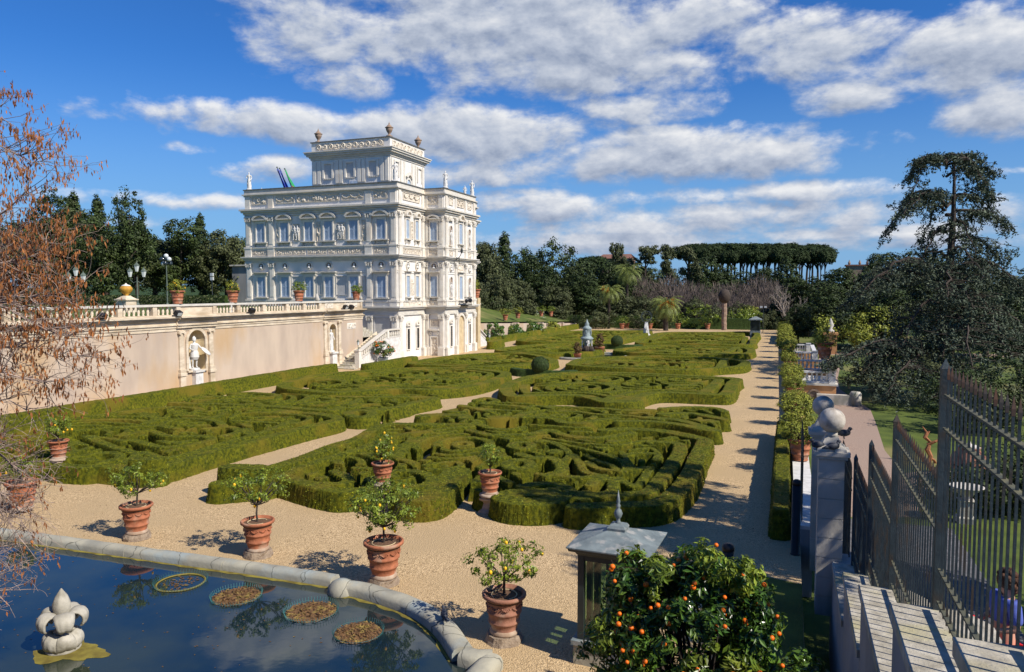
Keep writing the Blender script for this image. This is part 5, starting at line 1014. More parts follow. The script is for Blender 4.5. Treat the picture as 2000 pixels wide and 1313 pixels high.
# planting baskets ringed with teal wire
for i, (px, py, rx) in enumerate(((353, 1139, 42), (462, 1166, 42), (608, 1196, 46), (700, 1237, 44))):
    g = G(px, py, .03); w_ = np.linalg.norm(g-CP); R = rx/F*w_*.95
    t = thing('planting_basket', ['leftmost round wire planting basket with a clear middle', 'second round wire planting basket, in front of the second pot', 'round planting basket full of dead leaves before the rim corner', 'nearest round planting basket full of brown leaves'][i], 'planting basket', (g[0], g[1], .03), i*.7, 'planting baskets in the pool')
    rg = np.random.default_rng(i); mb = MB(); n = 40; a = np.arange(n)*math.tau/n; V = [(0, 0, .008)]; 
    for k, rr in enumerate((.5, .85, 1.0)): V += [(R*rr*math.cos(x)*(1+rg.normal(0, .015)), R*rr*math.sin(x)*(1+rg.normal(0, .015)), (.012, .03, .004)[k]+rg.normal(0, .008)) for x in a]
    f3 = [(0, 1+j, 1+(j+1) % n) for j in range(n)]; f4 = [(1+k*n+j, 1+(k+1)*n+j, 1+(k+1)*n+(j+1) % n, 1+k*n+(j+1) % n) for k in range(2) for j in range(n)]
    if i == 0:
        ring_ = MB(); ring_.add([(R*r_*math.cos(x), R*r_*math.sin(x), z_) for r_, z_ in ((.92, .012), (.96, .035), (1.02, .01)) for x in a], [(k*n+j, (k+1)*n+j, (k+1)*n+(j+1) % n, k*n+(j+1) % n) for k in range(2) for j in range(n)]); ring_.build('mud_ring', 'algae', t, loc=(0, 0, 0))
        C = rg.normal(0, R*.4, (60, 3)); C[:, 2] = .012; MB().leaves(C[np.hypot(C[:, 0], C[:, 1]) < R*.85], np.tile([0, 0, 1.], (int((np.hypot(C[:, 0], C[:, 1]) < R*.85).sum()), 1)), .09, .6, rg).build('dead_leaves', 'leaves', t, loc=(0, 0, 0))
    else:
        mb.add(V, f4); mb.f.append(np.array(f3, np.int32)); mb.build('leaf_litter', 'leaves', t, loc=(0, 0, 0))
        m_ = 420; rr = R*np.sqrt(rg.random(m_)); aa = rg.random(m_)*math.tau; C = np.stack([rr*np.cos(aa), rr*np.sin(aa), np.full(m_, .035)], -1); MB().leaves(C, rg.normal(0, .35, (m_, 3))+[0, 0, 1], .07, .55, rg).build('dead_leaves', 'leaves', t, loc=(0, 0, 0))
    wr = MB(); nn = 56
    for k in range(nn): x = k*math.tau/nn; wr.tube([(R*1.02*math.cos(x), R*1.02*math.sin(x), -.02), (R*1.10*math.cos(x), R*1.10*math.sin(x), .11)], .0045, 3)
    wr.tube([(R*1.05*math.cos(x), R*1.05*math.sin(x), .04) for x in np.linspace(0, math.tau, 40)], .004, 3); wr.build('wire_ring', 'teal', t, loc=(0, 0, 0))
# stone lily jet
g = G(124, 1268, .03); t = thing('lily_fountain', 'carved stone lily fountain spout standing in the pool', 'fountain', (g[0], g[1], .02), .35)
def solid_petal(az, prof, w, nm='petal', bulge=.05):
    """prof: (r, z) curve from the stem out and down; w: half width"""
    P = spline([(r, z, 0) for r, z in prof], 4); n = len(P); m_ = 8; V = []; ca, sa = math.cos(az), math.sin(az)
    for i, (r, z, _) in enumerate(P):
        s_ = i/(n-1); ww = w*(math.sin(math.pi*min(1, .16+.80*s_))**.6)
        for j in range(m_+1): q = (j/m_-.5)*2; x = r-bulge*q*q-.012*math.cos(q*8); y = q*ww; V.append((x*ca-y*sa, x*sa+y*ca, z-bulge*.9*q*q))
    o = MB().add(V, [(i*(m_+1)+j, i*(m_+1)+j+1, (i+1)*(m_+1)+j+1, (i+1)*(m_+1)+j) for i in range(n-1) for j in range(m_)]).build(nm, 'lily', t, True, loc=(0, 0, 0))
    md = o.modifiers.new('s', 'SOLIDIFY'); md.thickness = .04; md.offset = 0; return o
MB().lathe([(.30, 0), (.32, .05), (.22, .10), (.12, .18), (.10, .30), (.15, .35), (.16, .39), (.11, .42), (.07, .48), (.06, .56), (.10, .62)], n=20).build('stem', 'lily', t, True, loc=(0, 0, 0))
for k in range(5): solid_petal(k*math.tau/5+.35, [(.04, .56), (.10, .70), (.22, .80), (.35, .80), (.43, .70), (.42, .56), (.37, .50)], .175)
a_ = np.arange(24)*math.tau/24; V = []
for r, z in ((.05, .58), (.12, .70), (.165, .84), (.17, .94), (.12, 1.08), (.05, 1.18), (.01, 1.24)): rr = r*(1-.10*np.abs(np.sin(a_*2.5))); V.append(np.stack([rr*np.cos(a_), rr*np.sin(a_), np.full(24, z)], -1))
i_ = np.arange(6)[:, None]*24; j_ = np.arange(24)[None]; k_ = (j_+1) % 24; MB().add(np.array(V).reshape(-1, 3), np.stack([i_+j_, i_+k_, i_+24+k_, i_+24+j_], -1).reshape(-1, 4)).build('bud', 'lily', t, True, loc=(0, 0, 0))
for k in range(6): solid_petal(k*math.tau/6+.2, [(.08, .05), (.22, .06), (.33, .15), (.33, .30), (.24, .38), (.17, .34)], .17, 'lower_leaf')
# algae mat round the foot
rg = np.random.default_rng(2); n = 44; a = np.arange(n)*math.tau/n; rr = .62*(1+.25*np.sin(a*3+1)+.12*np.sin(a*7)+rg.normal(0, .04, n)); V = [(g[0]+.1, g[1]+.05, .05)]+[(g[0]+.15+1.15*r*math.cos(x), g[1]+.75*r*math.sin(x), .034) for r, x in zip(rr, a)]
o = MB().add(V, [(0, 1+j, 1+(j+1) % n) for j in range(n)]).build('algae_mat', 'algae'); tag(o, 'yellow green algae mat around the foot of the lily fountain', 'algae', kind='stuff')
# ------------------------------------------------------------------ pigeons
def pigeon_parts():
    mb = MB(); mb.ball((0, 0, .13), .085, 12, 8, (1.75, .85, .9)); mb.ball((.13, 0, .22), .042, 10, 7, (1.05, .9, 1)); mb.tube([(.08, 0, .15), (.12, 0, .20)], [.055, .035], 8); mb.tube([(-.10, 0, .12), (-.26, 0, .09)], [.045, .012], 6); mb.tube([(.165, 0, .22), (.195, 0, .21)], [.012, .003], 5)
    mb.tube([(.0, .03, .08), (.01, .03, 0), (.04, .03, 0)], .008, 4); mb.tube([(.0, -.03, .08), (.01, -.03, 0), (.04, -.03, 0)], .008, 4); return mb.mesh('pigeon', 'pigeon', True)
PG = pigeon_parts()
def pigeon(l, loc, rz): tag(mk_obj('pigeon', PG, None, tuple(loc), rz, 1.05), l, 'pigeon')
p = G(868, 1213, .27); pigeon('small dark pigeon standing on the pool rim', p, 2.2)
# ------------------------------------------------------------------ kiosk lantern box
K = WD(1195, 1085, 14.6); KX, KY = -3.02, 13.95
kt = thing('garden_kiosk', 'dark glazed kiosk with grey zinc pyramid roof and finial, behind the orange tree', 'kiosk', (KX, KY, 0), math.radians(-2))
hw = .56
MB().box(-.68, .68, -.68, .68, 0, .38).build('plinth', 'rim', kt, loc=(0, 0, 0)); MB().box(-.72, .72, -.72, .72, .383, .47).build('sill', 'zinc', kt, loc=(0, 0, 0))
for sx in (-1, 1):
    for sy in (-1, 1): MB().box(sx*hw-.06, sx*hw+.06, sy*hw-.06, sy*hw+.06, .473, 2.1).build('corner_post', 'kiosk', kt, loc=(0, 0, 0))
for nm_, b4 in (('frame', None),):
    mb = MB()
    for s in (-1, 1):
        for z0, z1 in ((.473, .60), (2.0, 2.098)): mb.box(-hw+.06, hw-.06, s*hw-.04, s*hw+.04, z0, z1); mb.box(s*hw-.04, s*hw+.04, -hw+.06, hw-.06, z0, z1)
        mb.box(-.07, .07, s*hw-.045, s*hw+.045, .603, 1.997); mb.box(s*hw-.045, s*hw+.045, -.07, .07, .603, 1.997)
    mb.build('frame', 'kiosk', kt, loc=(0, 0, 0))
gm = bpy.data.materials.new('kiosk_glass'); gm.use_nodes = True; t_ = gm.node_tree; t_.nodes.clear(); o_ = t_.nodes.new('ShaderNodeOutputMaterial'); tr = t_.nodes.new('ShaderNodeBsdfTransparent'); tr.inputs[0].default_value = (.45, .62, .45, 1); gl = t_.nodes.new('ShaderNodeBsdfGlossy'); gl.inputs[1].default_value = .05; ms = t_.nodes.new('ShaderNodeMixShader'); ms.inputs[0].default_value = .12
t_.links.new(tr.outputs[0], ms.inputs[1]); t_.links.new(gl.outputs[0], ms.inputs[2]); t_.links.new(ms.outputs[0], o_.inputs[0]); MT['kglass'] = gm
for s in (-1, 1):
    for q in ((-hw+.06, -.07), (.07, hw-.06)):
        MB().add([(q[0], s*hw, .6), (q[1], s*hw, .6), (q[1], s*hw, 2.), (q[0], s*hw, 2.)], [(0, 1, 2, 3)]).build('pane', 'kglass', kt, loc=(0, 0, 0)); MB().add([(s*hw, q[0], .6), (s*hw, q[1], .6), (s*hw, q[1], 2.), (s*hw, q[0], 2.)], [(0, 1, 2, 3)]).build('pane', 'kglass', kt, loc=(0, 0, 0))
rp_ = MB().lathe([(.62*1.414, 2.10), (.66*1.414, 2.16), (.76*1.414, 2.20), (.78*1.414, 2.26)], n=4); rp_.build('eave', 'kiosk', kt, loc=(0, 0, 0))
rp_ = MB().lathe([(.80*1.414, 2.262), (.80*1.414, 2.285), (.12, 2.52)], n=4); rp_.build('roof', 'zinc', kt, loc=(0, 0, 0))
MB().lathe([(.24, 2.47), (.25, 2.54), (.20, 2.59), (.09, 2.62)], n=4).build('roof_cap', 'zinc', kt, loc=(0, 0, 0))
MB().lathe([(.08, 2.60), (.04, 2.65), (.035, 2.70), (.06, 2.73), (.085, 2.80), (.06, 2.87), (.03, 2.90), (.04, 2.93), (.045, 2.96), (.025, 2.99), (.038, 3.03), (.002, 3.26)], n=16).build('finial', 'zinc', kt, True, loc=(0, 0, 0))
# black posts
for px, py, l in ((1553, 1083, 'tall black post beside the stone gate pillars'), (1403, 1200, 'tall black post rising behind the orange tree')):
    g = G(px, py, 0) if px > 1500 else np.array([-1.05, 15.2, 0]); t = thing('black_post', l, 'post', (g[0], g[1], 0), 0, 'tall black cylindrical posts')
    MB().lathe([(.13, 0), (.13, .02), (.115, .03), (.115, 1.9)], n=18).build('column', 'black', t, True, loc=(0, 0, 0)); MB().lathe([(.122, 1.903), (.122, 1.97), (.10, 2.02), (.05, 2.05)], n=18).build('cap', 'black', t, True, loc=(0, 0, 0))
# ------------------------------------------------------------------ the big orange tree in the foreground
rng = np.random.default_rng(99)
oc = WD(1350, 1235, 9.0); ot = thing('orange_tree', 'large glossy orange tree dotted with oranges in the bottom right foreground', 'orange tree', (oc[0], oc[1], 0))
c = np.array([0, 0, oc[2]-.05]); wd = MB(); P_ = []; 
lobes = [((0, 0, .0), (.98, .95, .85), 235), ((-.62, -.1, .45), (.42, .42, .42), 42), ((.55, .1, .42), (.45, .45, .38), 46), ((.75, 0, -.35), (.55, .6, .6), 60), ((-.85, 0, -.35), (.48, .5, .55), 52), ((1.25, .1, -.75), (.40, .5, .45), 30), ((.05, .1, .72), (.35, .35, .30), 26)]
lv = MB(); allc = []
for d_, r_, n_c in lobes:
    m1, cc = crown(rng, c+np.array(d_), r_, n_c, .15, 58, .105, .36, .25, .75, .35, .62); lv.v += m1.v; lv.f += [f+lv.n for f in m1.f]; lv.n += m1.n; allc.append(cc)
lv.build('crown', 'orangeleaf', ot, loc=(0, 0, 0)); allc = np.concatenate(allc)
yl = MB()
for d_, r_ in (((-.72, -.1, .78), .22), ((-.35, -.3, .80), .24), ((.15, -.1, 1.02), .2), ((.62, 0, .82), .2), ((-.95, -.4, .05), .2), ((-.55, -.75, -.2), .22), ((.45, -.3, .9), .16)):
    m1, cc = crown(rng, c+np.array(d_), (r_, r_, r_*1.1), 12, .11, 34, .10, .34, .3, .8, .35, .4); yl.v += m1.v; yl.f += [f+yl.n for f in m1.f]; yl.n += m1.n; wd.tube([c+np.array(d_)*.4, c+np.array(d_)], [.012, .005], 3)
yl.build('young_leaves', 'lemonleaf', ot, loc=(0, 0, 0))
wd.tube([(0, 0, 0), (.05, 0, .9), (0, 0, 1.7)], [.11, .09, .07], 8)
for x in allc[::6]: wd.tube([(0, 0, 1.5), np.array([0, 0, 1.9])*.5+x*.5+rng.normal(0, .08, 3), x], [.03, .018, .006], 4)
for _ in range(12): x = allc[rng.integers(len(allc))]; wd.tube([x, x+rng.normal(0, .12, 3)+[0, 0, .12]], [.005, .002], 3)
wd.build('trunk', 'bark', ot, loc=(0, 0, 0))
fm = MB().ball((0, 0, 0), .035, 12, 8, (1, 1, .94)).mesh('orange', 'orange', True); k = 0
for x in allc[rng.permutation(len(allc))]:
    if k >= 92: break
    o_ = x-c; 
    if np.dot(o_, [.12, -.85, .42]) > .35*np.linalg.norm(o_): mk_obj('orange', fm, ot, tuple(x+o_/np.linalg.norm(o_)*rng.uniform(.10, .20)+rng.normal(0, .03, 3)+[0, -.02, -.03]), 0, rng.uniform(.68, 1.0)); k += 1
# small shaded citrus right of it, in the corner by the wall
bush('small shaded orange bush in the dark corner below the stepped wall', (.30, 9.4, 0), (.70, 1.0, 1.15), 'orangeleaf', 90, .22, 46, .1, 171, name='orange_tree', cat='orange tree', fruit=('orange', 12, .042), fold=.3)
bush('dark citrus bush in shade against the foot of the stepped wall', (.25, 11.9, 0), (.6, .9, .7), 'orangeleaf', 50, .2, 36, .1, 172, name='orange_tree', cat='orange tree', fold=.3)
sheet('grass_patch', [(-.9, 12), (.4, 12), (.42, 18.9), (-.75, 19.2)], .012, 'grass')

rng = np.random.default_rng(61); n = 900; C = np.stack([rng.uniform(-30, -.8, n), rng.uniform(13.5, 30, n), np.full(n, .012)], -1)
o = MB().leaves(C, rng.normal(0, .25, (n, 3))+[0, 0, 1], .05, .5, rng).build('fallen_leaves', 'leaves'); tag(o, 'small dry leaves scattered over the gravel and under the hedges', 'leaves', kind='stuff')
# ------------------------------------------------------------------ stepped wall with iron fence on the right
SW = thing('stepped_wall', 'stepped grey plaster wall with lichen coated coping slabs, descending under the iron fence', 'wall', (1.4, 10, 0))
steps = [(-1.2, 2.1, 5.92), (2.1, 5.2, 4.94), (5.2, 8.15, 3.98), (8.15, 11.4, 2.93), (11.4, 14.5, 1.99), (14.5, 17.55, 1.10)]
for i, (a, b_, z) in enumerate(steps):
    MB().box(1.04, 1.78, a+.02, b_-.001 if i < 5 else 18.6, -1.6, z-.12).build('wall_body', 'greyplaster', SW)
    x1 = 1.84; mb = MB(); P = [(1.0, a-.04), (x1-.25, a-.04), (x1, a+.25), (x1, b_-.25), (x1-.18, b_+.0), (1.0, b_)] ; n = len(P)
    V = [(x, y, z) for x, y in P]+[(x, y, z-.118) for x, y in P]+[((1.42), (a+b_)/2, z)]; mb.add(V, [(j, j+n, (j+1) % n+n, (j+1) % n) for j in range(n)]); mb.f.append(np.array([(2*n, j, (j+1) % n) for j in range(n)], np.int32)); mb.build('coping_slab', 'coping', SW)
FX_ = 1.42
fence = thing('iron_fence', 'tall stepped iron fence with spear points, standing on the stepped wall', 'fence', (FX_, 10, 0))
def fpanel(y0, y1, zb, top, par=fence, n=None):
    n = n or int((y1-y0)/.155); bars = MB(); tips = MB()
    for k in range(n):
        y = y0+(y1-y0)*(k+.75)/(n+.5); bars.box(FX_-.0085, FX_+.0085, y-.0085, y+.0085, zb+.03, top-.14)
        tips.lathe([(.014, top-.14), (.018, top-.09), (.001, top)], (FX_, y, 0), 4, cap=False)
    o = bars.build('fence_panel', 'iron', par); tips.build('spear_tips', 'rust', o)
    r = MB()
    for z in (zb+.10, zb+.42, top-.30, top-.62): r.box(FX_-.024, FX_+.024, y0+.05, y1-.05, z-.006, z+.016)
    r.build('rails', 'rail', o)
def fpost(y, zb, top, par=fence): MB().box(FX_-.04, FX_+.04, y-.04, y+.04, zb, top-.10).lathe([(.058, top-.10), (.002, top)], (FX_, y, 0), 4).build('post', 'iron', par)
FH = 2.47
for i, (a, b_, z) in enumerate(steps):
    fpost(b_-.02, z, z+FH); fpanel(a+.02, b_-.06, z, z+FH-.05)
# gate pillars with balls
def pillar(loc, l, h, s=1., ballr=.285):
    t = thing('gate_pillar', l, 'pillar', tuple(loc), 0, 'stone pillars topped by balls'); mb = MB(); z = 0
    k = int(h/.42); 
    for i in range(k): mb.box(-.27*s, .27*s, -.27*s, .27*s, i*h/k, (i+1)*h/k-.022).box(-.252*s, .252*s, -.252*s, .252*s, (i+1)*h/k-.022, (i+1)*h/k)
    mb.build('shaft', 'pillar', t, loc=(0, 0, 0)); MB().box(-.33*s, .33*s, -.33*s, .33*s, h, h+.07).box(-.38*s, .38*s, -.38*s, .38*s, h+.073, h+.17).build('capital', 'pillar', t, loc=(0, 0, 0))
    MB().lathe([(.44*s, h+.173), (.42*s, h+.23), (.30*s, h+.30), (.22*s, h+.42), (.19*s, h+.48)], n=4).build('ball_base', 'pillar', t, loc=(0, 0, 0)); MB().lathe([(.15*s, h+.48), (.12*s, h+.53), (.13*s, h+.58)], n=16).build('neck', 'pillar', t, True, loc=(0, 0, 0))
    MB().ball((0, 0, h+.55+ballr), ballr, 28, 18).build('ball', 'ball', t, True, loc=(0, 0, 0))
pillar((.96, 18.25, -.3), 'stone gate pillar with the nearer stained ball', 3.62)
MB().box(.66, 1.26, 18.0, 18.5, -1.6, -.3)
pillar((.92, 21.9, -.6), 'stone gate pillar with the farther stained ball, partly hidden', 3.72, .95, .28)
pillar((.70, 20.0, -1.5), 'lower moulded stone pier between the two ball pillars', 4.0, .55, .01) if 0 else None
gf = thing('side_gate_fence', 'dark iron fence section beyond the ball pillars, left of them', 'fence', (.35, 24, 0))
bars = MB()
for k in range(22): y = 22.3+k*.145; bars.box(.44, .464, y-.012, y+.012, .55, 2.95-.0*k).lathe([(.018, 2.95), (.001, 3.08)], (.452, y, 0), 4, cap=False)
bars.build('fence_panel', 'iron', gf); MB().box(.435, .47, 22.2, 25.6, .66, .69).box(.435, .47, 22.2, 25.6, 2.6, 2.63).box(.435, .47, 22.2, 25.6, 2.35, 2.38).build('rails', 'iron', gf)
# fence continuing across behind the pillars
for sgn in (0,):
    o = thing('iron_fence', 'dark iron fence leaf just right of the nearer ball pillar', 'fence', (1.35, 19.5, 0)); q = FX_
    bars = MB(); 
    for k in range(20): y = 18.4+k*.15; bars.box(1.39, 1.416, y-.012, y+.012, -1.4, 3.05).lathe([(.018, 3.05), (.001, 3.2)], (1.403, y, 0), 4, cap=False)
    bars.build('fence_panel', 'iron', o); MB().box(1.385, 1.42, 18.3, 21.4, 2.55, 2.58).box(1.385, 1.42, 18.3, 21.4, 2.82, 2.85).box(1.385, 1.42, 18.3, 21.4, -.9, -.87).build('rails', 'rail', o)
p = (.96-.42, 18.25-.25, 3.5); pigeon('dark pigeon on the left edge of the ball pillar cap', (.66, 18.0, 3.49), 3.6)
pigeon('dark pigeon in front of the ball base, right of the other on the pillar', (.98, 17.93, 3.49), .5); pigeon('dark pigeon peeking behind the nearer ball', (1.22, 18.4, 3.72), .3)
# stairway outside the fence
sw = MB(); n = 40
for i in range(n): sw.box(1.80, 5.6, .8+i*.46, 30 if i == n-1 else .8+(i+1)*.46+.02, -1.75, 5.15-i*.168)
struct(sw.build('stairway', 'cobble'))
MB().box(5.6, 14, .8, 16, -1.6, 3.6)
o = MB().box(5.62, 5.9, .8, 12, -1.6, 3.2).build('stair_wall', 'greyplaster'); tag(o, 'low side wall along the right edge of the stairway', 'wall')
# person on the stairs
V = []; E_ = []; R_ = []
def person_mesh():
    V = [(0, 0, .93), (0, .0, 1.10), (0, .04, 1.28), (0, .07, 1.44), (0, .02, 1.55), (0, .0, 1.68)]; E = [(0, 1), (1, 2), (2, 3), (3, 4), (4, 5)]; R = [(.165, .13), (.14, .11), (.17, .115), .05, (.075, .09), (.06, .07)]
    def ch(s0, P, r):
        a = s0
        for p, q in zip(P, r): V.append(p); R.append(q); E.append((a, len(V)-1)); a = len(V)-1
        return a
    ch(0, [(.10, 0, .84), (.11, -.03, .46), (.11, .03, .08), (.12, -.12, .03)], [.10, .065, .04, .035]); ch(0, [(-.10, 0, .84), (-.12, -.10, .48), (-.12, -.10, .10), (-.12, -.24, .05)], [.10, .065, .04, .035])
    for s in (-1, 1):
        w = ch(2, [(s*.20, .02, 1.38), (s*.27, .02, 1.12), (s*.17, -.20, 1.06), (s*.12, -.27, 1.08)], [.062, .046, .032, .026])
        for k, (dx, l) in enumerate(((-.03, .07), (-.012, .085), (.008, .08), (.026, .065))): bx, by, bz = V[w]; ch(w, [(bx+dx, by-.05, bz), (bx+dx-s*.015, by-.05-l*.6, bz-.02)], [.011, .008])
        bx, by, bz = V[w]; ch(w, [(bx-s*.04, by-.02, bz+.02), (bx-s*.055, by-.05, bz+.03)], [.011, .009])
    return skin_mesh('body', V, E, R, 'skin', 2)
hp = WD(1962, 1130, 9.2); pz = 5.15-.168*int((hp[1]-.8)/.46)
pt = thing('person', 'person with curly hair in blue shirt and red trousers on the stairs behind the fence', 'person', (hp[0], hp[1], hp[2]-1.66), math.radians(-75))
mk_obj('body', person_mesh(), pt)
def shell(name, m, secs, n=20):
    mb = MB(); V = []
    for (rx, ry, z, cx, cy) in secs: a = np.arange(n)*math.tau/n; V.append(np.stack([cx+rx*np.cos(a), cy+ry*np.sin(a)*(1+.04*np.sin(5*a+z*9)), np.full(n, z)], -1))
    i = np.arange(len(secs)-1)[:, None]*n; j = np.arange(n)[None]; k = (j+1) % n; mb.add(np.array(V).reshape(-1, 3), np.stack([i+j, i+k, i+n+k, i+n+j], -1).reshape(-1, 4)); return mb.build(name, m, pt, True, loc=(0, 0, 0))
sh = skin_mesh('shirt', [(0, 0, 1.10), (0, .0, 1.18), (0, .04, 1.30), (0, .06, 1.41), (.20, .02, 1.38), (.265, .02, 1.16), (-.20, .02, 1.38), (-.265, .02, 1.16)], [(0, 1), (1, 2), (2, 3), (2, 4), (4, 5), (2, 6), (6, 7)], [(.19, .15), (.165, .13), (.19, .135), .07, .085, .075, .085, .075], 'blue', 2); mk_obj('shirt', sh, pt)
tr = skin_mesh('trousers', [(0, 0, 1.04), (.10, 0, .84), (.11, -.03, .46), (.11, .03, .12), (-.10, 0, .82), (-.12, -.10, .48), (-.12, -.10, .14)], [(0, 1), (1, 2), (2, 3), (0, 4), (4, 5), (5, 6)], [(.225, .19), .16, .125, .09, .16, .125, .09], 'red', 2); mk_obj('trousers', tr, pt)
rg = np.random.default_rng(3); mb = MB().ball((0, .035, 1.64), .115, 14, 10, (1, 1.05, 1.05))
for _ in range(90):
    d = rg.normal(size=3); d /= np.linalg.norm(d); 
    if d[1] < -.35 and d[2] < .45: continue
    mb.ball(tuple(np.array([0, .035, 1.62])+d*np.array([.115, .12, .15])), .035, 6, 5)
mb.build('hair', 'hair', pt, True, loc=(0, 0, 0)); MB().box(-.05, .05, -.34, -.31, 1.04, 1.16).build('phone', 'red', pt, loc=(0, 0, 0))
# things glimpsed through the fence
p = G(1812, 905, -1.5); t = thing('wood_sculpture', 'twisted orange brown wooden sculpture behind the fence', 'sculpture', tuple(p)); mb = MB()
mb.tube([(0, 0, 0), (.15, 0, .6), (-.05, .05, 1.1), (.12, .1, 1.7), (-.22, 0, 2.1), (-.12, .05, 2.5), (-.38, 0, 2.95)], [.20, .15, .18, .11, .14, .08, .03], 7); mb.tube([(-.05, .1, 1.5), (.4, 0, 1.8), (.75, .1, 2.05)], [.14, .10, .04], 6); mb.tube([(-.2, 0, 2.1), (.05, .1, 2.6)], [.12, .05], 6); mb.tube([(.05, 0, .5), (.35, 0, .3), (.5, .2, 0)], [.14, .1, .08], 6); mb.build('wood', 'driftwood', t, False, loc=(0, 0, 0)); t.scale = (.75, .75, .62)
p = G(1890, 945, -1.5); t = thing('terracotta_jar', 'large terracotta oil jar seen through the fence bars', 'jar', tuple(p)); MB().lathe([(.35, 0), (.62, .35), (.74, .8), (.68, 1.25), (.45, 1.5), (.42, 1.6), (.5, 1.66)], n=22).build('jar_body', 'terra2', t, True, loc=(0, 0, 0)); MB().lathe([(.46, 1.662), (.3, 1.75), (.08, 1.8), (.06, 1.9)], n=16).build('lid', 'pillar', t, True, loc=(0, 0, 0))
p = G(1885, 1020, -1.5); t = thing('stone_vase', 'wide stone vase on a pedestal seen through the fence bars', 'vase', tuple(p)); MB().lathe([(.42, 0), (.42, .2), (.3, .25), (.3, .8), (.4, .85)], n=4).build('pedestal', 'pillar', t, loc=(0, 0, 0)); MB().lathe([(.18, .85), (.12, .95), (.3, 1.1), (.52, 1.3), (.6, 1.36), (.55, 1.37), (.3, 1.25)], n=20).build('bowl', 'pillar', t, True, loc=(0, 0, 0))
# ------------------------------------------------------------------ stair bastions with white balustrades on the right
def rail_run(par, x0, x1, y, z, axis='x', n=8, z1=None):
    z1 = z if z1 is None else z1; L = x1-x0
    def b4(h0, h1, hw, m, nm):
        if axis == 'x': V = [(x0, y-hw, z+h0), (x0, y+hw, z+h0), (x0, y+hw, z+h1), (x0, y-hw, z+h1), (x1, y-hw, z1+h0), (x1, y+hw, z1+h0), (x1, y+hw, z1+h1), (x1, y-hw, z1+h1)]
        else: V = [(y-hw, x0, z+h0), (y+hw, x0, z+h0), (y+hw, x0, z+h1), (y-hw, x0, z+h1), (y-hw, x1, z1+h0), (y+hw, x1, z1+h0), (y+hw, x1, z1+h1), (y-hw, x1, z1+h1)]
        MB().add(V, [(0, 1, 2, 3), (5, 4, 7, 6), (0, 4, 5, 1), (1, 5, 6, 2), (2, 6, 7, 3), (3, 7, 4, 0)]).build(nm, m, par)
    b4(0, .13, .17, 'marble', 'plinth'); b4(.76, .90, .20, 'marble', 'rail')
    for k in range(n):
        t = (k+.5)/n; u = x0+L*t; zz = z+(z1-z)*t; m2 = bpy.data.objects.new('baluster', SB); COL.objects.link(m2); m2.parent = par; m2.location = Vector((u, y, zz) if axis == 'x' else (y, u, zz))-parent_off(par); m2.scale = (1.15, 1.15, 1.02)
for i, (y, x0, x1, l, ex) in enumerate(((61.5, -.2, 2.95, 'white balustrade on an ochre arched bastion, nearest on the right boundary', 1), (71.5, -.3, 2.75, 'white balustrade of the garden stairs, second from near', 0), (80.5, -.4, 2.3, 'white balustrade of the garden stairs, third from near', 0), (92, -.5, 1.9, 'white balustrade of the garden stairs, farthest', 0))):
    t = thing('stair_balustrade', l, 'balustrade', (1, y, 0), 0, 'white balustrades of the right hand stairs'); rail_run(t, x0, x1, y, .02, n=9); MB().box(x1, x1+.45, y-.24, y+.24, .0, .98).box(x1-.05, x1+.5, y-.28, y+.28, .983, 1.06).build('end_pier', 'marble', t)
    if ex:
        rail_run(t, y+.3, y+5, x1+.2, .02, 'y', 12)
        b_ = MB().box(x0, x1+.5, y-.3, y+5.2, -1.7, -.15); b_.build('bastion', 'orangewall', t); MB().box(x0-.05, x1+.62, y-.42, y+5.3, -.148, .0).build('cornice', 'stone2', t)
        F2 = Fac('S', y-.3); q = MB(); F2.band(q, 1.9, -.95, .38, .52, 0, 180, 0, .08, 12); F2.prism(q, [(1.52, -1.6), (2.28, -1.6)]+[(1.9+.38*math.cos(a), -.95+.38*math.sin(a)) for a in np.linspace(0, math.pi, 8)], 0, .01); q.build('arch', 'brownstone', t)
    else: MB().box(x0, x1+.5, y-.3, y+.3, -1.7, .0).build('base_wall', 'orangewall', t)
    if i == 2: rail_run(t, y+.3, 91.5, x1+.2, .02, 'y', 16, .02)
citrus('round potted shrub in terracotta on the stair pier, right of the boundary wall', (3.0, 71.5, 1.06), 1.5, 260, .0, (1.25, 1.25, .8), 'yellow', 0, group='potted shrubs at the far end', low=.2, det=False, lsz=.14, name='potted_shrub', ncl=60, sp=1.6)
p = G(1621, 691, -1.5); t = thing('garden_pier', 'small ochre pier with a stone finial beyond the park lawn', 'pier', tuple(p)); MB().box(-.8, .8, -.8, .8, 0, 2.6).box(-.95, .95, -.95, .95, 2.6, 2.9).build('pier', 'orangewall', t, loc=(0, 0, 0)); MB().lathe([(.5, 2.9), (.5, 3.2), (.2, 3.4), (.42, 3.9), (.2, 4.5), (.02, 4.9)], n=12).build('finial', 'pillar', t, True, loc=(0, 0, 0))
# small bridge parapet by the path
p = G(1650, 775, -1.5); q = G(1690, 800, -1.5); t = thing('low_parapet', 'low rounded stone parapet beside the park path', 'parapet', tuple(G(1628, 790, -1.5))); mb = MB().box(-1.2, 1.3, -.3, .3, 0, .75); mb.build('wall_body', 'pillar', t, loc=(0, 0, 0)); MB().lathe([(.42, 0), (.42, .9), (.3, 1.05)], (1.5, 0, 0), 14).build('end_stone', 'pillar', t, True, loc=(0, 0, 0))
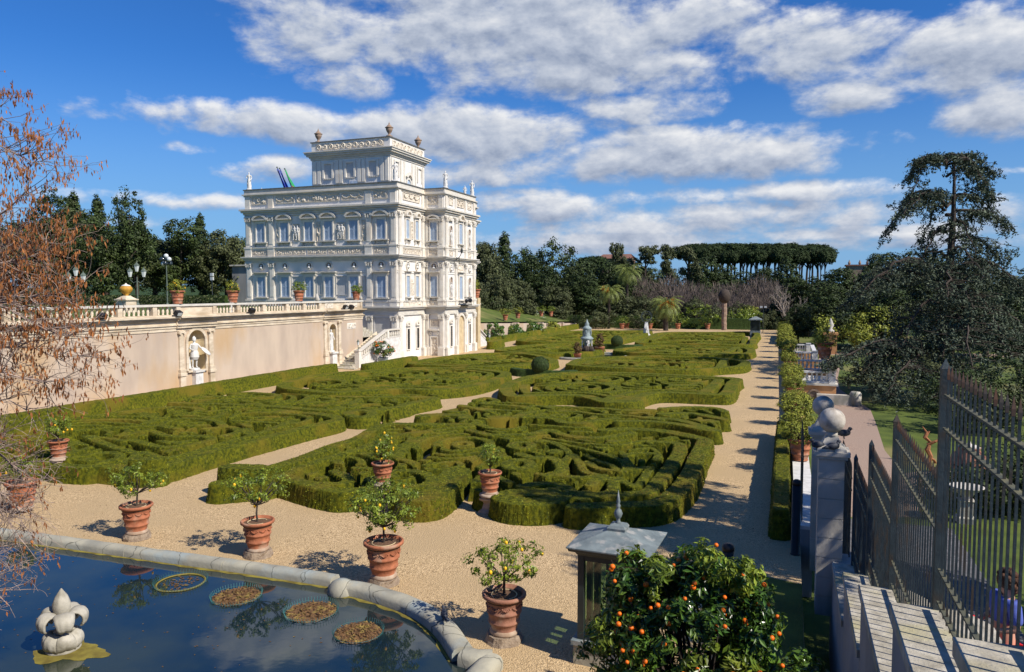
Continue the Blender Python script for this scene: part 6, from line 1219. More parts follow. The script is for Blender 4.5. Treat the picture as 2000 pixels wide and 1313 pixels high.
# ------------------------------------------------------------------ vegetation
def tree_proto(name, seed, kind):
    """unit trees: height 1 scaled by the placing code (crown and trunk meshes in metres for a 14 m tree)"""
    rng = np.random.default_rng(seed); H = 14.; c = MB(); w = MB(); m = 'ilex'; mt = 'bark'
    if kind in ('ilex', 'olive'):
        m = 'ilex' if kind == 'ilex' else 'ilex2'
        for k in range(6):
            off = rng.normal(0, 1, 3)*np.array([2.0, 2.0, 1.6]); r = rng.uniform(2.4, 3.6); b_, cc = crown(rng, np.array([0, 0, 8.2])+off, (r, r, r*1.25), 70, .85, 44, .38, .62, .35, .9, 0, .55)
            c.v += b_.v; c.f += [f+c.n for f in b_.f]; c.n += b_.n
            w.tube([(0, 0, 2.2), (off[0]*.4, off[1]*.4, 5), (off[0], off[1], 8.5+off[2])], [.28, .2, .08], 6)
        w.tube([(0, 0, -.5), (.1, 0, 1.5), (0, 0, 3.4)], [.5, .38, .34], 8)
    elif kind == 'cypress':
        for z in np.linspace(1.2, 13.4, 20):
            r = 1.25*math.sin(math.pi*min(1, (14.2-z)/13.5)**.75)*.9+.15; b_, cc = crown(rng, np.array([rng.normal(0, .1), rng.normal(0, .1), z]), (r, r, .9), 20, .42, 22, .40, .5, .5, .7, 0, .6)
            c.v += b_.v; c.f += [f+c.n for f in b_.f]; c.n += b_.n
        w.tube([(0, 0, -.5), (0, 0, 12)], [.3, .1], 6)
    elif kind == 'pine':
        m = 'pine'; mt = 'bark'
        for k in range(9):
            a = rng.uniform(0, 6.28); r0 = rng.uniform(0, 3.9); p = np.array([r0*math.cos(a), r0*math.sin(a), 11.8-.05*r0**2+rng.normal(0, .12)])
            b_, cc = crown(rng, p, (2.2, 2.2, 1.7), 90, .6, 26, .46, .5, .8, .6, 0, .5); c.v += b_.v; c.f += [f+c.n for f in b_.f]; c.n += b_.n
            w.tube([(0, 0, 7.5+rng.uniform(-.5, 1)), (p[0]*.4, p[1]*.4, 9.6), (p[0]*.9, p[1]*.9, 12.1)], [.17, .12, .05], 5)
        w.tube([(0, 0, -.5), (.15, .1, 4), (0, 0, 8.4)], [.36, .28, .2], 8)
    elif kind == 'tuft':   # tall open pine with tufted crown
        m = 'ilex2'
        for k in range(9):
            a = rng.uniform(0, 6.28); z = rng.uniform(7, 13); r0 = rng.uniform(.6, 2.6)*(1.2-(z-7)/12); p = np.array([r0*math.cos(a), r0*math.sin(a), z]); b_, cc = crown(rng, p, (1.3, 1.3, .8), 34, .42, 22, .38, .5, .6, .8, 0, .5)
            c.v += b_.v; c.f += [f+c.n for f in b_.f]; c.n += b_.n; w.tube([(0, 0, z-1.6), p*.6+[0, 0, z*.36], p], [.12, .09, .04], 5)
        w.tube([(0, 0, -.5), (.2, 0, 6), (0, 0, 12.6)], [.3, .22, .08], 6)
    elif kind == 'bare':
        m = 'bare'; mt = 'bare'; n = 1500
        d = rng.normal(size=(n, 3)); d[:, 2] = np.abs(d[:, 2])+.2; d /= np.linalg.norm(d, axis=1)[:, None]; r = rng.uniform(.25, 1, n)**.6; P = d*r[:, None]*np.array([5.2, 5.2, 8.8])+np.array([0, 0, 4.4])
        D = d+rng.normal(0, .35, (n, 3))+[0, 0, .7]; D /= np.linalg.norm(D, axis=1)[:, None]; L = rng.uniform(.7, 1.9, n)[:, None]; S = np.cross(D, rng.normal(size=(n, 3))); S /= np.linalg.norm(S, axis=1)[:, None]; wd = .045
        v = np.stack([P-S*wd, P+S*wd, P+D*L+S*.012, P+D*L-S*.012], 1).reshape(-1, 3); c.add(v, np.arange(n)[:, None]*4+np.array([[0, 1, 2, 3]]))
        for k in range(16): a = rng.uniform(0, 6.28); q = np.array([math.cos(a)*rng.uniform(1, 4.2), math.sin(a)*rng.uniform(1, 4.2), rng.uniform(7, 12.5)]); w.tube([(0, 0, rng.uniform(1.5, 4)), q*.5+[0, 0, 1.2], q], [.16, .1, .03], 4)
        w.tube([(0, 0, -.5), (0, 0, 4)], [.26, .2], 6)
    t = thing(name, 'x', 'tree'); w.build('trunk', mt, t, loc=(0, 0, 0)); c.build('crown', m, t, loc=(0, 0, 0)); return t
PR = {}
for k, kind, nv in (('evergreen_tree', 'ilex', 4), ('olive_green_tree', 'olive', 3), ('cypress_tree', 'cypress', 2), ('umbrella_pine', 'pine', 4), ('tall_pine', 'tuft', 2), ('bare_tree', 'bare', 3)):
    PR[k] = [tree_proto(k, 300+i*7+len(PR)*31, kind) for i in range(nv)]
used = set(); rt_ = random.Random(4); USEDL = {}
def put(kind, px, top, Y, zg, wpx, label, group, rz=None):
    """plant so that the top shows at pixel row `top` and the crown is about wpx wide"""
    p = YP(px, top, Y); h = p[2]-zg; dep = float(np.dot(p-CP, fw)); wm = wpx/F*dep; base_w = {'evergreen_tree': 10.5, 'olive_green_tree': 10.5, 'cypress_tree': 2.9, 'umbrella_pine': 11., 'tall_pine': 6.5, 'bare_tree': 10.}[kind]
    vs = PR[kind]; v = vs[rt_.randrange(len(vs))]; s = (wm/base_w, wm/base_w, h/13.6); rz = rt_.uniform(0, 6.28) if rz is None else rz
    if v.name not in used: used.add(v.name); v.location = (p[0], p[1], zg); v.rotation_euler = (0, 0, rz); v.scale = s; v['label'] = label; v['group'] = group; return v
    return dup(v, (p[0], p[1], zg), rz, label, s, group)
def ordinal(i): return ['first', 'second', 'third', 'fourth', 'fifth', 'sixth', 'seventh', 'eighth', 'ninth', 'tenth', 'eleventh', 'twelfth', 'thirteenth', 'fourteenth', 'fifteenth', 'sixteenth', 'seventeenth', 'eighteenth', 'nineteenth', 'twentieth'][i]
# behind the terrace, left
for i, (px, top, Y, w) in enumerate(((-60, 420, 74, 200), (40, 425, 78, 190), (110, 400, 82, 120), (150, 398, 88, 130), (205, 415, 70, 130), (262, 405, 76, 100), (300, 470, 95, 130), (345, 452, 84, 120), (395, 448, 92, 110), (440, 438, 88, 110), (478, 462, 108, 100), (240, 478, 110, 170))):
    put('evergreen_tree' if i % 3 else 'olive_green_tree', px, top, Y, 5.4, w, f'dark evergreen tree, {ordinal(i)} from the left behind the terrace' if i < 11 else 'darker evergreen tree behind the front row on the terrace', 'evergreen trees behind the terrace')
for i, (px, top, Y, w) in enumerate(((142, 386, 110, 42), (190, 392, 112, 36), (390, 425, 118, 30))): put('cypress_tree', px, top, Y, 5.4, w*1.0, ['broad dark cypress top behind the left terrace trees', 'slim leaning cypress top left of the lamp posts', 'narrow dark cypress top just left of the villa'][i], 'cypresses behind the terrace')
# beyond the villa
L_ = [(945, 478, 132, 90, 'o'), (985, 500, 150, 90, 'e'), (965, 520, 118, 80, 'o'), (1040, 466, 165, 130, 'e'), (1012, 540, 128, 90, 'o'), (1105, 500, 160, 110, 'e'), (1075, 520, 150, 90, 'e'), (1085, 560, 142, 80, 'o'), (1160, 506, 165, 120, 'e'), (1215, 512, 172, 120, 'e'), (1150, 545, 150, 100, 'e'), (1200, 560, 152, 90, 'o'), (930, 540, 112, 50, 'o')]
for i, (px, top, Y, w, k) in enumerate(L_): put('evergreen_tree' if k == 'e' else 'olive_green_tree', px, top, Y, -1, w, f'{ordinal(i)} planted of the dense evergreens right of the villa, crown near the {"wood edge" if k=="e" else "lawn"}' if 0 else (f'dense dark evergreen {ordinal(i)} in the wood right of the villa' if k == 'e' else f'olive green tree {ordinal(i)} in the wood right of the villa'), 'trees beyond the villa')
put('cypress_tree', 985, 462, 168, 0, 34, 'pointed dark conifer top right of the villa', 'conifers beyond the villa'); put('tall_pine', 949, 470, 150, -1, 26, 'thin tufted pine top immediately right of the villa', 'conifers beyond the villa')
put('tall_pine', 1207, 472, 175, 0, 40, 'slender lone pine rising above the wood left of the big pines', 'conifers beyond the villa')
for i, (px, top, w) in enumerate(((1262, 478, 62), (1303, 468, 52), (1348, 472, 56))): put('tall_pine', px, top, 190+i*4, 1, w, ['left', 'middle', 'right'][i]+' pale trunked pine of the three in front of the umbrella pines', 'pale trunked pines')
# umbrella pines on the hill
for i, (px, Y) in enumerate(((1345, 330), (1378, 318), (1400, 345), (1422, 322), (1447, 350), (1468, 325), (1492, 342), (1514, 320), (1538, 338), (1556, 322), (1578, 340), (1598, 330), (1612, 318))):
    put('umbrella_pine', px, (475 if i < 9 else 478+i-8) + (3 if i == 0 else 0) + (4 if i == 12 else 0), Y, 5, 88 if i < 12 else 50, f'{ordinal(i)} umbrella pine from the left in the flat topped row on the hill', 'umbrella pines on the hill')
for i, (px, Y) in enumerate(((1362, 372), (1390, 380), (1412, 374), (1436, 385), (1460, 372), (1480, 380), (1503, 372), (1526, 380), (1549, 372), (1568, 382), (1588, 375))): put('umbrella_pine', px, 478+(i*37 % 5)-2, Y, 6, 78, f'{ordinal(i)} umbrella pine from the left in the rear row on the hill', 'umbrella pines on the hill')
for i, (px, Y) in enumerate(((1370, 300), (1408, 306), (1430, 298), (1453, 308), (1476, 300), (1498, 306), (1522, 300), (1545, 308), (1563, 302), (1583, 308), (1604, 304))): put('umbrella_pine', px, 484+(i*23 % 6), Y, 5, 50, f'{ordinal(i)} smaller umbrella pine from the left in the front row on the hill', 'umbrella pines on the hill')
put('umbrella_pine', 1160, 500, 230, 2, 90, 'low spreading dark pine behind the wood right of the villa', 'umbrella pines on the hill'); put('evergreen_tree', 1716, 492, 240, 2, 60, 'rounded dark tree top beside the distant house', 'far trees right')
# hazy wood in the middle distance: bare crowns and dark evergreens
for i, (px, top, Y, w) in enumerate(((1255, 540, 168, 70), (1305, 538, 172, 80), (1340, 545, 168, 60), (1368, 552, 162, 50), (1405, 552, 175, 70), (1440, 550, 168, 70), (1482, 538, 180, 70), (1508, 548, 172, 60), (1540, 556, 165, 60), (1325, 560, 155, 60), (1425, 575, 156, 70), (1480, 575, 160, 60))):
    put('bare_tree', px, top, Y, -1.5, w, f'{ordinal(i)} of the purplish bare crowns in the wood beyond the garden', 'bare trees beyond the garden')
for i, (px, top, Y, w) in enumerate(((1240, 522, 205, 90), (1290, 520, 210, 90), (1340, 525, 205, 90), (1390, 520, 215, 100), (1440, 516, 220, 100), (1490, 520, 215, 90), (1540, 525, 205, 90), (1250, 575, 154, 70), (1300, 585, 152, 70), (1355, 580, 153, 60), (1395, 590, 150, 60), (1450, 590, 152, 60), (1505, 585, 155, 60))):
    put('evergreen_tree' if i < 7 else 'olive_green_tree', px, top, Y, -1.5, w, f'{ordinal(i)} of the {"dark evergreens behind the bare crowns" if i < 7 else "green shrubby trees below the bare crowns"}', 'dark trees beyond the garden')
# right hand wood
for i, (px, top, Y, w) in enumerate(((1580, 535, 150, 120), (1640, 520, 160, 140), (1700, 515, 165, 140), (1760, 520, 158, 140), (1610, 570, 120, 100), (1680, 560, 125, 130), (1750, 560, 122, 130), (1820, 540, 140, 140), (1900, 520, 140, 160), (1980, 520, 140, 160), (2060, 500, 130, 200), (1560, 590, 130, 60), (1840, 590, 115, 130), (1930, 590, 112, 150), (2010, 600, 105, 150))):
    put('evergreen_tree', px, top, Y, -1.6, w, f'{ordinal(i)} dark evergreen of the wood behind the cedar on the right', 'evergreens behind the cedar')
put('yellow' if 0 else 'olive_green_tree', 1500, 600, 148, -1.5, 40, 'small green tree left of the white bare tree', 'dark trees beyond the garden')
# closing hedge shrubs at the far end
for i, (px, w) in enumerate(((1145, 3.4), (1172, 3.0), (1240, 3.), (1288, 3.0), (1356, 5.2), (1400, 3.6), (1440, 4.2), (1462, 3.6))):
    g = G(px, 644, 0); bush(f'{ordinal(i)} leafy shrub along the far hedge, from the left', (g[0], g[1]+3.5, 0), (w*.8, w*.6, 1.7 if px != 1356 else 2.3), 'lemonleaf' if px in (1356, 1440, 1462) else 'ilex2', 50, .6, 30, .30, 400+i, group='shrubs along the far hedge')
g = G(1457, 642, 0); bush('cream flowering shrub above the far hedge at the right', (g[0], g[1]+5, 1.8), (2.0, 2, 1.2), 'yellow', 40, .5, 30, .3, 433, trunk=False)
p = YP(978, 590, 120); bush('white blossoming shrub on the lawn right of the villa', (p[0], p[1], p[2]-2.6), (2.2, 1.6, 1.8), 'whitebloom', 30, .5, 30, .2, 440); p = YP(1053, 612, 130); bush('small white flecked shrub above the end of the pink wall', (p[0], p[1], p[2]-1.6), (1.4, 1.2, 1.1), 'whitebloom', 20, .4, 24, .2, 441)
p = YP(965, 598, 116); bush('dark rounded shrub on the lawn beside the white blossoming one', (p[0], p[1], p[2]-2.5), (3.2, 2.4, 1.9), 'ilex', 60, .6, 30, .3, 442); p = G(1108, 640, 0); bush('small grey green tree at the left of the far hedge', (p[0], p[1], 0), (1.9, 1.6, 1.5), 'ilex2', 40, .5, 30, .25, 443)
for i, (px, py, zt, r, m) in enumerate(((1710, 688, 8.2, 3.4, 'yellow'), (1672, 690, 5.6, 2.2, 'yellow'), (1608, 690, 6., 1.1, 'yellow'))):
    g = G(px, py, -1.5); bush(['yellow green tree glowing in front of the dark wood', 'lower yellow green shrub left of the glowing tree', 'narrow yellow green shrub beside the ochre pier'][i], (g[0], g[1], -1.5), (r, r, zt*.42), m, 60, .8, 34, .34, 450+i)
g = G(1800, 765, -1.5); bush('grey green leafy shrub behind the spear tips of the fence', (g[0], g[1]-8, -1.5), (2.3, 2.2, 1.9), 'ilex2', 110, .45, 60, .13, 460)
for i, (px, py, rx, h, m) in enumerate(((1880, 842, 2.6, 1.9, 'ilex'), (1945, 850, 2.4, 1.6, 'ilex2'), (1990, 830, 3., 2.2, 'ilex'), (1925, 985, 2.6, .7, 'ilex'), (1990, 990, 2.4, .8, 'ilex'))):
    g = G(px, py, -1.5); bush(['dark rounded shrub below the cedar, seen over the fence', 'olive green shrub right of the dark one below the cedar', 'large dark shrub at the right edge below the cedar', 'low dark bush between the park path and the stairs', 'low dark bush right of the stairs behind the fence'][i], (g[0], g[1], -1.5), (rx, rx*.8, h), m, 80, .45, 60, .17, 480+i, name='shrub')
for i, (px, py, rx, h) in enumerate(((1700, 762, 2.6, 1.2), (1965, 1010, 1.3, .95), (2040, 960, 2.2, 1.3))): g = G(px, py, -1.5); bush(['dark clipped shrub at the edge of the park lawn', 'dark clipped hedge behind the person, right of the stairs', 'dark clipped hedge at the right edge behind the fence'][i], (g[0], g[1], -1.5), (rx, rx*.7, h), 'ilex', 60, .35, 60, .14, 470+i, trunk=False, name='clipped_shrub', cat='shrub')
# off to the right: trees whose shade falls on the path
for i, (x, y, s) in enumerate(((9.0, 18.2, .47), (9.4, 21.6, .44), (8.9, 14.6, .40))):
    v = dup(PR['evergreen_tree'][i], (x, y, -1.5), i*1.3, 'evergreen tree standing right of the view, shading the path', (s, s, s*2.6), 'shade trees right of the view')
# park trunks
# ---- date palms
def palm(label, g, h, R, n=60, fruit=0, dead=False, thick=.28, seed=1, skirt=0):
    rng = np.random.default_rng(seed); t = thing('palm_tree', label, 'palm tree', tuple(g)); w = MB(); k = 14
    w.tube([(.03*math.sin(i), 0, h*i/k-.2) for i in range(k+1)], [thick*(1+.12*(i % 2)) for i in range(k+1)], 8); w.build('trunk', 'bark' if not dead else 'brownstone', t, loc=(0, 0, 0))
    if dead: MB().ball((0, 0, h), thick*2.6, 10, 8, (1, 1, 1.2)).build('dead_crown', 'black' if 0 else 'bark', t, True, loc=(0, 0, 0)); return t
    f = MB()
    for i in range(n+skirt):
        a = i*2.399; e = 1.25-1.75*(i/n) if i < n else -1.1; L = R*rng.uniform(.85, 1.1)*(1 if i < n else .6); m_ = 9; pts = []
        ca, sa = math.cos(a), math.sin(a); r, z = .1, h; ang = e
        for j in range(m_): pts.append((r*ca, r*sa, z)); r += L/m_*math.cos(ang); z += L/m_*math.sin(ang); ang -= .17+(.06 if i < n else 0)
        P = np.array(pts); f.tube(P, np.linspace(.035, .01, m_), 3); S = np.array([-sa, ca, 0]); 
        for j in range(1, m_-1):
            for q in range(3):
                c0 = P[j]+(P[j+1]-P[j])*q/3; l_ = .55*math.sin(math.pi*(j+.5)/m_)*R/2.6; D = (P[j+1]-P[j])/np.linalg.norm(P[j+1]-P[j])
                for sg in (-1, 1): tip = c0+S*sg*l_*.75+D*l_*.6-np.array([0, 0, l_*.35]); f.add([c0, c0+D*.07, tip], [(0, 1, 2)])
    f.build('fronds', 'palm', t, loc=(0, 0, 0))
    if fruit: 
        b_ = MB(); 
        for i in range(fruit): a = rng.uniform(3.6, 6.2); q = np.array([math.cos(a)*1.3, math.sin(a)*1.3, h+.1+rng.normal(0, .45)]); cc = q+rng.normal(0, .24, (60, 3))*[.8, .8, 1.1]; b_.leaves(cc, rng.normal(size=(60, 3)), .22, .5, rng)
        b_.build('fruit_cluster', 'palmfruit', t, loc=(0, 0, 0))
    return t
g = G(1189, 642, 0); palm('slim tall date palm at the far end, left of the other', g, 7.0, 3.6, 44, 3, thick=.24, seed=3)
g = G(1300, 646, 0); palm('short stout date palm with orange fruit clusters at the far end', g, 4.6, 4.0, 70, 9, thick=.42, seed=5, skirt=22)
g = YP(1225, 545, 160); palm('large grey green palm among the evergreens behind the slim palm', (g[0], g[1], -1), 12.2, 4.6, 60, 0, seed=7, skirt=14)
g = G(1414, 645, 0); palm('dead palm trunk with dark burnt top at the far end', g, 6.1, 0, dead=True, thick=.42)
# ---- pale bare tree
def twigs(mb, rng, p, d, L, r, depth, spread=.55, up=.15, nb=3, pts=None, seg=4, minr=.004, grav=0.):
    P = [p]; q = np.array(p, float); dd = np.array(d, float)
    for _ in range(seg): dd = dd+rng.normal(0, .16, 3)+[0, 0, up*.2-grav*.12]; dd /= np.linalg.norm(dd); q = q+dd*L/seg; P.append(q.copy())
    mb.tube(P, np.linspace(r, max(minr, r*.55), len(P)), 4 if r > .02 else 3)
    if depth <= 0:
        if pts is not None: pts += [(x, dd) for x in P[1:]]
        return
    for k in range(nb):
        j = rng.integers(1, len(P)) if k else len(P)-1; e = dd+rng.normal(0, spread, 3)+[0, 0, up]; e /= np.linalg.norm(e); twigs(mb, rng, P[j], e, L*rng.uniform(.55, .8), r*.55, depth-1, spread, up, nb, pts, seg, minr, grav)
rng = np.random.default_rng(12); g = G(1532, 668, -1.5); t = thing('bare_tree', 'pale leafless tree with white branches left of the dark wood', 'tree', tuple(g)); mb = MB(); twigs(mb, rng, (0, 0, -.3), (0, 0, 1), 4.2, .26, 4, .45, .35, 4); mb.build('trunk', 'barkpale', t, loc=(0, 0, 0))
# ---- the cedar
rng = np.random.default_rng(21); DC = 62.; cb = WD(1846, 800, DC); cx, cy = cb[0], cb[1]; CG = -1.6
ct = thing('cedar_tree', 'tall dark cedar with flat top and drooping limbs on the right', 'cedar tree', (cx, cy, CG)); OC = np.array([cx, cy, CG]); W1 = MB(); F1 = MB()
def cp_(px, py, dd=0.): return WD(px, py, DC+dd)-OC
topz = cp_(1850, 312)[2]; W1.tube([(0, 0, -.3), (.1, 0, topz*.25), (-.05, .1, topz*.5), (.1, 0, topz*.75), (.05, 0, topz*.97)], [.55, .46, .34, .20, .06], 10)
def limb(a, b_, sag, r, dens_=1., tw=1.6, tn=1.):
    tn = tn*.68
    a, b_ = np.array(a, float), np.array(b_, float); n = 12; L = np.linalg.norm(b_-a); d = (b_-a)/L; side = np.cross(d, [0, 0, 1]); side /= np.linalg.norm(side)+1e-6
    P = [a+(b_-a)*s+np.array([0, 0, sag*math.sin(math.pi*s)])+rng.normal(0, .10, 3)*(0 < s < 1) for s in np.linspace(0, 1, n)]; W1.tube(P, np.linspace(r, .03, n), 5); P = np.array(P)
    m_ = int(L*17*dens_); C = []; N = []
    for _ in range(m_):
        s = rng.uniform(.12, 1.03)**.8*(n-1); i = min(int(s), n-2); c0 = P[i]+(P[i+1]-P[i])*(s-i); w_ = tw*(.35+.9*math.sin(math.pi*min(.93, s/(n-1))))
        o_ = side*rng.normal(0, w_*.55)+d*rng.normal(0, .25); tl = rng.uniform(.15, 1.0)**1.3*tn; drop = np.array([0, 0, -1.])*tl+side*rng.normal(0, .25)+d*rng.normal(0, .3)
        st_ = c0+o_-np.array([0, 0, .12*abs(np.dot(o_, side))**1.5]); k = int(11+13*tl)
        for q in np.linspace(0, 1, k): C.append(st_+drop*q+rng.normal(0, .075, 3)*(1.5-q)); N.append(rng.normal(0, .6, 3)+[0, 0, .7*(1-q)])
        if rng.random() < .25: W1.tube([c0, st_, st_+drop*.8], [.025, .018, .006], 3)
    C = np.array(C); F1.leaves(C, np.array(N), .26, .36, rng, droop=.4)
def tz(py, px=1848): return cp_(px, py)
for (y0, px, py, dd, sag, r, de, tw, tn) in (
    (322, 1768, 352, 1, 1.3, .10, 1.5, 1.5, 1.1), (318, 1800, 318, -2, .6, .08, 1.6, 1.4, .6), (318, 1935, 338, 1, 1.0, .10, 1.6, 1.5, .9), (330, 1930, 372, -2, 1.6, .12, 1.6, 1.6, 1.4), (314, 1880, 312, 2, .5, .07, 1.6, 1.5, .6), (345, 1938, 415, 2, 1.9, .12, 1.4, 1.5, 1.5), (325, 1778, 392, -2, 2.0, .10, .9, 1., 1.4),
    (402, 1728, 462, 1, 2.4, .17, 1.25, 1.5, 1.5), (398, 1765, 418, -3, 1.3, .14, 1.2, 1.6, 1.2), (410, 1800, 480, 3, 1.6, .12, .9, 1.4, 1.6), (420, 1968, 442, 0, .8, .18, 1.4, 1.7, 1.5), (405, 1930, 420, 4, 1.5, .14, .8, 1.5, 1.), (440, 1905, 505, -2, 1.6, .15, 1.2, 1.7, 1.4), (455, 1800, 520, -1, 1.4, .14, 1.1, 1.6, 1.5),
    (470, 1960, 520, 2, 1.4, .16, 1.2, 2.0, 1.4), (500, 1920, 545, -4, 1.4, .16, 1.3, 2.2, 1.4), (500, 1770, 560, 3, 1.5, .15, .9, 1.8, 1.5), (375, 1800, 408, 5, .8, .08, .7, 1.2, 1.)):
    limb(tz(y0), cp_(px, py, dd), sag, r, de, tw, tn)
for (y0, px, py, dd, sag, r, de, tw, tn) in (
    (545, 1680, 575, -3, 2.2, .2, 1.2, 2.6, 1.6), (560, 1640, 600, 1, 2.2, .2, .9, 2.4, 1.4), (540, 1990, 560, -3, 1.8, .2, 1.4, 2.6, 1.6), (560, 2050, 590, 0, 1.8, .2, 1.3, 2.8, 1.6), (600, 1960, 660, -6, 2.0, .2, 1.5, 2.8, 1.7), (610, 2040, 690, -3, 2.2, .2, 1.5, 3., 1.8), (620, 1760, 680, -5, 2.4, .2, 1.1, 2.6, 1.8), (640, 1900, 720, -9, 2.2, .2, 1.4, 2.6, 1.8),
    (650, 2000, 740, -8, 2.4, .2, 1.4, 2.8, 1.8), (660, 1700, 720, 0, 2.2, .2, .9, 2.4, 1.4), (580, 1900, 600, -6, 1.2, .18, 1.3, 2.6, 1.5), (700, 1615, 712, -6, 1.6, .16, 1.3, 1.5, 1.2), (705, 1730, 770, -9, 1.6, .16, 1.6, 2.3, 1.4), (700, 1680, 735, -5, 1.8, .16, 1.5, 2.0, 1.4), (710, 1830, 770, -10, 1.2, .16, 1.4, 2.3, 1.4), (530, 1850, 585, -6, .9, .16, 1.2, 2.4, 1.6), (660, 1840, 730, -7, 1.4, .16, 1.0, 2.3, 1.6)):
    limb(tz(y0), cp_(px, py, dd), sag, r, de, tw, tn)
W1.build('trunk', 'bark', ct, loc=(0, 0, 0)); F1.build('foliage', 'cedar', ct, loc=(0, 0, 0))
# ---- bald cypress with brown catkins reaching in from the left
rng = np.random.default_rng(33); bt = thing('bald_cypress', 'leafless conifer with hanging brown catkins reaching in from the left edge', 'conifer tree', (-16.5, 9.5, 0)); OB = np.array([-16.5, 9.5, 0]); B1 = MB(); B2 = MB(); T_ = []
B1.tube([(-.4, -.6, -.2), (-.4, -.5, 4), (-.3, -.4, 9), (-.2, -.3, 13.5)], [.34, .27, .18, .07], 8)
def bp_(px, py, w): return WD(px, py, w)-OB
def arm(px0, py0, w0, px1, py1, w1, r, sag, pale=False, cat=1., sub=1.):
    a, b_ = bp_(px0, py0, w0), bp_(px1, py1, w1); n = 12; P = np.array([a+(b_-a)*s+np.array([0, 0, sag*math.sin(math.pi*s)])+rng.normal(0, .04, 3) for s in np.linspace(0, 1, n)]); B1.tube(P, np.linspace(r, .008, n), 5); d = (b_-a)/np.linalg.norm(b_-a)
    for i in range(2, n):
        for _ in range(int(4.3*sub)+1):
            e = d*.8+rng.normal(0, .5, 3)+[0, 0, .1]; e /= np.linalg.norm(e); pts = []; twigs(B1, rng, P[i], e, rng.uniform(.3, .75), .010, 2, .5, .05, 2, pts, 3, .003, .3)
            for x, dd in pts:
                if rng.random() < .55*cat: T_.append(x)
arms = [(-260, 250, 15, 132, 325, 14, .05, .5, 1.3, 1.), (-260, 560, 15, 105, 385, 14, .06, -.2, 1.2, 1.), (-250, 180, 15, 45, 235, 15, .04, .3, 1.2, 1.), (-260, 640, 14, 150, 492, 14, .06, .2, 1.5, 1.1), (-260, 700, 14, 158, 575, 13.5, .05, .3, 1.5, 1.), (-250, 480, 16, 90, 470, 15, .05, .2, .8, 1.),
        (-250, 760, 14, 215, 700, 13.5, .05, .5, 1.0, 1.1), (-250, 620, 14, 200, 660, 13, .04, .5, .9, 1.), (-250, 800, 13.5, 180, 745, 13, .04, .3, .8, 1.), (-250, 880, 14, 110, 790, 13.5, .04, .3, .5, .9), (-250, 560, 15, 140, 620, 14, .04, .5, 1.3, 1.1),
        (-250, 350, 15.5, 100, 300, 15, .04, .2, 1.1, .9), (-250, 900, 13.5, 95, 985, 13.5, .035, .5, .12, 1.8), (-250, 980, 13.5, 70, 1010, 13.3, .03, .4, .08, 2.), (-250, 850, 13.5, 80, 900, 13.3, .035, .5, .15, 1.7), (-250, 1040, 13.0, 50, 1090, 13., .03, .3, .12, 1.4), (-240, 1090, 12.6, 30, 1150, 12.6, .03, .2, .2, 1.2), (-240, 420, 15.5, 120, 530, 15, .04, .3, 1.4, 1.)]
for (a, b_, c, d, e, f, r, sag, cat, sub) in arms: arm(a, b_, c, d-66, e, f, r, sag, cat=cat*1.1, sub=sub)
T_ = np.array(T_); idx = rng.permutation(len(T_))[:9000]; T_ = T_[idx]; C = []; 
for x in T_:
    L = rng.uniform(.06, .20); k = rng.integers(2, 5)
    for q in range(k): C.append(x+np.array([rng.normal(0, .02), rng.normal(0, .02), -L*q/k-.02]))
C = np.array(C); n = len(C); N = rng.normal(size=(n, 3)); N[:, 2] *= .15; N /= np.linalg.norm(N, axis=1)[:, None]; S = np.cross(N, [0, 0, 1]); Lh = rng.uniform(.03, .06, n)[:, None]; Dz = np.array([0, 0, 1.])+rng.normal(0, .15, (n, 3)); wd = .016
B2.add(np.stack([C-Dz*Lh, C+S*wd, C+Dz*Lh, C-S*wd], 1).reshape(-1, 3), np.arange(n)[:, None]*4+np.array([[0, 1, 2, 3]]))
B1.build('trunk', 'twig', bt, loc=(0, 0, 0)); B2.build('catkins', 'catkin', bt, loc=(0, 0, 0))
# ------------------------------------------------------------------ lamps, urn, fountain, far objects
def lamp3(label, px, Y, zg, h, s=1.):
    p = YP(px, 590, Y); t = thing('street_lamp', label, 'street lamp', (p[0], Y, zg), .4, 'lamp posts on the terrace'); MB().lathe([(.20*s, 0), (.16*s, .5), (.08*s, .6), (.06*s, h*.6), (.05*s, h)], n=8).build('post', 'lampgreen', t, loc=(0, 0, 0))
    for k, (dx, dz) in enumerate(((0, .5), (-.62*s, 0), (.62*s, 0))):
        if dx: MB().tube([(0, 0, h-.35), (dx*.5, 0, h-.55), (dx, 0, h-.25), (dx, 0, h+dz-.05)], .03, 5).build('arm', 'lampgreen', t, loc=(0, 0, 0))
        b_ = MB().lathe([(.12*s, h+dz), (.24*s, h+dz+.52)], (dx, 0, 0), 6); b_.build('lamp_glass', 'lampglass', t, loc=(0, 0, 0)); MB().lathe([(.28*s, h+dz+.523), (.18*s, h+dz+.66), (.05*s, h+dz+.8), (.01, h+dz+.95)], (dx, 0, 0), 6).build('lamp_cap', 'lampgreen', t, loc=(0, 0, 0))
def ztop(px, py, Y): return YP(px, py, Y)[2]
lamp3('three headed lamp post half hidden by brown catkins at the left', 150, 47, 5.4, ztop(150, 530, 47)-5.4-.9); lamp3('three headed lamp post left of the globe lamp on the terrace', 269, 52, 5.4, ztop(269, 522, 52)-5.4-.9)
Y = 52; p = YP(327, 590, Y); h = ztop(327, 515, Y)-5.4; t = thing('street_lamp', 'tall lamp post with a cluster of dark globes on the terrace', 'street lamp', (p[0], Y, 5.4), 0, 'lamp posts on the terrace'); MB().lathe([(.16, 0), (.12, .5), (.06, .6), (.045, h)], n=8).build('post', 'lampgreen', t, loc=(0, 0, 0))
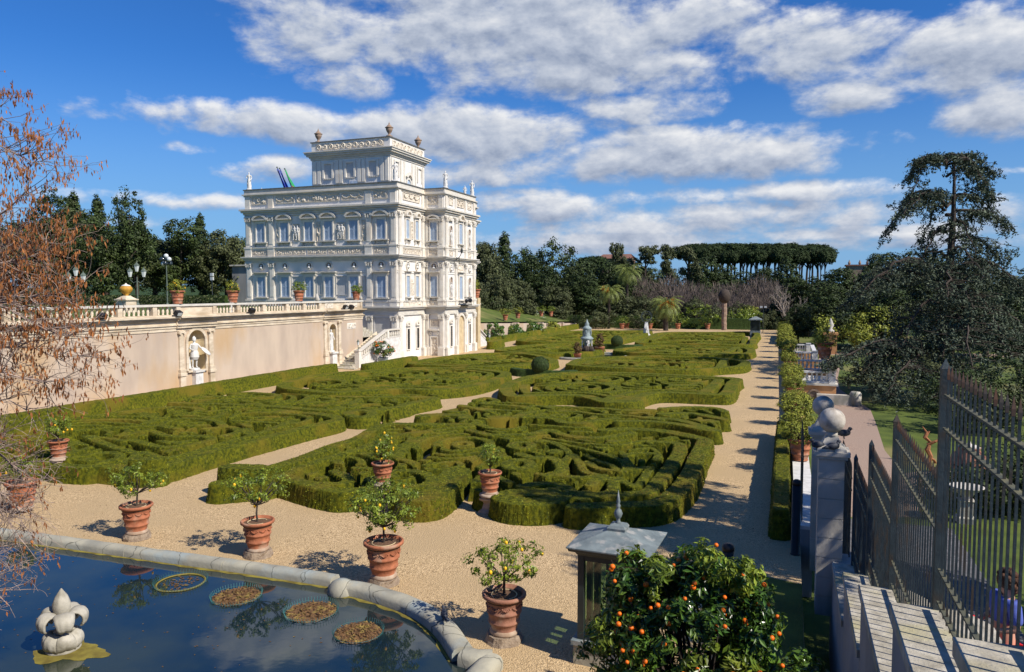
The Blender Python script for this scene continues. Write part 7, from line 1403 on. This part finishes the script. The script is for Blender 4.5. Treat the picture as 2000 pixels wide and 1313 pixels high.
for k in range(7): a = k*math.tau/6; r = .34 if k < 6 else 0; MB().ball((r*math.cos(a), r*math.sin(a), h+(.0 if k % 2 else .38) + (.3 if k == 6 else 0)), .21, 12, 9).build('globe', 'glassdark' if k % 3 else 'lampglass', t, True, loc=(0, 0, 0))
Y = 75; p = YP(415, 585, Y); h = ztop(415, 532, Y)-5.4; t = thing('light_post', 'thin post with two white square lights before the trees', 'lamp', (p[0], Y, 5.4)); MB().lathe([(.06, 0), (.04, h-1)], n=6).build('post', 'iron', t, loc=(0, 0, 0)); [MB().box(-.22, .22, -.1, .1, h-1+k*.5, h-.6+k*.5).build('lamp_head', 'lampglass', t, loc=(0, 0, 0)) for k in (0, 1)]
Y = 44.5; p = YP(247, 590, Y); t = thing('urn', 'ochre globe urn with stone cap on a pedestal behind the balustrade', 'urn', (p[0], Y, 5.4)); zt = ztop(247, 555, Y)-5.4
MB().box(-.5, .5, -.5, .5, 0, .95).box(-.62, .62, -.62, .62, .95, 1.05).lathe([(.75, 1.05), (.45, 1.2), (.3, 1.3)], n=4).build('pedestal', 'wallstone', t, loc=(0, 0, 0)); MB().lathe([(.2, 1.3), (.15, 1.36), (.3, 1.5), (.46, 1.72), (.48, 1.88), (.36, 2.06)], n=18).build('body', 'ochreurn', t, True, loc=(0, 0, 0)); MB().lathe([(.37, 2.063), (.30, 2.13), (.10, 2.2), (.02, 2.3)], n=14).build('cap', 'stone', t, True, loc=(0, 0, 0))
p = XP(470, 582, -42); o = hline('low clipped hedge on the upper terrace behind the balustrade', [(-58, 60), (-49, 61)], 1., .9, 0, .12, name='hedge') if 0 else None
def terr_hedge(label, x0, x1, y, h): 
    rng = np.random.default_rng(int(y)); n = int((x1-x0)*60); C = np.stack([rng.uniform(x0, x1, n), y-.3+rng.uniform(-.5, .1, n), 5.4+rng.uniform(0, h, n)], -1); t = thing('hedge', label, 'hedge', ((x0+x1)/2, y, 5.4), 0, 'clipped hedges on the terrace'); MB().box(x0, x1, y-.45, y+.5, 5.4, 5.4+h).build('body', 'hedgedark', t); MB().leaves(C-[0, .2, 0], rng.normal(0, .5, (n, 3))+[0, -1, .5], .22, .7, rng).build('leaves', 'ilex2', t)
terr_hedge('long low clipped hedge on the terrace below the dark trees', -78, -56.9, 64.5, 1.2)
terr_hedge('shorter clipped hedge on the terrace behind the left lamp posts', -100, -80, 68, 1.3)
for i, (px, py, Y) in enumerate(((505 - 35, 590, 60),)): q = XP(px, 582, -39.5); statue('small white statue beside the villa corner on the terrace', (q[0]-.9, q[1], 5.4), 0, 1.5)
q = XP(614, 584, -39.3); o = thing('stone_finial', 'small worn stone finial on the balustrade before the villa', 'finial', (-39.02, q[1], 6.183)); MB().lathe([(.16, 0), (.20, .12), (.17, .35), (.10, .55), (.03, .66)], n=10).build('body', 'pillar', o, True, loc=(0, 0, 0))
# fountain
MT['brownleaf'] = mat('browned_box_leaf', (.16, .10, .03), (.09, .06, .02), 3, .7, rand=.4)
g = np.array([-20.3, 77.3, 0]); ft = thing('garden_fountain', 'tiered verdigris fountain on dark rocks in a round basin among the beds', 'fountain', tuple(g))
mb = MB().lathe([(4.3, 0), (4.35, .22), (4.1, .26), (4.05, .1)], n=40, cap=False).build('basin', 'rim', ft, True, loc=(0, 0, 0)); MB().lathe([(4.05, .10), (.01, .101)], n=40, cap=False).build('basin_water', 'water', ft, loc=(0, 0, 0))
rg = np.random.default_rng(6); mb = MB(); [mb.ball(tuple(rg.normal(0, .42, 2))+(rg.uniform(.2, 1.0),), rg.uniform(.25, .45), 8, 6) for _ in range(26)]; mb.build('rocks', 'bark', ft, False, loc=(0, 0, 0))
MB().lathe([(.30, .9), (.26, 1.3), (.42, 1.6), (.60, 1.85), (.74, 2.0), (.60, 2.12), (.40, 2.3), (.36, 2.6), (.40, 2.85), (.50, 3.0), (.52, 3.1), (.34, 3.25), (.20, 3.4), (.26, 3.55), (.12, 3.75), (.02, 4.05)], n=9).build('tiers', 'bronze', ft, True, loc=(0, 0, 0))
for k in range(4): mk_obj('figure', FIG, ft, (.5*math.cos(k*1.57+.5), .5*math.sin(k*1.57+.5), .9), k*1.57+2.07, .62)
FIGB = FIG.copy(); FIGB.materials.clear(); FIGB.materials.append(MT['bronze'])
for k in range(4): mk_obj('figure', FIGB, ft, (.42*math.cos(k*1.57), .42*math.sin(k*1.57), 2.1), k*1.57+1.57, .52)
def cone(label, px, py, s=1.):
    g = G(px, py, 0); t = thing('potted_cone', label, 'potted topiary', (g[0], g[1], 0), 0, 'potted brown cones by the fountain'); MB().lathe([(.26*s, 0), (.42*s, .6*s), (.47*s, .66*s), (.3*s, .62*s)], n=14).build('pot', 'terra', t, True, loc=(0, 0, 0)); rng = np.random.default_rng(px); lv, _ = crown(rng, np.array([0, 0, 1.15*s]), (.36*s, .36*s, .62*s), 70, .14, 60, .12, .7, .3, .8, 0, .5); lv.build('topiary', 'brownleaf', t, loc=(0, 0, 0))
cone('small brown cone topiary in a pot left of the fountain', 1128, 703, 1.0); cone('brown cone topiary in a pot right of the fountain', 1171, 693, 1.35)
# armillary sphere on a white pedestal
g = G(1262, 658, 0); t = thing('armillary_sphere', 'white tapering pedestal carrying an open armillary sphere on the central path', 'sculpture', tuple(g), .3)
MB().lathe([(.85, 0), (.82, .35), (.62, .5), (.40, 1.7), (.30, 2.2), (.36, 2.3)], n=4).build('pedestal', 'marble', t, loc=(0, 0, 0)); mk_obj('figure', FIG, t, (0, -.55, .4), 0, .8)
for k, e in enumerate(((0, 0), (1.2, .3), (.6, 1.4))):
    o = MB().tube([(.85*math.cos(a), .85*math.sin(a), 0) for a in np.linspace(0, math.tau, 26)], .035, 5).build('ring', 'iron', t, loc=(0, 0, 3.1)); o.rotation_euler = (e[0]+.5, e[1], 0)
# far kiosk, lamp, low far pieces
g = G(1475, 657, 0); t = thing('garden_kiosk', 'small distant blue grey kiosk at the far right end of the path', 'kiosk', tuple(g)); MB().box(-.75, .75, -.75, .75, 0, .9).build('plinth', 'zinc', t, loc=(0, 0, 0)); [MB().box(x*.65-.06, x*.65+.06, y*.65-.06, y*.65+.06, .9, 2.5).build('corner_post', 'kiosk', t, loc=(0, 0, 0)) for x in (-1, 1) for y in (-1, 1)]
MB().lathe([(1.35, 2.5), (1.38, 2.65), (.2, 3.1)], n=4).build('roof', 'zinc', t, loc=(0, 0, 0)); MB().box(-.6, .6, -.6, .6, .9, 2.49).build('pane', 'glassdark', t, loc=(0, 0, 0))
g = G(1490, 650, 0); t = thing('light_post', 'thin far post with two small white lights beside the distant kiosk', 'lamp', tuple(g)); MB().lathe([(.05, 0), (.04, 4.2)], n=6).build('post', 'iron', t, loc=(0, 0, 0)); [MB().box(s*.35-.2, s*.35+.2, -.1, .1, 4.2, 4.5).build('lamp_head', 'lampglass', t, loc=(0, 0, 0)) for s in (-1, 1)]
# distant house with roof ornaments
p = YP(1685, 520, 300); t = thing('distant_house', 'distant reddish house roof with small ornaments above the trees on the right', 'house', (p[0], 300, 5)); hz = p[2]-5; MB().box(-5.5, 5.5, -3, 3, 0, hz).build('wall', 'brownstone', t, loc=(0, 0, 0)); MB().box(-5.9, 5.9, -3.4, 3.4, hz, hz+.5).build('roof', 'roofred', t, loc=(0, 0, 0)); [MB().lathe([(.3, hz+.5), (.5, hz+1.2), (.2, hz+1.9), (.02, hz+2.4)], (x, 0, 0), 8).build('ornament', 'brownstone', t, loc=(0, 0, 0)) for x in (-4.5, -1, 1.5, 4.8)]
p = YP(1205, 500, 260); t = thing('distant_house', 'distant red roof just visible between pines right of the villa', 'house', (p[0], 260, 5)); MB().box(-6, 6, -3, 3, 0, p[2]-5-1).build('wall', 'brownstone', t, loc=(0, 0, 0)); MB().add([(-6.5, -3.5, p[2]-6), (6.5, -3.5, p[2]-6), (6.5, 3.5, p[2]-6), (-6.5, 3.5, p[2]-6), (-5, 0, p[2]-4.4), (5, 0, p[2]-4.4)], [(0, 1, 5, 4), (2, 3, 4, 5)]).build('roof', 'roofred', t, loc=(0, 0, 0))
for vs in PR.values():
    for v in vs:
        if v.name not in used:
            for ch in list(v.children): bpy.data.objects.remove(ch)
            bpy.data.objects.remove(v)
bpy.context.view_layer.update()
